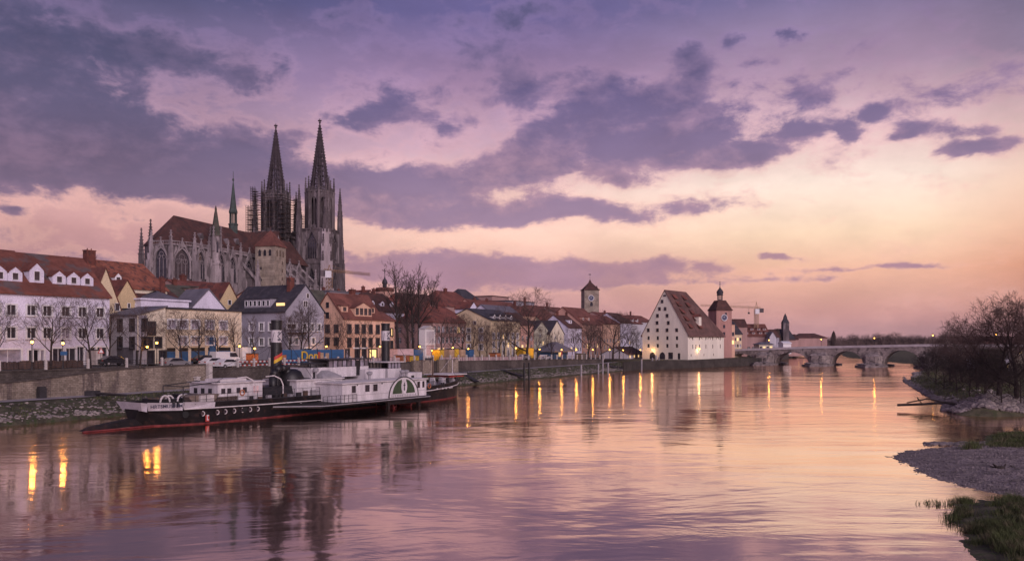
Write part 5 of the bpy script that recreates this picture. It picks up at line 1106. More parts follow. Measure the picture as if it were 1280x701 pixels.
# scaffolding round the far tower
sc = thing('scaffolding', 'stepped scaffolding with decks round the belfry of the left spire', 'scaffolding', (CK.x+CE[0]*82.6-(-CE[1])*0-CE[1]*12.9, CK.y+CE[1]*82.6+CE[0]*12.9, 0), CA)
for sx, sy, zt in ((-1,-1,71),(1,-1,70),(-1,1,72),(1,1,71),):
    pl = MB(); dk = MB()
    for z in np.arange(52, zt-1, 2.0):
        dk.box(sx*6.7-.45,sx*6.7+.45,min(0,sy*6.2),max(0,sy*6.2),z,z+.09); dk.box(min(0,sx*6.2),max(0,sx*6.2),sy*6.7-.45,sy*6.7+.45,z+.003,z+.093)
        for k in (0,2.4,4.8): pl.tube((sx*7.1,sy*k,z),(sx*7.1,sy*k,z+2),.055,.055,4,False); pl.tube((sx*k,sy*7.1,z),(sx*k,sy*7.1,z+2),.055,.055,4,False)
        pl.tube((sx*7.1,0,z+1),(sx*7.1,sy*6,z+1),.045,.045,4,False); pl.tube((0,sy*7.1,z+1),(sx*6,sy*7.1,z+1),.045,.045,4,False)
    for ring_, (r_a, r_b, zlo, zhi) in enumerate(((6.2,7.4,51,zt),(7.4,8.7,51,zt-8))):
        for z in np.arange(zlo, zhi, 2.0):
            dk.box(min(sx*r_a*.8,sx*r_b), max(sx*r_a*.8,sx*r_b), min(sy*r_a*.8,sy*r_b), max(sy*r_a*.8,sy*r_b), z, z+.10)
            pl.tube((sx*r_b,sy*r_a*.8,z+1),(sx*r_b,sy*r_b,z+1),.06,.06,4,False); pl.tube((sx*r_a*.8,sy*r_b,z+1),(sx*r_b,sy*r_b,z+1),.06,.06,4,False)
        for q_ in (.72,.86,1.0):
            pl.tube((sx*r_b*q_,sy*r_b,zlo-3),(sx*r_b*q_,sy*r_b,zhi+1),.10,.10,4,False); pl.tube((sx*r_b,sy*r_b*q_,zlo-3),(sx*r_b,sy*r_b*q_,zhi+1),.10,.10,4,False)
    obj('poles', pl, M_iron, sc); obj('decks', dk, F_brown, sc)
gw_ = MB().box(8,13,-9.5,-8.5,53.5,53.8); obj('gangway', gw_, M_iron, sc, (0,0,0), -1.2)

# ---------------- cranes ----------------
M_crane = mat('crane_paint', (0.24,0.14,0.08), .6, .2, 1)
def lattice(mb, a, b, w, n, r=.06):
    a = Vector(a); b = Vector(b); d = (b-a).normalized(); u = d.orthogonal().normalized(); v = d.cross(u)
    P = [[a+(b-a)*i/n+(u*x+v*y)*w/2 for x,y in ((1,1),(1,-1),(-1,-1),(-1,1))] for i in range(n+1)]
    for k in range(4): mb.tube(P[0][k], P[-1][k], r*1.3, None, 4, False)
    for i in range(n):
        for k in range(4): mb.tube(P[i][k], P[i+1][(k+1)%4], r, None, 4, False); mb.tube(P[i][k], P[i][(k+1)%4], r, None, 4, False)
def crane(label, uv, Y, mast_top, jibL, jibR, m, hook=None, apex=None, base_v=None, cw=True):
    p = atY(uv, 425, Y); k = Y/1000; root = thing('tower_crane', label, 'crane', (p.x,p.y,0), 0)
    Z = lambda v: HC+(425-v)*k
    mb = MB(); lattice(mb, (0,0,3), (0,0,Z(mast_top)), 1.4, 22, .07); obj('mast', mb, m, root)
    jl, jr = (jibL[0]-uv)*k, (jibR[0]-uv)*k
    mb = MB(); lattice(mb, (jl,0,Z(jibL[1])), (jr,0,Z(jibR[1])), .65, 26, .032); obj('jib', mb, m, root)
    ap = MB(); za = Z(apex if apex else mast_top-8); ap.tube((-.4,0,Z(mast_top)),(0,0,za),.16,.1,4); ap.tube((.6,0,Z(mast_top)),(0,0,za),.16,.1,4); far = jl if abs(jl) > abs(jr) else jr; ap.tube((0,0,za),(far*.62,0,Z(jibL[1] if far == jl else jibR[1])+.4),.05,.05,4); obj('apex_frame', ap, m, root)
    obj('cab', MB().box(-.9,.9,-1.5,-.7,Z(mast_top)-2.2,Z(mast_top)-.1), F_white, root)
    sm = jr if far == jl else jl; obj('counterweight', MB().box(sm-.9,sm+.9,-.7,.7,Z(mast_top)-1.6,Z(mast_top)+.2), M_stonedk, root)
    if hook: hx = (hook[0]-uv)*k; obj('hook_line', MB().tube((hx,0,Z(jibL[1])),(hx,0,Z(hook[1])),.05,.05,4).box(hx-.35,hx+.35,-.3,.3,Z(hook[1])-.8,Z(hook[1])), M_iron, root)
    return root
crane('yellow tower crane jib reaching right of the cathedral towers', 411.5, 250, 338.5, (405,337.5), (463,343), M_crane, apex=331)
crane('tower crane with long jib standing over the red building', 945.5, 350, 386, (876,381.5), (951.5,384.5), M_tan, hook=(936,390), apex=377)

# ---------------- stone bridge ----------------
BA = math.atan2(-.57,.82); BR = thing('stone_bridge', 'long medieval stone arch bridge across the river with lit lamps', 'bridge', (80,301,0), BA)
def bz(x): return float(np.interp(x, [-8,3,31,66,100,170], [4.4,4.9,6.0,6.85,6.9,6.2]))
piers = [-1.0, 15.1, 34.4, 51.8, 69.5, 88, 105]; pw = [5, 7.0, 7.4, 6.2, 6.0, 5.8, 5.8]
fm_ = MB(); D0, D1 = 0, 7.6
xs_ = []
def soff(x):
    for i in range(len(piers)-1):
        a, b = piers[i]+pw[i]/2, piers[i+1]-pw[i+1]/2
        if a < x < b:
            c = (a+b)/2; hw_ = (b-a)/2; crown = bz(c)-1.05; 
            return .4+(crown-.4)*math.sqrt(max(0, 1-((x-c)/hw_)**2))
    return None
segs = [-8]
for i in range(len(piers)-1):
    a, b = piers[i]+pw[i]/2, piers[i+1]-pw[i+1]/2; segs += [a-1e-3] + [a+(b-a)*(.5-.5*math.cos(math.pi*j/16)) for j in range(17)] + [b+1e-3]
segs += [107, 170]
for a, b in zip(segs, segs[1:]):
    m_ = (a+b)/2; za = zb2 = -2.0
    if soff(m_) is not None: za = soff(a) if soff(a) is not None else .4; zb2 = soff(b) if soff(b) is not None else .4
    ta, tb = bz(a), bz(b)
    fm_.add([(a,D0,za),(b,D0,zb2),(b,D0,tb),(a,D0,ta),(a,D1,za),(b,D1,zb2),(b,D1,tb),(a,D1,ta)],[(0,1,2,3),(4,7,6,5),(3,2,6,7),(0,4,5,1)])
obj('arch_body', fm_, M_bridge, BR)
pp = MB()
for x0, x1 in zip([-8,31,66,100],[31,66,100,170]):
    for y in (D0-.15, D1-.25): pp.add([(x0,y,bz(x0)+.003),(x1,y,bz(x1)+.003),(x1,y+.4,bz(x1)+.003),(x0,y+.4,bz(x0)+.003),(x0,y,bz(x0)+.8),(x1,y,bz(x1)+.8),(x1,y+.4,bz(x1)+.8),(x0,y+.4,bz(x0)+.8)],[(0,3,2,1),(4,5,6,7),(0,1,5,4),(1,2,6,5),(2,3,7,6),(3,0,4,7)])
obj('parapet', pp, mat('parapet_stone', (0.48,0.42,0.43), .85, .2, .5, bump=.3), BR)
ar = MB()
for i in range(len(piers)-1):
    a, b = piers[i]+pw[i]/2, piers[i+1]-pw[i+1]/2; q_ = [(a+(b-a)*(.5-.5*math.cos(math.pi*j/16))) for j in range(17)]
    for x0, x1 in zip(q_, q_[1:]):
        z0_ = soff(x0) or .4; z1_ = soff(x1) or .4; ar.add([(x0,-.1,z0_),(x1,-.1,z1_),(x1,-.1,z1_+.55),(x0,-.1,z0_+.55),(x0,.05,z0_),(x1,.05,z1_),(x1,.05,z1_+.55),(x0,.05,z0_+.55)],[(0,1,2,3),(3,2,6,7),(0,4,5,1)])
obj('arch_ring', ar, M_bridge, BR)
for i, x in enumerate(piers[1:5]):
    cw = MB(); w = pw[i+1]/2*.95
    cw.prism([(x-w,-.02),(x-w*.8,-3.0),(x-w*.5,-4.4),(x+w*.5,-4.4),(x+w*.8,-3.0),(x+w,-.02)], -1.5, 3.6)
    cw.add([(x-w,-.02,3.6),(x-w*.8,-3,3.6),(x+w*.8,-3,3.6),(x+w,-.02,3.6),(x-w*.5,-.03,4.9),(x+w*.5,-.03,4.9)],[(0,1,4),(1,2,5,4),(2,3,5)])
    obj('cutwater', cw, M_bridge, BR)
    bl_ = MB(); W_s = 4.4
    bl_.prism([(x-W_s,2),(x-W_s,-7),(x-W_s*.6,-11),(x,-13.5),(x+W_s*.6,-11),(x+W_s,-7),(x+W_s,2)], -1.5, .55)
    bl_.prism([(x-W_s*.8,-.5),(x-W_s*.78,-7),(x-W_s*.5,-10),(x,-12),(x+W_s*.5,-10),(x+W_s*.78,-7),(x+W_s*.8,-.5)], .553, 1.0)
    bl_.prism([(x-W_s,8),(x-W_s,14),(x,20),(x+W_s,14),(x+W_s,8)], -1.5, .6)
    sobj = obj('starling', bl_, M_rock, BR)
    rb_ = MB()
    for k in range(90): rock_mb(rb_, (x+rng.uniform(-3.2,3.2), rng.uniform(-10,-4), 1.05), rng.uniform(.2,.5), rng)
    obj('rubble', rb_, M_rock, sobj)
bn = MB()
for k in range(7): bn.tube((14.3-2.4+k*.8,-6.5,.9),(14.3-2.4+k*.8,-6.5,2.6),.09,.09,5)
obj('timber_fender', bn, M_bark, BR)
# ---------------- mooring posts, gangways ----------------
def post(u, v0, v1, w, m, lab, t=-1.5, grp=None):
    s_ = S(u, t); p = st(s_, t); k = p.y/1000; zt = HC+(425-v0)*k; o = MB().lathe([(w/2*k*1.0,-1.5),(w/2*k,zt-.1),(w/2*k*.8,zt)],8); o.lathe([(w/2*k*1.12,zt-.9),(w/2*k*1.12,zt-.7)],8)
    tag(obj('mooring_post', o, m, None, (p.x,p.y,0)), lab, 'post', grp)
GP = 'mooring posts along the town bank'
post(726.5,455.5,480,2.2,M_steel,'tall pale steel mooring post in the water, leftmost of the single posts', -3, GP)
post(748,455,470,2.0,M_steel,'pale mooring post left of the tallest one, by the grassy bank', -1.5, GP)
post(753.5,448,470,2.0,M_steel,'tallest pale mooring post, in the middle of the group of three', -1.5, GP)
post(760,453,468,2.2,M_steel,'pale mooring post right of the tallest one', -1.5, GP)
post(802,448.5,463,2.0,M_steel,'tall mooring post standing alone before the left corner of the salt house', -1.5, GP)
for u, v0, l in ((815.5,447,'left'),(820,444,'second, tallest'),(823.5,446,'right')): post(u, v0, 462, 1.8, M_steel, '%s of the three close mooring posts in front of the salt house gable' % l, -1.2, GP)
for u, lab in ((655.5,'left'),(661.5,'right')): post(u, 453, 478, 2.6, M_black, '%s of the two black mooring piles at the foot of the gangway' % lab, -1.2, GP)
def gangway(u0,t0,z0_,u1,t1,z1_,lab,w=1.2):
    a = st(S(u0,t0),t0,z0_); b = st(S(u1,t1),t1,z1_); d = (b-a); L = d.length; root = thing('gangway', lab, 'gangway', a, math.atan2(d.y,d.x)); dz_ = b.z-a.z; LL = math.hypot(d.x,d.y)
    mb = MB(); mb.add([(0,-w/2,0),(LL,-w/2,dz_),(LL,w/2,dz_),(0,w/2,0),(0,-w/2,-.2),(LL,-w/2,dz_-.2),(LL,w/2,dz_-.2),(0,w/2,-.2)],[(0,1,2,3),(4,7,6,5),(0,4,5,1),(2,6,7,3)]); obj('deck', mb, M_iron, root)
    rl = MB()
    for sy in (-1,1):
        rl.tube((0,sy*w/2,1),(LL,sy*w/2,dz_+1),.04,.04,5)
        for i in range(9): f = i/8; rl.tube((LL*f,sy*w/2,dz_*f),(LL*f,sy*w/2,dz_*f+1),.03,.03,4)
    obj('handrail', rl, M_iron, root)
gangway(628,6.4,2.2,655,-1.0,1.0,'black gangway sloping from the path down to the mooring piles')
gangway(577,6.6,2.2,596,-.6,.7,'narrow dark gangway on the bank just right of the ship bow', 1.0)
gangway(752,6.4,2.2,770,1,1.2,'small landing stage by the three mooring posts', 1.6)
# dark barge-like beam at the stern: mooring beam from bank to ship
a = st(S(117,7.2),7.2,1.95); b = st(S(158,-.5),-.5,2.35)
mb = MB(); mb.tube((0,0,.45),tuple(b-a+Vector((0,0,.1))),.20,.14,8); mb.box(-.9,.6,-.5,.5,0,.75)
tag(obj('mooring_boom', mb, M_iron, None, a), 'dark mooring boom from a block on the bank to the ship stern', 'boom')
# ---------------- trees ----------------
def grow(seed, H, tr, levels=4, spread=.55, first=.28, twist=.25, kids=(7,6,5,4), up=.25, rmin=.022, lean=0.0, droop=0.0, sub=.60):
    rr = random.Random(seed); T = MB(); C_ = MB()
    def seg(p, d, L, r, lv):
        n = 5 if lv == 0 else (4 if lv < 3 else 2); pts = [p]; rs = [r]
        for i in range(n):
            j = twist*(0.35 if lv == 0 else 1)
            d = (d + Vector((rr.gauss(0,j),rr.gauss(0,j),rr.gauss(0,j*.6)+(up*.35 if lv else 0)-droop*(lv>2)))*.55).normalized()
            pts.append(pts[-1]+d*L/n); rs.append(max(rmin*.8, r*(1-.72*(i+1)/n)) if lv else r*(1-.75*(i+1)/n))
        for i in range(n): (T if rs[i] > tr*.09 else C_).tube(pts[i], pts[i+1], rs[i], rs[i+1], 7 if lv == 0 else (5 if lv == 1 else 3), False)
        if lv >= levels: return
        k = kids[min(lv, len(kids)-1)]
        f0 = first if lv == 0 else .22
        for i in range(k):
            f = f0+(1-f0)*(i+rr.random()*.8)/k; f = min(f, .98); x = f*n; i0 = min(int(x), n-1); q_ = pts[i0].lerp(pts[i0+1], x-i0); rl = rs[i0]+(rs[i0+1]-rs[i0])*(x-i0)
            dd = (pts[i0+1]-pts[i0]).normalized(); az_ = rr.random()*6.283 if lv else (i*2.4+rr.random()*.6)
            o = dd.orthogonal().normalized(); o = (Matrix.Rotation(az_,3,dd) @ o); sp_ = spread*(1.25-.5*f if lv == 0 else 1)*rr.uniform(.8,1.25)
            nd = (dd*math.cos(sp_)+o*math.sin(sp_)+Vector((0,0,up*.3))).normalized()
            LL = L*(sub*(1.15-.55*f) if lv == 0 else sub*rr.uniform(.75,1.1)*(1.1-.35*f))
            seg(q_, nd, LL, max(rmin, rl*.62), lv+1)
        if lv == 1: seg(pts[-1], d, L*.45, max(rmin, rs[-1]), lv+2)
    seg(Vector((0,0,-.3)), Vector((lean,0,1)).normalized(), H, tr, 0)
    return mesh_of('trunk', T, M_bark), mesh_of('crown', C_, M_twig)
TREES = {
 'street': [grow(s, 7.2, .19, 4, .80, .30, .22, (8,6,5,4), .30, .013, sub=.66) for s in (1,2,3)],
 'slim': [grow(s, 8.2, .16, 4, .60, .22, .22, (9,5,5,3), .35, .013, sub=.50) for s in (11,12,13)],
 'tall': [grow(s, 21, .55, 5, .62, .36, .20, (15,7,5,4,3), .20, .024, sub=.40) for s in (21,22)],
 'wide': [grow(s, 11.5, .40, 5, .80, .20, .30, (8,6,4,4,3), .22, .017, sub=.72) for s in (31,32,33)],
 'bush': [grow(s, 3.8, .10, 4, .75, .06, .30, (9,5,4,4), .25, .013, sub=.80) for s in (41,42)],
}
def tree(kind, i, loc, label, sc=1.0, rz=0.0, group=None, name='bare_tree', cat='tree'):
    tm, cm = TREES[kind][i % len(TREES[kind])]; rt = thing(name, label, cat, loc, rz, group); rt.scale = (sc,)*3 if not isinstance(sc, tuple) else sc
    obj('trunk', tm, None, rt); obj('crown', cm, None, rt); return rt
def tree_u(kind, i, u, t, vtop, label, H, group='bare street trees along the promenade'):
    s_ = S(u, t); z = zs(s_, t); k = (zpx(vtop, s_, t)-z)/H; rz = (i*1.7+u) % 6.28; tree(kind, i, st(s_, t, z), label, k if kind != 'tall' else (k*.86,k*.86,k), rz, group)
# (column, depth, top row, kind, label)
SL = [(-4,17,376,'street','bare tree cut by the left edge of the photo'),(63,16,366,'street','bare spreading tree between the two left lamps of the long white house'),(113,16.5,369,'street','bare spreading tree before the right end of the long white house'),
 (136,20,372,'slim','dark slim tree at the corner of the long white house'),(175,18,380,'street','bare tree before the cream sloping roofed house'),(227,18,384,'street','bare tree before the left part of the yellow building'),
 (249,18,386,'street','bare tree before the middle of the yellow building'),(273.5,18,388,'street','bare tree before the right part of the yellow building'),(295,18,388,'slim','slim bare tree at the right corner of the yellow building'),
 (318,19,392,'slim','slim bare tree before the grey side wall, left of the front funnel'),(361,18,386,'street','bare tree just right of the front funnel'),(375,18,380,'slim','slim bare tree before the left half of the white gable'),(386,16,376,'street','bushy bare tree before the middle of the white gable'),
 (421,17,390,'slim','bare tree between the white gable and the pink house'),(436.5,17,396,'slim','thin bare tree before the left end of the pink house'),(449,17,398,'slim','thin bare tree before the middle of the pink house'),(464.5,17,398,'slim','thin bare tree before the lit doorway of the pink house'),
 (512,19,392,'slim','thin bare tree under the tallest bare tree'),(552,18,391,'slim','slim bare tree right of the white kiosk tower'),(566,20,396,'street','bare tree before the brown house, left of its big tree'),(609,17,400,'slim','slim bare tree before the ochre side wall'),(625,17,394,'street','bare tree before the middle of the cream yellow house'),
 (642,16,396,'street','bare tree before the right end of the cream yellow house'),(672,16,408,'street','bare tree left of the gabled houses'),(684,18,410,'slim','slim bare tree before the grey green gable'),(698,20,412,'slim','slim bare tree behind the pavilion roof'),
 (719,16,408,'street','bare tree right of the pavilion'),(752,17,402,'slim','slim bare tree before the pinkish house'),(590,18,396,'slim','slim bare tree before the left edge of the ochre side wall'),(600,15,404,'slim','low slim bare tree before the ochre side wall'),(690,13,412,'slim','slim bare tree left of the pavilion posts'),(745,15,404,'slim','slim bare tree right of the forked tree'),(774,16,400,'slim','slim bare tree right of the large hall roof tree'),(795,13,410,'slim','slim bare tree over the shed roof'),(630,20,392,'slim','tall slim bare tree at the middle of the cream yellow house'),(786,14,404,'slim','slim bare tree beside the white four storey house')]
for i, (u, t, v, kd, lab) in enumerate(SL): tree_u(kd, i, u, t, v, lab, 10.3 if kd == 'street' else 10.6)
g2 = 'large bare trees of the promenade'
tree_u('tall', 0, 498, 34, 319, 'tallest bare tree, left of the pair behind the ship funnel', 27.5, g2)
tree_u('tall', 1, 524, 36, 327, 'broad tall bare tree, right of the tallest one', 27.0, g2)
tree_u('tall', 1, 510, 38, 333, 'tall bare tree between the two tallest ones', 27.0, g2)
tree_u('tall', 0, 517, 33, 338, 'shorter tall bare tree before the broad one', 27.0, g2)
tree_u('tall', 0, 538, 42, 336, 'tall bare tree leaning behind the white kiosk tower', 27.5, g2)
tree_u('wide', 0, 577, 17, 388, 'large bare tree before the brown house with green eaves', 17.5, g2)
tree_u('wide', 1, 659, 14, 360, 'large dark bare tree standing right of the cream yellow house', 17.5, g2)
tree_u('wide', 2, 735, 14, 398, 'large forked bare tree under the clock tower', 17.5, g2)
tree_u('wide', 0, 766, 13, 386, 'large bare tree before the long hall roof, right of the clock tower', 17.5, g2)
tree(*('wide', 1), atY(112,334,150), 'bare tree top showing behind the roofs at the far left', .17, 1.0, g2)
# headland trees on the right
g3 = 'bare trees on the right headland'
def tree_w(kind, i, u, v, zb, vtop, lab, H, nm='bare_tree', cat='tree', wide=1.0):
    p = at(u, v, zb); zt = HC+(VH-vtop)/1000*p.y; k = (zt-zb)/H; p.z = zb-.1; tree(kind, i, p, lab, (k*wide,k*wide,k), i*1.3+u, g3, nm, cat)
tree_w('wide', 0, 1271, 497, 1.9, 362, 'biggest bare tree at the right edge of the photo', 17.5)
tree_w('wide', 1, 1248, 494, 1.9, 368, 'big spreading bare tree next to the biggest one on the right headland', 17.5)
tree_w('wide', 2, 1292, 498, 1.9, 372, 'bare tree partly cut off by the right edge of the photo', 17.5)
tree_w('wide', 0, 1222, 484, 1.8, 392, 'bare tree in the middle of the headland clump', 17.5)
tree_w('wide', 1, 1202, 480, 1.7, 402, 'lower bare tree over the left half of the headland clump', 17.5)
tree_w('street', 1, 1187, 478, 1.7, 413, 'small rounded bare tree on the headland clump', 10.3)
tree_w('bush', 0, 1170, 478, 1.5, 425, 'bare shrub nearest the headland tip', 7.0, 'shrub', 'shrub', 1.1)
tree_w('bush', 1, 1161, 470, 1.5, 430, 'small bare shrub at the far left of the headland', 7.0, 'shrub', 'shrub')
tree_w('bush', 0, 1180, 484, 1.5, 438, 'bare shrub hanging over the left bank of the headland', 7.0, 'shrub', 'shrub', 1.2)
tree_w('bush', 1, 1196, 486, 1.7, 430, 'dense bare shrub in front of the lower headland tree', 7.0, 'shrub', 'shrub', 1.2)
tree_w('bush', 0, 1212, 492, 1.7, 436, 'twiggy shrub above the fallen trunk', 7.0, 'shrub', 'shrub', 1.2)
tree_w('bush', 1, 1231, 494, 1.7, 432, 'dense shrub before the middle headland tree', 7.0, 'shrub', 'shrub', 1.3)
tree_w('bush', 0, 1252, 500, 1.8, 448, 'low shrub by the pale stones under the big trees', 7.0, 'shrub', 'shrub', 1.3)
tree_w('bush', 1, 1276, 500, 1.8, 440, 'shrub at the right edge below the biggest tree', 7.0, 'shrub', 'shrub', 1.2)
tree_w('bush', 0, 1262, 486, 1.8, 420, 'tall dense shrub behind the biggest tree trunk', 7.0, 'shrub', 'shrub', 1.0)
tree_w('bush', 1, 1240, 482, 1.8, 424, 'tall dense shrub behind the spreading tree trunk', 7.0, 'shrub', 'shrub', 1.0)
tree_w('bush', 0, 1216, 476, 1.8, 422, 'round shrub far back on the headland', 7.0, 'shrub', 'shrub', 1.0)
# dark conifer-like hedge mass on the headland
# far tree line
rr2 = random.Random(8)
far = []
labs = ['first','second','third','fourth','fifth','sixth','seventh','eighth','ninth','tenth','eleventh','twelfth','thirteenth','fourteenth','fifteenth','sixteenth','seventeenth','eighteenth','nineteenth','twentieth']
for i, u in enumerate([1008,1020,1040,1050,1062,1071,1083,1094,1103,1112,1120,1131,1138,1146,1155,1166,1178,1190,1206,1222]):
    Y = rr2.uniform(560, 680); vt = float(np.interp(u, [1000,1045,1060,1075,1095,1110,1130,1150,1222],[424,421,419,415.5,418,414.5,417,418,416]))+rr2.uniform(-1.3,1.3); p = atY(u, 425, Y); p.z = 2.2
    H = HC+(425-vt)/1000*Y-2.2; tree('wide' if i % 3 else 'street', i, p, '%s bare tree from the left in the far tree line beyond the bridge' % labs[i], (H/17.5*1.25 if i % 3 else H/10.3*1.1, H/17.5*1.25 if i % 3 else H/10.3*1.1, H/17.5 if i % 3 else H/10.3), i*2.1, 'trees in the far tree line')
def poplar(u, Y, vt, lab):
    p = atY(u, 425, Y); p.z = 2.2; H = HC+(425-vt)/1000*Y-2.2; rt = thing('poplar', lab, 'tree', p, 0)
    mb = MB(); r_ = random.Random(int(u))
    for i in range(900):
        f = r_.random(); a = r_.random()*6.28; r = (H*.15)*math.sin(math.pi*min(1,f*.9+.1))**.7*r_.random()**.5; c = (r*math.cos(a), r*math.sin(a), H*(.08+.92*f)); q_ = .5
        mb.add([(c[0]-q_*r_.random(),c[1],c[2]),(c[0]+q_*r_.random(),c[1]+.2,c[2]),(c[0],c[1]-.2,c[2]+q_*1.6)],[(0,1,2)])
    obj('trunk', MB().tube((0,0,0),(0,0,H*.5),.3,.1,6), M_bark, rt); obj('crown', mb, M_twig, rt)
poplar(1042, 560, 414.5, 'narrow dark poplar in the far tree line'); poplar(972, 400, 412, 'narrow dark tree beside the small far church')
# far wood as mass and undergrowth masses
def thicket(name, pts, n, r, h, m, seed, sz=.35):
    rr = random.Random(seed); mb = MB()
    for i in range(n):
        p = rr.choice(pts); x = p[0]+rr.gauss(0,r); y = p[1]+rr.gauss(0,r); hh = h*p[2]*(1-.35*rr.random()); z = p[3]+rr.random()**.8*hh; a = rr.random()*6.28; l = sz*rr.uniform(.6,1.6)
        d = Vector((rr.gauss(0,.5),rr.gauss(0,.5),rr.uniform(.2,1))).normalized()*l*2.2; mb.tube((x,y,z),(x+d.x,y+d.y,z+d.z),sz*.07,sz*.03,3,False)
    return obj(name, mb, m, kind='stuff')
pts = []
for u in range(935, 1290, 3):
    Y = rr2.uniform(600, 760); p = atY(u, 425, Y); pts.append((p.x, p.y, rr2.uniform(.7,1.25)*(1.0 if u > 1030 else .8), 2.3))
thicket('far_wood', pts, 26000, 9, 8.0, M_twig2, 3, 1.0)
mb = MB(); pr = None
for i, u in enumerate(range(930, 1300, 6)):      # low far hedge line under the trees
    p = atY(u, 425, 780); mb.ball((p.x, p.y, 4.0), rr2.uniform(5,8), 8, .8)
obj('far_hedge', mb, M_twig, kind='stuff')
pts = []
for i in range(420):
    x = rng.uniform(70,112); y = rng.uniform(118,200); d = float(sdist(np.array(x), np.array(y), HEAD))
    if d > 4 and .50 < x/y < .70: pts.append((x, y, rng.uniform(.5,1.2)*min(1, d/9), float(z_head(np.array(x),np.array(y)))-.1))
thicket('headland_undergrowth', pts, 6000, 1.3, 2.4, M_twig2, 4, .18)
pts = []
for i in range(300):
    x = rng.uniform(112,170); y = rng.uniform(185,300); d = float(sdist(np.array(x), np.array(y), HEAD))
    if d > 4 and .50 < x/y < .70: pts.append((x, y, rng.uniform(.6,1.2), 1.5))
thicket('far_undergrowth', pts, 5000, 2.0, 4.0, M_twig2, 6, .28)
# evergreen in the headland clump
p = at(1238,480,1.8); mb = MB()
for i in range(5200):
    f = rng.random(); a = rng.random()*6.28; r = 3.0*(1-f*.55)*rng.random()**.45; c = (r*math.cos(a), r*math.sin(a), .4+5.2*f); q_ = .22
    mb.add([(c[0]-q_,c[1]+rng.gauss(0,.1),c[2]),(c[0]+q_,c[1]+rng.gauss(0,.1),c[2]+rng.gauss(0,.1)),(c[0]+rng.gauss(0,.1),c[1]-q_,c[2]+q_*1.2)],[(0,1,2)])
rt = thing('evergreen_bush', 'dark evergreen bush in the middle of the headland trees', 'bush', p); obj('crown', mb, mat('evergreen', (0.025,0.032,0.016), .9, .4, 1), rt); obj('trunk', MB().tube((0,0,-.3),(0,0,3),.15,.08,6), M_bark, rt)
# houses glimpsed behind the headland
HW('pale low house behind the headland trees with white wall', 1232, 1262, 190, 448, 466, 8, 440, axis='x', wm=W_white, rm=R_grey, front=(4,[(1,2.2)],1), lit=.2)
HW('long brown roofed house far right behind the bare trees', 1195, 1290, 260, 432, 446, 12, 421, axis='x', wm=W_cream, rm=R_brown, front=(10,[(1,2.4)],1.1), lit=.1)
# ---------------- ship ----------------
SD = (.546,.838); SA = math.atan2(SD[1], SD[0]); SHO = Vector((-41.7, 78, 0)) + Vector((-SD[1], SD[0], 0))*0.9
SH = thing('paddle_steamer', 'old white and black paddle steamer museum ship moored at the bank', 'ship', SHO, SA)
NSY = -3.9            # near side line; centre line is y=0
def xu(u, y): # ship x of photo column u at lateral offset y
    ox, oy = SHO.x-SD[1]*y, SHO.y+SD[0]*y; r = (u-640)/1000; return (r*oy-ox)/(SD[0]-SD[1]*r)
def zu(v, x, y): Y = SHO.y+SD[1]*x+SD[0]*y; return HC+(VH-v)/1000*Y
st_x = [5.4, 6.9, 9.2, 12.5, 20, 30, 40, 50, 55, 58.5, 60.5, 61.2]
bw   = [1.6, 2.55, 3.4, 3.8, 3.9, 3.9, 3.9, 3.8, 3.2, 2.2, 1.0, .15]
wl   = [.3, 1.2, 2.6, 3.6, 3.85, 3.9, 3.9, 3.7, 2.9, 1.7, .6, .08]
dz_  = [2.5, 2.42, 2.35, 2.3, 2.2, 2.15, 2.1, 2.2, 2.4, 2.6, 2.8, 2.9]
def loft(rings, closed=False):
    mb = MB(); n = len(rings[0])
    mb.v = [p for r in rings for p in r]
    for i in range(len(rings)-1):
        for j in range(n-1): mb.f.append((i*n+j,(i+1)*n+j,(i+1)*n+j+1,i*n+j+1)); mb.m.append(0)
    return mb
rg = []
for x, b, w, z in zip(st_x, bw, wl, dz_):
    ww = w; rg.append([(x,-b,z),(x,-(b+ww)/2-.02,z*.55),(x,-ww,.13)]); 
H_ = MB()
for sgn in (1,-1):
    m_ = loft([[(x,y*sgn,z) for x,y,z in r] for r in rg]); H_.add(m_.v, m_.f)
H_.quad(*[(5.4,y,z) for y,z in ((1.6,2.5),(.96,1.37),(.3,.13),(-.3,.13),(-.96,1.37),(-1.6,2.5))])
obj('hull', H_, M_hull, SH)
rd = MB()
for sgn in (1,-1):
    m_ = loft([[(x,-(w+.003)*sgn,.125),(x,-(w*.98)*sgn,-.8)] for x,w in zip(st_x,wl)]); rd.add(m_.v, m_.f)
obj('waterline_band', rd, M_red, SH)
dk = MB()
for i in range(len(st_x)-1):
    a, b = i, i+1; dk.quad((st_x[a],-bw[a]+.05,dz_[a]-.25),(st_x[b],-bw[b]+.05,dz_[b]-.25),(st_x[b],bw[b]-.05,dz_[b]-.25),(st_x[a],bw[a]-.05,dz_[a]-.25))
obj('deck', dk, M_shipgrey, SH)
rb_ = MB()
for i in range(2, len(st_x)-1):
    for sg in (-1,1): rb_.tube((st_x[i],sg*(bw[i]+.03),dz_[i]-.62),(st_x[i+1],sg*(bw[i+1]+.03),dz_[i+1]-.62),.07,.07,5); 
obj('rubbing_strake', rb_, M_canvas, SH)
br = MB()      # light bulwark cap
for i in range(0, len(st_x)-1):
    for sg in (-1,1): br.tube((st_x[i],sg*bw[i],dz_[i]+.02),(st_x[i+1],sg*bw[i+1],dz_[i+1]+.02),.06,.06,5)
obj('bulwark_cap', br, M_iron, SH)
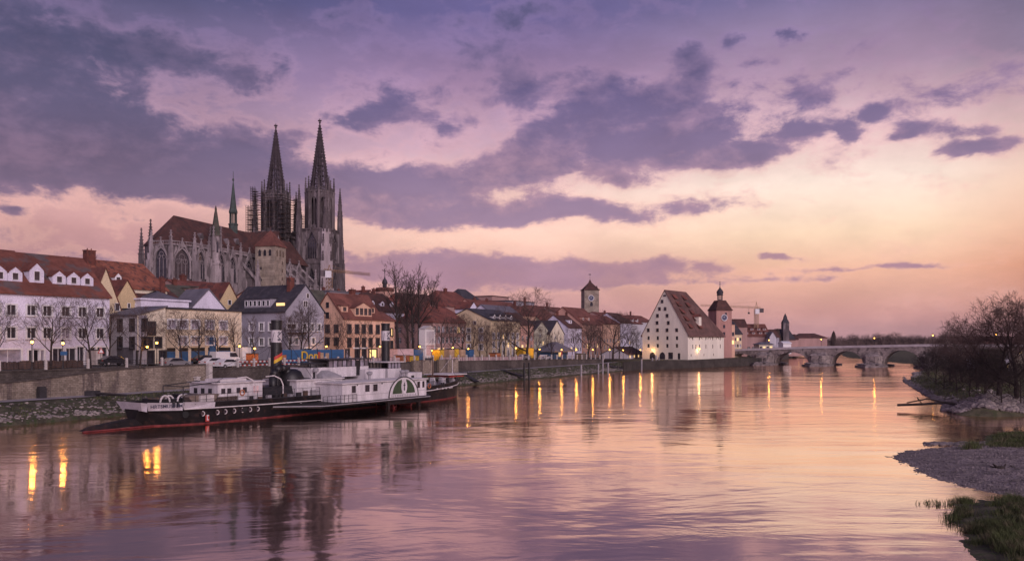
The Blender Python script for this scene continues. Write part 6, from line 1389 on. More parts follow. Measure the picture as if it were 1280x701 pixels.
# white stern board with the name
q0 = [(5.2,-2.0),(5.7,-2.35),(9,-3.5),(12.6,-3.96)]
sbm = MB()
for (x0,y0),(x1,y1) in zip(q0,q0[1:]): 
    f0, f1 = (x0-5.2)/7.4, (x1-5.2)/7.4
    sbm.add([(x0+.25,y0+.25,1.72-.0*f0),(x1,y1+.05,1.62),(x1,y1-.06,2.52-.35*f1*.6),(x0-.15,y0-.22,2.62-.35*f0*.6)],[(0,1,2,3)])
sbm.add([(5.45,-1.75,1.72),(5.05,-2.22,2.62),(5.05,2.22,2.62),(5.45,1.75,1.72)],[(0,1,2,3)])
sb_ = obj('stern_board', sbm, mat('stern_board_pale', (.50,.46,.50), .6, .15, 1), SH)
def text_obj(name, s, size, m, parent, matrix, ext=.01, al='LEFT'):
    cu = bpy.data.curves.new(name, 'FONT'); cu.body = s; cu.size = size; cu.offset = .03 if size > 2 else .006; cu.extrude = ext; cu.align_x = al
    o = bpy.data.objects.new(name, cu); col.objects.link(o); bpy.context.view_layer.update()
    me = bpy.data.meshes.new_from_object(o.evaluated_get(bpy.context.evaluated_depsgraph_get())); me.materials.clear(); me.materials.append(m)
    bpy.data.objects.remove(o); n = bpy.data.objects.new(name, me); col.objects.link(n); n.parent = parent; n.matrix_local = matrix; return n
M_ink = mat('lettering_navy', (.03,.03,.06), .6, 0, 1)
aa = math.atan2(-3.5+2.35, 9-5.7); 
text_obj('lettering', 'HRTSMUSEUM', .50, M_ink, sb_, Matrix.Translation((5.78,-2.74,2.0)) @ Matrix.Rotation(aa*1.10,4,'Z') @ Matrix.Rotation(R(90+6),4,'X'))
# rudder and low counter at water level, trailing left
rdm = MB(); rdm.add([(-.2,-1.0,0.10),(-.2,-.2,.10),(6.6,.6,.15),(7.0,-.8,.15),(.6,-.8,.50),(.6,-.4,.50),(6.6,.8,1.0),(7.0,-.6,1.0),],[(0,3,7,4),(4,7,6,5),(0,4,5,1),(1,5,6,2)])
RD = obj('rudder', rdm, M_hull, SH); obj('rudder_stripe', MB().tube((-.25,-1.02,.06),(7.2,-1.3,.06),.10,.08,5), M_red, RD)
for i, u in enumerate((253,271,281,292,302.5,312,321.5,375.5)):
    x = xu(u, -3.9); rim = MB()
    for k in range(8): a, b = R(-100+k*25), R(-100+(k+1)*25); rim.tube((.24*math.cos(a),-.03,.24*math.sin(a)),(.24*math.cos(b),-.03,.24*math.sin(b)),.05,.05,4)
    z = 1.15; ph_ = obj('porthole', MB().prism_y([(.22*math.cos(2*math.pi*j/10),.22*math.sin(2*math.pi*j/10)) for j in range(10)],-.02,.05), G_win, SH, (x,-3.93,z)); obj('porthole_rim', rim, M_canvas, ph_)
for u in (544,552,557,563,567): x = xu(u,-3.2); i = np.interp(x, st_x, bw); obj('porthole', MB().box(-.12,.12,-.06,.05,-.12,.12), M_canvas, SH, (x,-float(i)-.02,1.7))
x = xu(259,-3.9); fl = obj('depth_mark', MB().box(-.22,.22,-.05,.0,.25,.95), M_bred, SH, (x,-3.9,0)); obj('mark_sign', MB().box(-.08,.02,-.07,-.055,.4,1.0).box(.0,.18,-.072,-.055,.85,.97).box(.0,.18,-.072,-.055,.4,.5), M_ship, fl)
def rail(x0, x1, y0, y1, z, n=8, h=1.0, nm='deck_railing'):
    mb = MB()
    for hh in (h*.5, h): mb.tube((x0,y0,z+hh),(x1,y1,z+hh),.03,.03,4)
    for i in range(n+1): f = i/n; mb.tube((x0+(x1-x0)*f,y0+(y1-y0)*f,z),(x0+(x1-x0)*f,y0+(y1-y0)*f,z+h),.03,.03,4)
    obj(nm, mb, M_iron, SH)
rail(9, 28, -3.7, -3.75, 2.15, 14); rail(9, 40, 3.7, 3.75, 2.15, 18)
# stern gear: white ventilator cowls, boats, winches
for (x,y,r) in ((8.2,-1.6,.55),(9.1,-1.0,.5),(10.2,-1.6,.55),(11.2,-.8,.5)):
    hp = MB()
    for k in range(8): a, b = math.pi*k/8, math.pi*(k+1)/8; hp.tube((x+r*math.cos(a),y,2.45+r*1.25*math.sin(a)),(x+r*math.cos(b),y,2.45+r*1.25*math.sin(b)),.10,.10,5)
    obj('mooring_hoop', hp, M_canvas, SH)
bx_ = MB().box(7.6,11.4,-1.6,1.6,2.05,2.75); bx_.box(10.8,12.6,-1,1,2.05,3.1); obj('winch', bx_, M_black, SH)
arch = MB().path([(10.2,-1.8,2.1),(10.2,-1.8,4.0),(14.8,-1.8,4.35),(14.8,-1.8,2.1)],.06,5); arch.path([(10.2,1.8,2.1),(10.2,1.8,4.0),(14.8,1.8,4.35),(14.8,1.8,2.1)],.06,5); arch.tube((10.2,-1.8,4.0),(10.2,1.8,4.0),.05,.05,5); obj('awning_frame', arch, M_iron, SH)
bm_ = MB(); bm_.prism_y([(10.0,2.95),(10.4,2.4),(13.2,2.4),(13.8,3.0)],-3.1,-1.9); bm_.prism_y([(9.9,2.95),(13.9,3.02),(13.2,3.15),(10.5,3.12)],-3.15,-1.85); obj('lifeboat', bm_, M_wood, SH)
obj('boat_crate', MB().box(11.2,12.9,-3.4,-2.6,2.15,3.05).box(12.0,12.4,-3.44,-2.56,2.15,3.08), M_canvas, SH)
obj('skylight', MB().box(12.6,16.6,-2.6,-1.2,2.1,2.7), F_brown, SH)
# white aft cabin
x0, x1 = xu(272,-2.6), xu(328,-2.6); zb_, zt_ = 2.0, 4.15
cabin = obj('aft_cabin', MB().box(x0,x1,-2.6,2.4,zb_,zt_), M_ship, SH)
obj('cabin_roof', MB().box(x0-.2,x1+.25,-2.85,2.6,zt_+.003,zt_+.12).box(x0+1.2,x1-1.4,-1.5,1.3,zt_+.12,zt_+.42), M_canvas, cabin)
for u in (279,286.5,298,306): obj('window', MB().box(xu(u,-2.6)-.26,xu(u,-2.6)+.26,-2.64,-2.6,3.0,3.6), G_win, cabin)
obj('poster', MB().box(xu(320,-2.6)-.35,xu(320,-2.6)+.35,-2.65,-2.6,2.9,3.7), M_cloth, cabin)
for k in range(3): obj('window', MB().box(x0-.04,x0,-1.6+k*1.3,-1.0+k*1.3,3.0,3.6), G_win, cabin)
for xx in (x1-1.6, x1+2.4):
    dv = MB(); dv.path([(xx,-3.4,2.1),(xx,-3.4,3.7),(xx-.3,-3.3,4.4),(xx-1.0,-3.0,4.8),(xx-2.0,-2.7,4.7)],.07,5); obj('davit', dv, M_canvas, SH)
# machinery block with the front funnel
obj('engine_casing', MB().frus(24.5,0,2.0,3.4,4.2,2.4,3.6,2.0).frus(27.5,0.4,2.0,4.2,1.6,1.9,1.3,1.6), M_black, SH)
obj('boiler_drum', MB().lathe([(1.2,2.2),(1.55,2.8),(1.6,4.3),(1.2,5.1),(.6,5.4)],14,(26.2,-.6)), M_black, SH, smooth_=True)
pi_ = MB().path([(23.2,-.8,2.4),(23.2,-.8,4.6),(23.6,-.8,5.3),(24.4,-.8,5.6),(25.2,-.8,5.4),(25.8,-.8,4.6)],.5,10); obj('bent_pipe', pi_, M_black, SH, smooth_=True)
ld = MB().add([(28.8,-2.6,3.9),(29.6,-2.6,3.9),(29.0,-2.9,2.1),(28.2,-2.9,2.1),(28.8,-2.5,3.9),(29.6,-2.5,3.9),(29.0,-2.8,2.1),(28.2,-2.8,2.1)],[(0,1,2,3),(4,7,6,5),(0,3,7,4),(1,5,6,2)]); obj('panel', ld, M_canvas, SH)
for k in range(4): obj('winch_post', MB().box(29.2+k*.5,29.5+k*.5,-1.4+.2*k,-1.1+.2*k,2.1,4.9-k*.7), M_iron, SH)
# sloping grey house between casing and deckhouse
obj('skylight_house', MB().prism_y([(29.6,2.1),(35.0,2.1),(34.2,3.6),(30.4,3.9)],-2.4,2.4), M_shipgrey, SH)
for u in (374,379): obj('vent_slot', MB().box(xu(u,-2.5)-.5,xu(u,-2.5)+.6,-2.46,-2.40,2.9 if u > 375 else 3.3,3.05 if u > 375 else 3.45), M_black, SH)
def funnel(u, y, v0, v1, r, lean, flag=False):
    x = xu(u, y); ztop = zu(v0, x, y); zb2 = 2.4
    f = MB(); f.lathe([(r*1.04,0),(r,.3),(r*.98,ztop-zb2-.3),(r*1.03,ztop-zb2-.25),(r*1.03,ztop-zb2),(r*.8,ztop-zb2),(r*.8,ztop-zb2-.6)],24)
    F = obj('funnel', f, M_black, SH, (x,y,zb2), smooth_=False); F.rotation_euler = (0,-lean,0)
    h = ztop-zb2; b0, b1 = h-(1.35 if flag else 1.25)*1.05-1.15, h-1.15
    b0 = h-2.75 if flag else h-2.5; b1 = h-1.25 if flag else h-1.1
    obj('white_band', MB().lathe([(r*1.005,b0),(r*1.025,b0),(r*1.025,b1),(r*1.005,b1)],24), M_ship, F)
    dm_ = MB(); a_c = R(-62); zc = (b0+b1)/2; hh = (b1-b0)*.44; wa = hh/r
    cor = [(a_c-wa,zc),(a_c,zc+hh),(a_c+wa,zc),(a_c,zc-hh)]
    for k in range(4):
        (a0,z0_),(a1,z1_) = cor[k], cor[(k+1)%4]
        for j in range(6): p = [(r*1.05*math.cos(a0+(a1-a0)*f_), r*1.05*math.sin(a0+(a1-a0)*f_), z0_+(z1_-z0_)*f_) for f_ in (j/6,(j+1)/6)]; dm_.tube(p[0],p[1],.045,.045,4)
    obj('diamond_emblem', dm_, M_ink, F)
    for ch, zz in (('G', zc+hh*.45), ('M', zc-hh*.85)):
        a = a_c-wa*.75; text_obj('emblem_letter', ch, hh*.62, M_ink, F, Matrix.Translation((r*1.06*math.cos(a), r*1.06*math.sin(a), zz)) @ Matrix.Rotation(a+math.pi/2,4,'Z') @ Matrix.Rotation(R(90),4,'X'), .01, 'CENTER')
    obj('stay', MB().tube((0,0,h-.5),(-4.5,-2.5,1),.025,.025,4).tube((0,0,h-.5),(4.5,-2.5,1),.025,.025,4), M_iron, F)
    return F, x, y, zb2
F1 = funnel(344.5, 0, 400, 468, .66, R(-1.0), True); F2 = funnel(482, 0, 404, 462, .62, 0)
fo = F1[0]     # german flag hanging beside the funnel base
for k, m in enumerate((M_black, M_bred, M_yel)):
    fb_ = MB(); rr_f = .66*1.05+.03
    for j in range(12):
        a0, a1 = R(-150+j*13), R(-150+(j+1)*13); z0_, z1_ = 4.95+j*.085-k*.42, 4.95+(j+1)*.085-k*.42
        w0 = .03*math.sin(j*1.1); w1 = .03*math.sin((j+1)*1.1)
        fb_.quad(((rr_f+w0)*math.cos(a0),(rr_f+w0)*math.sin(a0),z0_),((rr_f+w1)*math.cos(a1),(rr_f+w1)*math.sin(a1),z1_),((rr_f+w1)*math.cos(a1),(rr_f+w1)*math.sin(a1),z1_-.42),((rr_f+w0)*math.cos(a0),(rr_f+w0)*math.sin(a0),z0_-.42))
    obj('flag_stripe', fb_, m, fo)
# midships deckhouses
x0, x1 = xu(371,-2.9), xu(428,-2.9); DH = obj('deckhouse', MB().box(x0,x1,-2.9,2.9,2.05,4.0), M_ship, SH)
obj('deckhouse_roof', MB().box(x0-.2,x1+.2,-3.1,3.1,4.003,4.12), M_canvas, DH)
for u in (399,414.5,421.5): c = xu(u,-2.9); w_ = obj('window', MB().box(c-.42,c+.42,-2.93,-2.88,2.85,3.75), G_win, DH); obj('frame', MB().box(c-.5,c+.5,-2.95,-2.9,2.75,2.85).box(c-.5,c+.5,-2.95,-2.9,3.75,3.84).box(c-.5,c-.42,-2.96,-2.9,2.8,3.8).box(c+.42,c+.5,-2.96,-2.9,2.8,3.8), M_ship, w_)
xa, xb = xu(397,-1.8), xu(421,-1.8); obj('pyramid_canopy', MB().frus((xa+xb)/2,-1.2,4.13,4.35,(xb-xa)/2,1.5,(xb-xa)/2,1.5).frus((xa+xb)/2,-1.2,4.353,5.1,(xb-xa)/2,1.5,(xb-xa)*.17,.25), M_shipgrey, DH)
# bridge deck and glazed wheelhouse
xa, xb = xu(402,0), xu(452,0); zr_ = 4.13
BH = obj('upper_house', MB().box(xa-3.0,xb,-1.3,2.6,zr_,5.45), M_ship, SH)
zw = zu(449.5, xa+2, 0); WH = obj('wheelhouse_roof', MB().box(xa-.2,xb+.3,-1.6,2.8,zw,zw+.13).box(xa-3.2,xa-.25,-1.2,2.4,zw-.45,zw-.35), M_iron, SH)
n = 9
for i in range(n+1): x = xa+(xb-xa)*i/n; obj('window_post', MB().box(x-.07,x+.07,-1.32,-1.2,5.45,zw).box(x-.07,x+.07,2.45,2.57,5.45,zw), M_iron, WH)
for i in range(4): x = xa-3.0+i*.95; obj('window_post', MB().box(x-.05,x+.05,-1.25,-1.15,5.45,zw-.45), M_iron, WH)
for i in range(n): x = xa+(xb-xa)*i/n; obj('window', MB().box(x+.09,x+(xb-xa)/n-.09,-1.27,-1.25,5.5,zw-.1), G_pale if i % 2 else mat('clear_glass_%d' % i, (.18,.15,.17), .1, .3, 1), WH)
obj('wheelhouse_back', MB().box(xa,xb,2.3,2.4,5.45,zw), M_shipgrey, WH)
obj('doorway', MB().box(xb-2.4,xb-1.7,-1.34,-1.28,4.2,6.3), M_black, BH)
x_ = xu(392,-1.6); sl = MB(); sl.lathe([(.1,4.1),(.1,4.9),(.35,5.0),(.38,5.4),(.1,5.5)],10,(x_,-2.0)); obj('searchlight', sl, M_shipgrey, SH)
# paddle house, sponson and wheel
SY = -7.9
xa, xb = xu(428,-7.6), xu(533,-7.6); xs0 = xu(400,-8.0)
zt_ = 3.6; PH = obj('paddle_house', MB().prism([(xa,-7.6),(xb,-7.6),(xb,7.6),(xa,7.6)], 1.35, zt_), M_ship, SH)
obj('house_roof', MB().prism([(xa-.2,-7.8),(xb+.2,-7.8),(xb+.2,7.8),(xa-.2,7.8)], zt_+.003, zt_+.12), M_canvas, PH)
obj('plank_line', MB().box(xa,xb,-7.63,-7.6,2.1,2.14).box(xa,xb,-7.64,-7.6,3.5,3.56), M_shipgrey, PH)
for u, ww in ((442,.36),(459,.42),(469,.42),(523,.3),(529,.25)): c = xu(u,-7.6); w_ = obj('window', MB().box(c-ww,c+ww,-7.63,-7.58,2.45,3.35), G_win, PH); obj('frame', MB().box(c-ww-.07,c+ww+.07,-7.65,-7.6,2.37,2.46).box(c-ww-.07,c+ww+.07,-7.65,-7.6,3.34,3.42).box(c-ww-.07,c-ww,-7.66,-7.6,2.4,3.4).box(c+ww,c+ww+.07,-7.66,-7.6,2.4,3.4), M_ship, w_)
for u in (446,477,517): c = xu(u,-7.6); obj('lamp_fitting', MB().ball((c,-7.7,3.4),.09,6), M_iron, PH)
sp_ = MB().prism([(xs0-3.5,-3.9),(xs0+.5,-8.0),(xb+.3,-8.0),(xb+4.5,-4.0),(xb+4.5,4),(xb+.3,8),(xs0+.5,8),(xs0-3.5,3.9)], .95, 1.35); obj('sponson', sp_, M_hull, SH)
obj('sponson_strip', MB().path([(xs0-3.5,-3.93,1.2),(xs0+.5,-8.04,1.2),(xb+.3,-8.04,1.2),(xb+4.5,-4.03,1.2)],.07,5), M_shipgrey, SH)
rl = MB(); 
for a in np.linspace(xs0+.6, xa+2.2, 9): rl.tube((a,-7.9,1.35),(a,-7.9,2.3),.03,.03,4)
rl.tube((xs0+.6,-7.9,2.3),(xa+2.2,-7.9,2.3),.03,.03,4); rl.tube((xs0+.6,-7.9,1.85),(xa+2.2,-7.9,1.85),.025,.025,4); obj('deck_railing', rl, M_iron, SH)
# paddle box arch: half disc with green fan panels
cx_ = xu(504.5,-7.7); rr3 = (xu(521,-7.7)-xu(488.5,-7.7))/2; zc_ = 1.45; H3 = 2.65
def half(r, h, n=18): return [(r*math.cos(math.pi*i/n), h*math.sin(math.pi*i/n)) for i in range(n+1)]
pb_ = obj('paddle_box', MB().prism_y(half(rr3*1.12, H3), -.12, 0), M_ship, SH, (cx_,-7.64,zc_))
am = MB(); h_ = half(rr3*1.12, H3); 
for a, b in zip(h_, h_[1:]): am.tube((a[0],-.14,a[1]),(b[0],-.14,b[1]),.07,.07,5)
obj('arch_moulding', am, M_black, pb_)
for sg in (-1,1):
    pts_ = [(sg*rr3*.18,.42)]+[(sg*rr3*(.18+.0)+0,.42)]*0; n_ = 10
    fan = [(sg*rr3*.17,.45),(sg*rr3*.86,.45)]+[(sg*rr3*.86*math.cos(R(12+i*6.6)), .25+H3*.80*math.sin(R(12+i*6.6))) for i in range(11)]+[(sg*rr3*.17,.25+H3*.79)]
    if sg < 0: fan = fan[::-1]
    obj('green_fan_panel', MB().prism_y(fan, -.16, -.125), M_green, pb_)
ov_ = [(.42*math.cos(2*math.pi*i/16)*rr3/1.9, 1.35+.95*math.sin(2*math.pi*i/16)) for i in range(16)]; obj('oval_shield', MB().prism_y(ov_, -.20, -.165), M_ship, pb_)
obj('shield_emblem', MB().box(-.07,.07,-.225,-.205,.8,1.9).box(-.2,.2,-.225,-.205,1.45,1.6).box(-.16,.16,-.225,-.205,1.0,1.1), M_iron, pb_)
dn = MB()
for i in range(15): x = -rr3*.9+i*rr3*1.8/14; dn.box(x-.06,x+.06,-.18,-.125,.08,.34)
obj('dentil_row', dn, M_bred if False else M_shipgrey, pb_)
wh = MB()
for i in range(12):
    a = 2*math.pi*i/12; wh.tube((0,0,0),(2.0*math.cos(a),0,2.0*math.sin(a)),.06,.06,4); c = (1.75*math.cos(a),1.75*math.sin(a))
    wh.add([(c[0]-.35*math.cos(a),-1.6,c[1]-.35*math.sin(a)),(c[0]+.35*math.cos(a),-1.6,c[1]+.35*math.sin(a)),(c[0]+.35*math.cos(a),1.6,c[1]+.35*math.sin(a)),(c[0]-.35*math.cos(a),1.6,c[1]-.35*math.sin(a))],[(0,1,2,3)])
for y in (-1.5,1.5):
    for i in range(20): a, b = 2*math.pi*i/20, 2*math.pi*(i+1)/20; wh.tube((1.95*math.cos(a),y,1.95*math.sin(a)),(1.95*math.cos(b),y,1.95*math.sin(b)),.07,.07,4)
obj('paddle_wheel', wh, M_red, SH, (cx_,-6.0,.95))
gt = MB().box(cx_-rr3*1.25,cx_-rr3*1.1,-7.9,-7.5,-.3,.95).box(cx_+rr3*1.1,cx_+rr3*1.25,-7.9,-7.5,-.3,.95).box(cx_-rr3*1.2,cx_+rr3*1.2,-7.85,-7.7,.55,.95); obj('paddle_guard', gt, M_hull, SH)
# second small wheelhouse by the second funnel, boxes on the roof
xa2, xb2 = xu(484,-2.2), xu(500,-2.2); z2 = zt_+.12
obj('roof_box', MB().box(xa2-4.6,xa2-.6,-2.4,1.5,z2,5.0), M_ship, SH)
W2_ = obj('small_wheelhouse', MB().box(xa2-.1,xb2,-2.4,1.2,z2,5.0), M_ship, SH); ztp = zu(453,xa2,-2.2)
obj('roof', MB().box(xa2-.5,xb2+.3,-2.7,1.5,ztp,ztp+.12), M_canvas, W2_)
for i in range(5): x = xa2+(xb2-xa2)*i/4; obj('window_post', MB().box(x-.07,x+.07,-2.4,-2.3,5.0,ztp).box(x-.07,x+.07,1.1,1.2,5.0,ztp), M_iron, W2_)
obj('window', MB().box(xa2+.1,xb2-.1,-2.36,-2.34,5.05,ztp-.05), G_pale, W2_)
for u in (462,503,508): x = xu(u,-4); ck = MB(); ck.lathe([(.16,z2),(.16,z2+.5),(.4,z2+.8),(.42,z2+1.0),(.1,z2+1.1)],10,(x,-4)); obj('ventilator_cowl', ck, M_shipgrey, SH)
rail(xa+1, xb, -7.5, -7.5, zt_+.1, 12, .0001) if False else None
# bow part
xc = xu(536,-3); obj('fore_cabin', MB().box(xb+.3,xb+4.6,-3.0,3.0,2.0,4.3), M_ship, SH); obj('fore_cabin_door', MB().box(xb+2.2,xb+2.8,-3.04,-2.98,2.3,3.9), M_black, SH)
cn = MB().box(xu(545,0),xu(569,0),-2.4,2.4,zu(468.5,56,0),zu(468.5,56,0)+.14); AW = obj('awning', cn, M_canvas, SH)
for x in (xu(546,0),xu(557,0),xu(568,0)):
    for y in (-2.2,2.2): obj('awning_post', MB().tube((x,y,2.3),(x,y,zu(468.5,56,0)),.05,.05,5), M_iron, AW)
for i in range(9): x = 52.5+i*.8; obj('deck_crate', MB().box(x,x+.55,-2.3+(i%3)*.8,-1.7+(i%3)*.8,2.2,2.9+(i%2)*.35), M_ship if i % 2 else M_shipgrey, SH)
obj('red_awning_lining', MB().box(xu(548,0),xu(566,0),-2.2,2.2,zu(469,56,0)-.25,zu(469,56,0)-.12), M_bred, SH)
obj('jack_mast', MB().tube((60.2,0,2.6),(60.2,0,zu(449,60,0)),.09,.05,6).tube((60.2,0,6.5),(57,0,4),.02,.02,4), M_canvas, SH)
xm = xu(541,0); obj('fore_mast', MB().tube((xm,0,2.2),(xm,0,zu(446,xm,0)),.13,.09,6), F_brown, SH)
rail(50, 60, -3.5, -1.5, 2.35, 8, .9)
for i, x in enumerate((8, 22, 44.5, 53)): obj('bollard', MB().tube((x,-3.4,2.0),(x,-3.4,2.6),.14,.14,8).tube((x+.5,-3.4,2.0),(x+.5,-3.4,2.6),.14,.14,8), M_black, SH)
# rigging, life rings, hoses and deck clutter
rg_ = MB()
for a, b in (((60.2,0,8.0),(48,0,8.2)),((60.2,0,8.0),(65,0,3)),((xm,0,9.2),(50,0,5.2)),((xm,0,9.2),(58,-3,2.6)),((xm,0,9.2),(58,3,2.6)),((26,0,9.5),(14,-2,4.2)),((26,0,9.5),(14,2,4.2)),((30,0,6.6),(20,-3,2.5))): rg_.tube(a, b, .022, .022, 3, False)
obj('rigging', rg_, M_iron, SH)
for i, (x, y, z) in enumerate(((17.2,-2.68,3.0),(33.5,-2.98,2.6),(44.8,-7.7,2.6))):
    lr = MB()
    for k in range(12): a, b = 2*math.pi*k/12, 2*math.pi*(k+1)/12; lr.tube((x+.3*math.cos(a),y,z+.3*math.sin(a)),(x+.3*math.cos(b),y,z+.3*math.sin(b)),.07,.07,5,False)
    obj('life_ring', lr, M_orange, SH)
for i in range(10):
    x = 18+i*1.15; o_ = obj('deck_crate', MB().box(x,x+rng.uniform(.3,.8),-3.2,-2.9+rng.uniform(-.1,.2),2.0,2.0+rng.uniform(.3,.9)), (M_iron, F_brown, M_shipgrey)[i%3], SH)
for i, x in enumerate((9.0, 16.5, 22.5, 27.5)): obj('tyre_fender', MB().tube((x,-4.0,1.2),(x,-3.88,1.2),.36,.36,12), M_tyre, SH)
ln = MB(); pts_ = [Vector((64.5,.5,2.6)), Vector((66.5,3.5,2.0)), Vector((69,7,1.9)), Vector((72,11,2.3))]
for a, b in zip(pts_, pts_[1:]): ln.tube(a, b, .04, .04, 4)
obj('mooring_line', ln, M_iron, SH)
# ---------------- lamps ----------------
def lamp_proto():
    rt = thing('street_lamp', 'x', 'street lamp', (0,0,0), 0, 'lit street lamps')
    obj('post', MB().lathe([(.16,0),(.14,.3),(.07,.5),(.05,3.4),(.09,3.45),(.09,3.5)],8), M_iron, rt)
    hd = MB().lathe([(.07,3.5),(.20,3.55),(.20,3.58)],8); hd.lathe([(.30,4.08),(.26,4.15),(.10,4.32),(.03,4.48)],8); 
    for i in range(4): a = i*math.pi/2+.4; hd.tube((.19*math.cos(a),.19*math.sin(a),3.56),(.28*math.cos(a),.28*math.sin(a),4.1),.015,.015,4)
    obj('lantern_frame', hd, M_iron, rt); obj('lamp_glass', MB().ball((0,0,3.82),.17,8,1.15), E_lamp, rt, smooth_=True); return rt
def lamp(root_label, loc, e=150, H=3.82, first=[None]):
    if first[0] is None: first[0] = r = lamp_proto(); r.location = loc; r['label'] = root_label
    else: r = dup(first[0], loc, 0, root_label)
    k = H/3.82; r.scale = (1,1,k) if abs(k-1) > .02 else (1,1,1)
    ld = bpy.data.lights.new('lamp_light', 'POINT'); ld.energy = e*1.5; ld.color = (1.0,.42,.08); ld.shadow_soft_size = .25; lo = bpy.data.objects.new('lamp_light', ld); col.objects.link(lo); lo.location = Vector(loc)+Vector((0,0,H+.0)); 
    return r
LM = [(40,427.5,17,'street lamp left of the arched doorway of the long white house'),(78.5,429,16.5,'street lamp right of the arched doorway of the long white house'),(184,433.5,17,'left lamp of the pair before the cream sloping roofed house'),(196,428.5,15,'right lamp of the pair before the cream sloping roofed house'),
 (299.5,432.5,18,'street lamp at the right corner of the yellow building'),(318.5,435.5,15,'street lamp before the grey side wall, left of the front funnel'),(408,433,20,'street lamp between the white gable and the pink house'),(475,433,16,'street lamp beside the rear funnel'),
 (524.5,433,17,'street lamp left of the white kiosk tower'),(540,438,14,'street lamp just in front of the white kiosk tower'),(566,434.5,16,'street lamp before the brown house'),(585.5,436,14,'bright street lamp left of the ochre side wall'),(645,435,14,'street lamp at the right end of the cream yellow house'),
 (674.5,436.5,14,'street lamp before the grey green gable'),(702,437,12.5,'street lamp in front of the pavilion'),(720.5,437,12.5,'street lamp right of the pavilion'),(741,437,12.5,'street lamp under the clock tower'),(762,437,12.5,'street lamp by the bare tree right of the clock tower'),(779,437.5,12.5,'street lamp before the white four storey house'),(800.5,437.3,9,'street lamp at the foot of the salt house')]
for i, (u, v, t, lab) in enumerate(LM):
    s_ = S(u, t); z = zs(s_, t); zl = zpx(v, s_, t); lamp(lab, st(s_, t, z), 150 if i < 4 else 260, zl-z)
for u, v, lab in ((957,425,'lamp on the stone bridge, leftmost of three'),(1023,424,'lamp on the middle of the stone bridge'),(1090,422.5,'lamp on the stone bridge, rightmost of three')):
    r = (u-640)/1000; x = (r*301-80)/(.82+r*.57); X_, Y_ = 80+.82*x+.57*4, 301-.57*x+.82*4; z = bz(x); zl = HC+(425-v)/1000*Y_
    lamp(lab, (X_,Y_,z), 170, zl-z)
# wall lights on the salt house (lit patches over doors)
for u, v, side in ((816.5,441,'gable'),(872.5,441,'side')):
    if side == 'gable': y = YF((u,))[0]; loc = Matrix.Translation(SC) @ Matrix.Rotation(ang,4,'Z') @ Vector((-.5,y,3.2))
    else: x = XF((u,))[0]; loc = Matrix.Translation(SC) @ Matrix.Rotation(ang,4,'Z') @ Vector((x,-.5,3.4))
    o = obj('wall_lamp', MB().ball((0,0,0),.22,8).box(-.05,.05,-.05,.45,.1,.18), E_lamp, None, loc); tag(o, 'glowing wall lamp over the door on the salt house %s' % ('gable' if side == 'gable' else 'river side'), 'wall lamp')
    ld = bpy.data.lights.new('lamp_light','POINT'); ld.energy = 110; ld.color = (1,.62,.28); ld.shadow_soft_size = .3; lo = bpy.data.objects.new('lamp_light', ld); col.objects.link(lo); lo.location = loc+Vector((0,0,-.5)) - Vector((.25,.5,0))
for loc_uv in ((1245,418,230),(1166,419,300)):
    p = atY(*loc_uv); lamp('distant street lamp glimpsed %s' % ('through the big headland trees' if loc_uv[0] > 1200 else 'above the left headland shrubs'), (p.x,p.y,p.z-5), 200, 5)
# ---------------- cars ----------------
def car_proto(m, van=False):
    rt = thing('parked_car', 'x', 'car', (0,0,0), 0, 'cars parked on the street')
    prof = [(-2.1,.35),(2.1,.35),(2.12,.72),(1.95,.88),(1.1,.98),(.45,1.42),(-1.0,1.44),(-1.75,1.02),(-2.1,.95)] if not van else [(-2.4,.35),(2.4,.35),(2.42,.95),(2.1,1.15),(1.5,2.0),(-2.35,2.05),(-2.42,1.0)]
    b = MB(); n = len(prof); ins = .12
    b.add([(x,-.86+(ins if z > 1.0 else 0),z) for x,z in prof]+[(x,.86-(ins if z > 1.0 else 0),z) for x,z in prof],[tuple(range(n)),tuple(range(n,2*n))[::-1]]+[(i,n+i,n+(i+1)%n,(i+1)%n) for i in range(n)]); body = obj('body', b, m, rt)
    if not van: gl = MB().prism_y([(.95,1.0),(.42,1.36),(-.95,1.38),(-1.5,1.02)],-.875,.875)
    else: gl = MB().prism_y([(2.0,1.2),(1.5,1.85),(.4,1.85),(.4,1.2)],-.88,.88)
    obj('windows', gl, G_win, rt)
    for x in (-1.35,1.35):
        for y in (-.80,.80):
            w_ = obj('wheel', MB().tube((0,-.11,0),(0,.11,0),.33,.33,14), M_tyre, rt, (x,y,.33)); obj('rim', MB().tube((0,-.125,0),(0,.125,0),.19,.19,10), M_steel, w_)
    for y in (-.62,.62): obj('headlight', MB().box(2.0,2.13,y-.18,y+.18,.66,.80), M_pale, rt); obj('tail_light', MB().box(-2.13,-2.05,y-.16,y+.16,.72,.86), M_bred, rt)
    return rt
CP = {}
def car(kind, u, t, lab, rz=0.0):
    s_ = S(u, t); loc = st(s_, t, zs(s_, t)+.01)
    if kind not in CP: CP[kind] = car_proto({'white':M_carw,'silver':M_cars,'black':M_carb,'van':M_carw}[kind], kind == 'van'); r = CP[kind]; r.location = loc; r.rotation_euler = (0,0,TA+rz); r['label'] = lab
    else: dup(CP[kind], loc, TA+rz, lab)
car('silver', 219, 14.5, 'pale silver car behind the sloping wall, leftmost of the cars')
car('white', 267, 13.8, 'white car parked right of the silver one before the yellow building')
car('black', 257, 18.5, 'dark car half hidden before the blue garage doors'); car('van', 281, 17.5, 'white van at the right end of the yellow building')
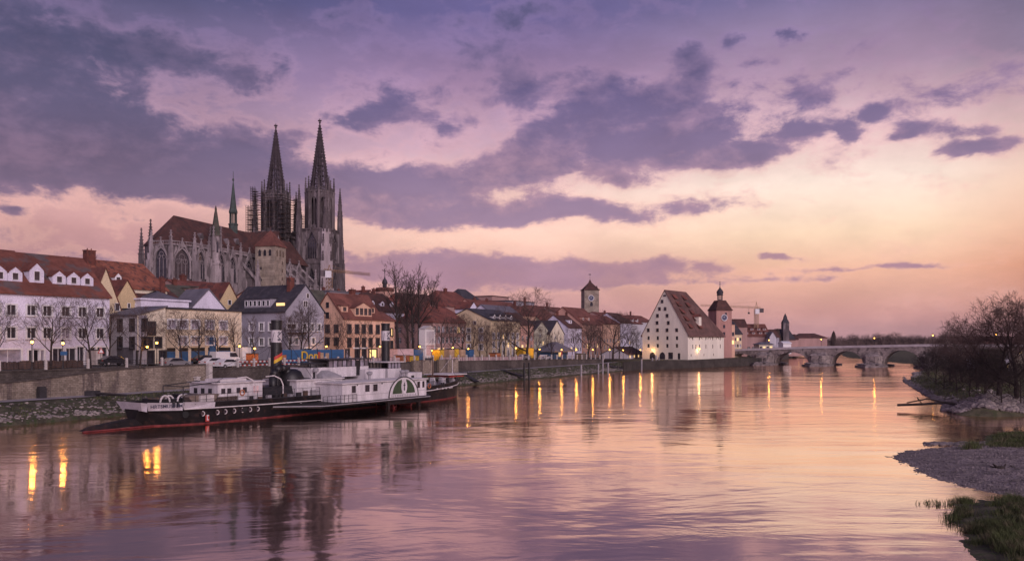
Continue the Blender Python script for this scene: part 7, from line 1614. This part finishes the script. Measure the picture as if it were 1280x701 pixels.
car('black', 142, 19.5, 'dark car at the corner of the long white house'); car('white', 681, 11.5, 'white car left of the pavilion on the promenade'); car('silver', 655, 13.5, 'silver car beside the yellow panels'); car('white', 284, 11.2, 'white car low beside the promenade wall near the pillar', 0.1)
# ---------------- barriers, containers, hoardings ----------------
def barrier(u0, u1, t, lab, m=M_cloth, h=1.0, zoff=0.0):
    s0, s1 = S(u0,t), S(u1,t); root = thing('barrier_fence', lab, 'barrier', st(s0,t,zs(s0,t)+zoff), TA); n = max(2, int((s1-s0)/2.2)); w = (s1-s0)/n; dzz = zs(s1,t)-zs(s0,t)
    pb = MB(); ps = MB()
    for i in range(n):
        z = dzz*i/n; pb.box(i*w+.08,(i+1)*w-.08,-.03,.03,z+.18,z+.18+(h-.2)); ps.box(i*w-.04,i*w+.04,-.25,.25,z,z+.1); ps.box(i*w-.03,i*w+.03,-.03,.03,z,z+h+.05)
    obj('panel', pb, m, root); obj('feet', ps, M_iron, root)
def stripes(u0, u1, t, lab):
    s0, s1 = S(u0,t), S(u1,t); root = thing('barrier_fence', lab, 'barrier', st(s0,t,zs(s0,t)), TA); n = int((s1-s0)/.45); a = MB(); b = MB()
    for i in range(n): (a if i % 2 else b).box(i*.45,i*.45+.449,-.03,.03,.75,1.0); (b if i % 2 else a).box(i*.45,i*.45+.449,-.03,.03,.25,.45)
    obj('red_panels', a, M_bred, root); obj('white_panels', b, F_white, root)
    p = MB(); 
    for i in range(0, n, 5): p.box(i*.45-.03,i*.45+.03,-.04,.04,0,1.1)
    obj('feet', p, M_iron, root)
stripes(296, 341, 11.5, 'red and white striped barrier left of the front funnel'); stripes(352, 402, 11.5, 'red and white striped barrier behind the wheelhouse')
barrier(549, 652, 11.2, 'long pinkish white site barrier along the promenade wall'); barrier(410, 500, 12.0, 'pale site barrier in front of the pink house')
s0 = S(349,14.5); 
hz_ = []
for i, (ua, ub) in enumerate(((349,364),(364,379),(379,397),(397,414),(414,430))):
    a, b = S(ua,14.5), S(ub,14.5); r = thing('site_hoarding', 'dark blue site hoarding panel, %s from the left behind the ship' % ['first','second','third','fourth','fifth'][i], 'hoarding', st(a,14.5,zs(a,14.5)), TA, 'blue hoarding panels behind the ship'); hz_.append(r)
    obj('board', MB().box(.03,b-a-.03,0,.12,.1,2.45), M_blue, r); obj('post', MB().box(-.05,.05,-.06,.2,0,2.6), M_iron, r)
text_obj('graffiti', 'Don', 2.4, M_yel, hz_[2], Matrix.Translation((-.6,-.05,.55)) @ Matrix.Rotation(R(90),4,'X'), .02)
obj('poster', MB().box(3.6,4.3,-.06,-.02,.5,2.0), M_bred, hz_[2]); obj('poster', MB().box(.6,1.6,-.06,-.02,.4,1.6), M_orange, hz_[0]); obj('poster', MB().box(.5,1.5,-.06,-.02,.6,1.9), M_tan, hz_[3]); obj('poster', MB().box(2.0,2.9,-.06,-.02,.5,1.8), M_tan, hz_[3])
def cont(u0, u1, t, h, m, lab, nm='site_container', cat='container', dz0=0):
    a, b = S(u0,t), S(u1,t); r = thing(nm, lab, cat, st(a,t,zs(a,t)+dz0), TA); w = b-a
    obj('body', MB().box(0,w,0,2.2,.12,h), m, r); rb2 = MB()
    for i in range(max(3,int(w/.5))): x = w*(i+.5)/max(3,int(w/.5)); rb2.box(x-.05,x+.05,-.04,-.002,.25,h-.12)
    obj('ribs', rb2, m, r); obj('frame', MB().box(-.05,w+.05,-.06,2.26,h+.002,h+.12).box(-.05,w+.05,-.06,2.26,0,.115), M_iron, r)
cont(497,517,15,2.5,M_cloth,'pinkish site container behind the ship bow'); cont(518,529,15,2.4,M_blue,'blue site container left of the white kiosk tower'); cont(503,512,12.5,1.3,M_orange,'orange skip before the pinkish container','skip','skip'); cont(512.5,524,12.5,1.2,M_yel,'yellow and orange machine body beside the orange skip','skip','skip')
cont(550,555,13,2.4,M_yel,'narrow yellow site cabin right of the white kiosk'); cont(562,568,13,2.5,M_tan,'tan site cabin before the brown house'); cont(569,573.5,13,2.6,M_yel,'yellow site cabin beside the tan one'); cont(586.5,592.5,13,2.4,M_blue,'small blue site cabin under the bright lamp'); cont(576,584,14,2.4,M_tan,'wide tan site cabin left of the bright lamp')
cont(654,667,16,2.8,M_yel,'yellow lit panel stall beside the big dark tree','stall','stall'); cont(620.5,626,14,1.6,M_orange,'orange box by the cream yellow house'); 
cont(303,314,21,2.6,F_white,'white site cabin before the grey side wall'); cont(319,323,16,1.7,M_orange,'small orange cabin by the lamp left of the funnel'); 
cont(727,733,12.5,1.7,M_quay,'square stone block on the promenade under the clock tower','stone_block','stone block'); cont(120,128,20,2.2,M_pale,'pale stall board beside the left white house','stall','stall')
# embankment stair / slipway walls near the ship bow on the promenade
for u0, u1, lab in ((516,541,'stone plinth wall behind the ship bow mast, left block'),(548,572,'long stone plinth wall behind the ship bow, right block')):
    a, b = S(u0,9.0), S(u1,9.0); tag(obj('stone_plinth', MB().box(0,b-a,0,.6,0,2.9).box(-.05,b-a+.05,-.05,.65,2.9,3.0), M_quay, None, st(a,8.8,1.9), TA), lab, 'stone wall')
for u, v, lab in ((702,452,'closed red parasol by the pavilion railing'),):
    s_ = S(u,10.8); o = MB().tube((0,0,0),(0,0,2.6),.05,.05,6).frus(0,0,1.0,2.7,.32,.32,.06,.06); tag(obj('closed_parasol', o, M_bred, None, st(s_,10.8,zs(s_,10.8))), lab, 'parasol')
s_ = S(72,16); o = thing('no_parking_sign', 'small blue road sign on a pole beside the right left-hand lamp', 'sign', st(S(79.5,15),15,zs(S(79,15),15)), TA); obj('pole', MB().tube((0,0,0),(0,0,2.5),.035,.035,6), M_iron, o); obj('plate', MB().box(-.45,.45,-.06,-.04,2.0,2.5), M_blue, o)
tr_ = thing('warning_sign', 'triangular red and white warning sign by the corner tree', 'sign', st(S(126,16),16,zs(S(126,16),16)), TA); obj('pole', MB().tube((0,0,0),(0,0,2.4),.035,.035,6), M_iron, tr_); obj('plate', MB().prism_y([(-.5,2.1),(.5,2.1),(0,2.95)],-.06,-.04), M_bred, tr_); obj('face', MB().prism_y([(-.32,2.2),(.32,2.2),(0,2.75)],-.075,-.062), F_white, tr_)
# low hedge/dark fence strip before the long white house
s0 = S(-60,18.5); w = S(104,18.5)-s0; hg = MB(); 
for i in range(int(w/.16)): 
    x = i*.16; hg.frus(x+rng.gauss(0,.05),rng.gauss(0,.12),0,rng.uniform(.8,1.05),.16,.28,.10,.16)
tag(obj('clipped_hedge', hg, M_twig, None, st(s0,18.5,zs(s0,18.5)), TA), 'low dark clipped hedge running before the long white house', 'hedge')
# ---------------- haze ----------------
hm = bpy.data.materials.new('haze'); hm.use_nodes = True; ht = hm.node_tree; ht.nodes.clear()
ho = ht.nodes.new('ShaderNodeOutputMaterial'); hv = ht.nodes.new('ShaderNodeVolumePrincipled'); ht.links.new(hv.outputs[0], ho.inputs['Volume'])
hv.inputs['Color'].default_value = (.88,.82,.88,1); hv.inputs['Density'].default_value = 0.00006; hv.inputs['Anisotropy'].default_value = 0.2
obj('haze', MB().box(-4100,4100,-500,6100,-4.0,106), hm, kind='stuff')
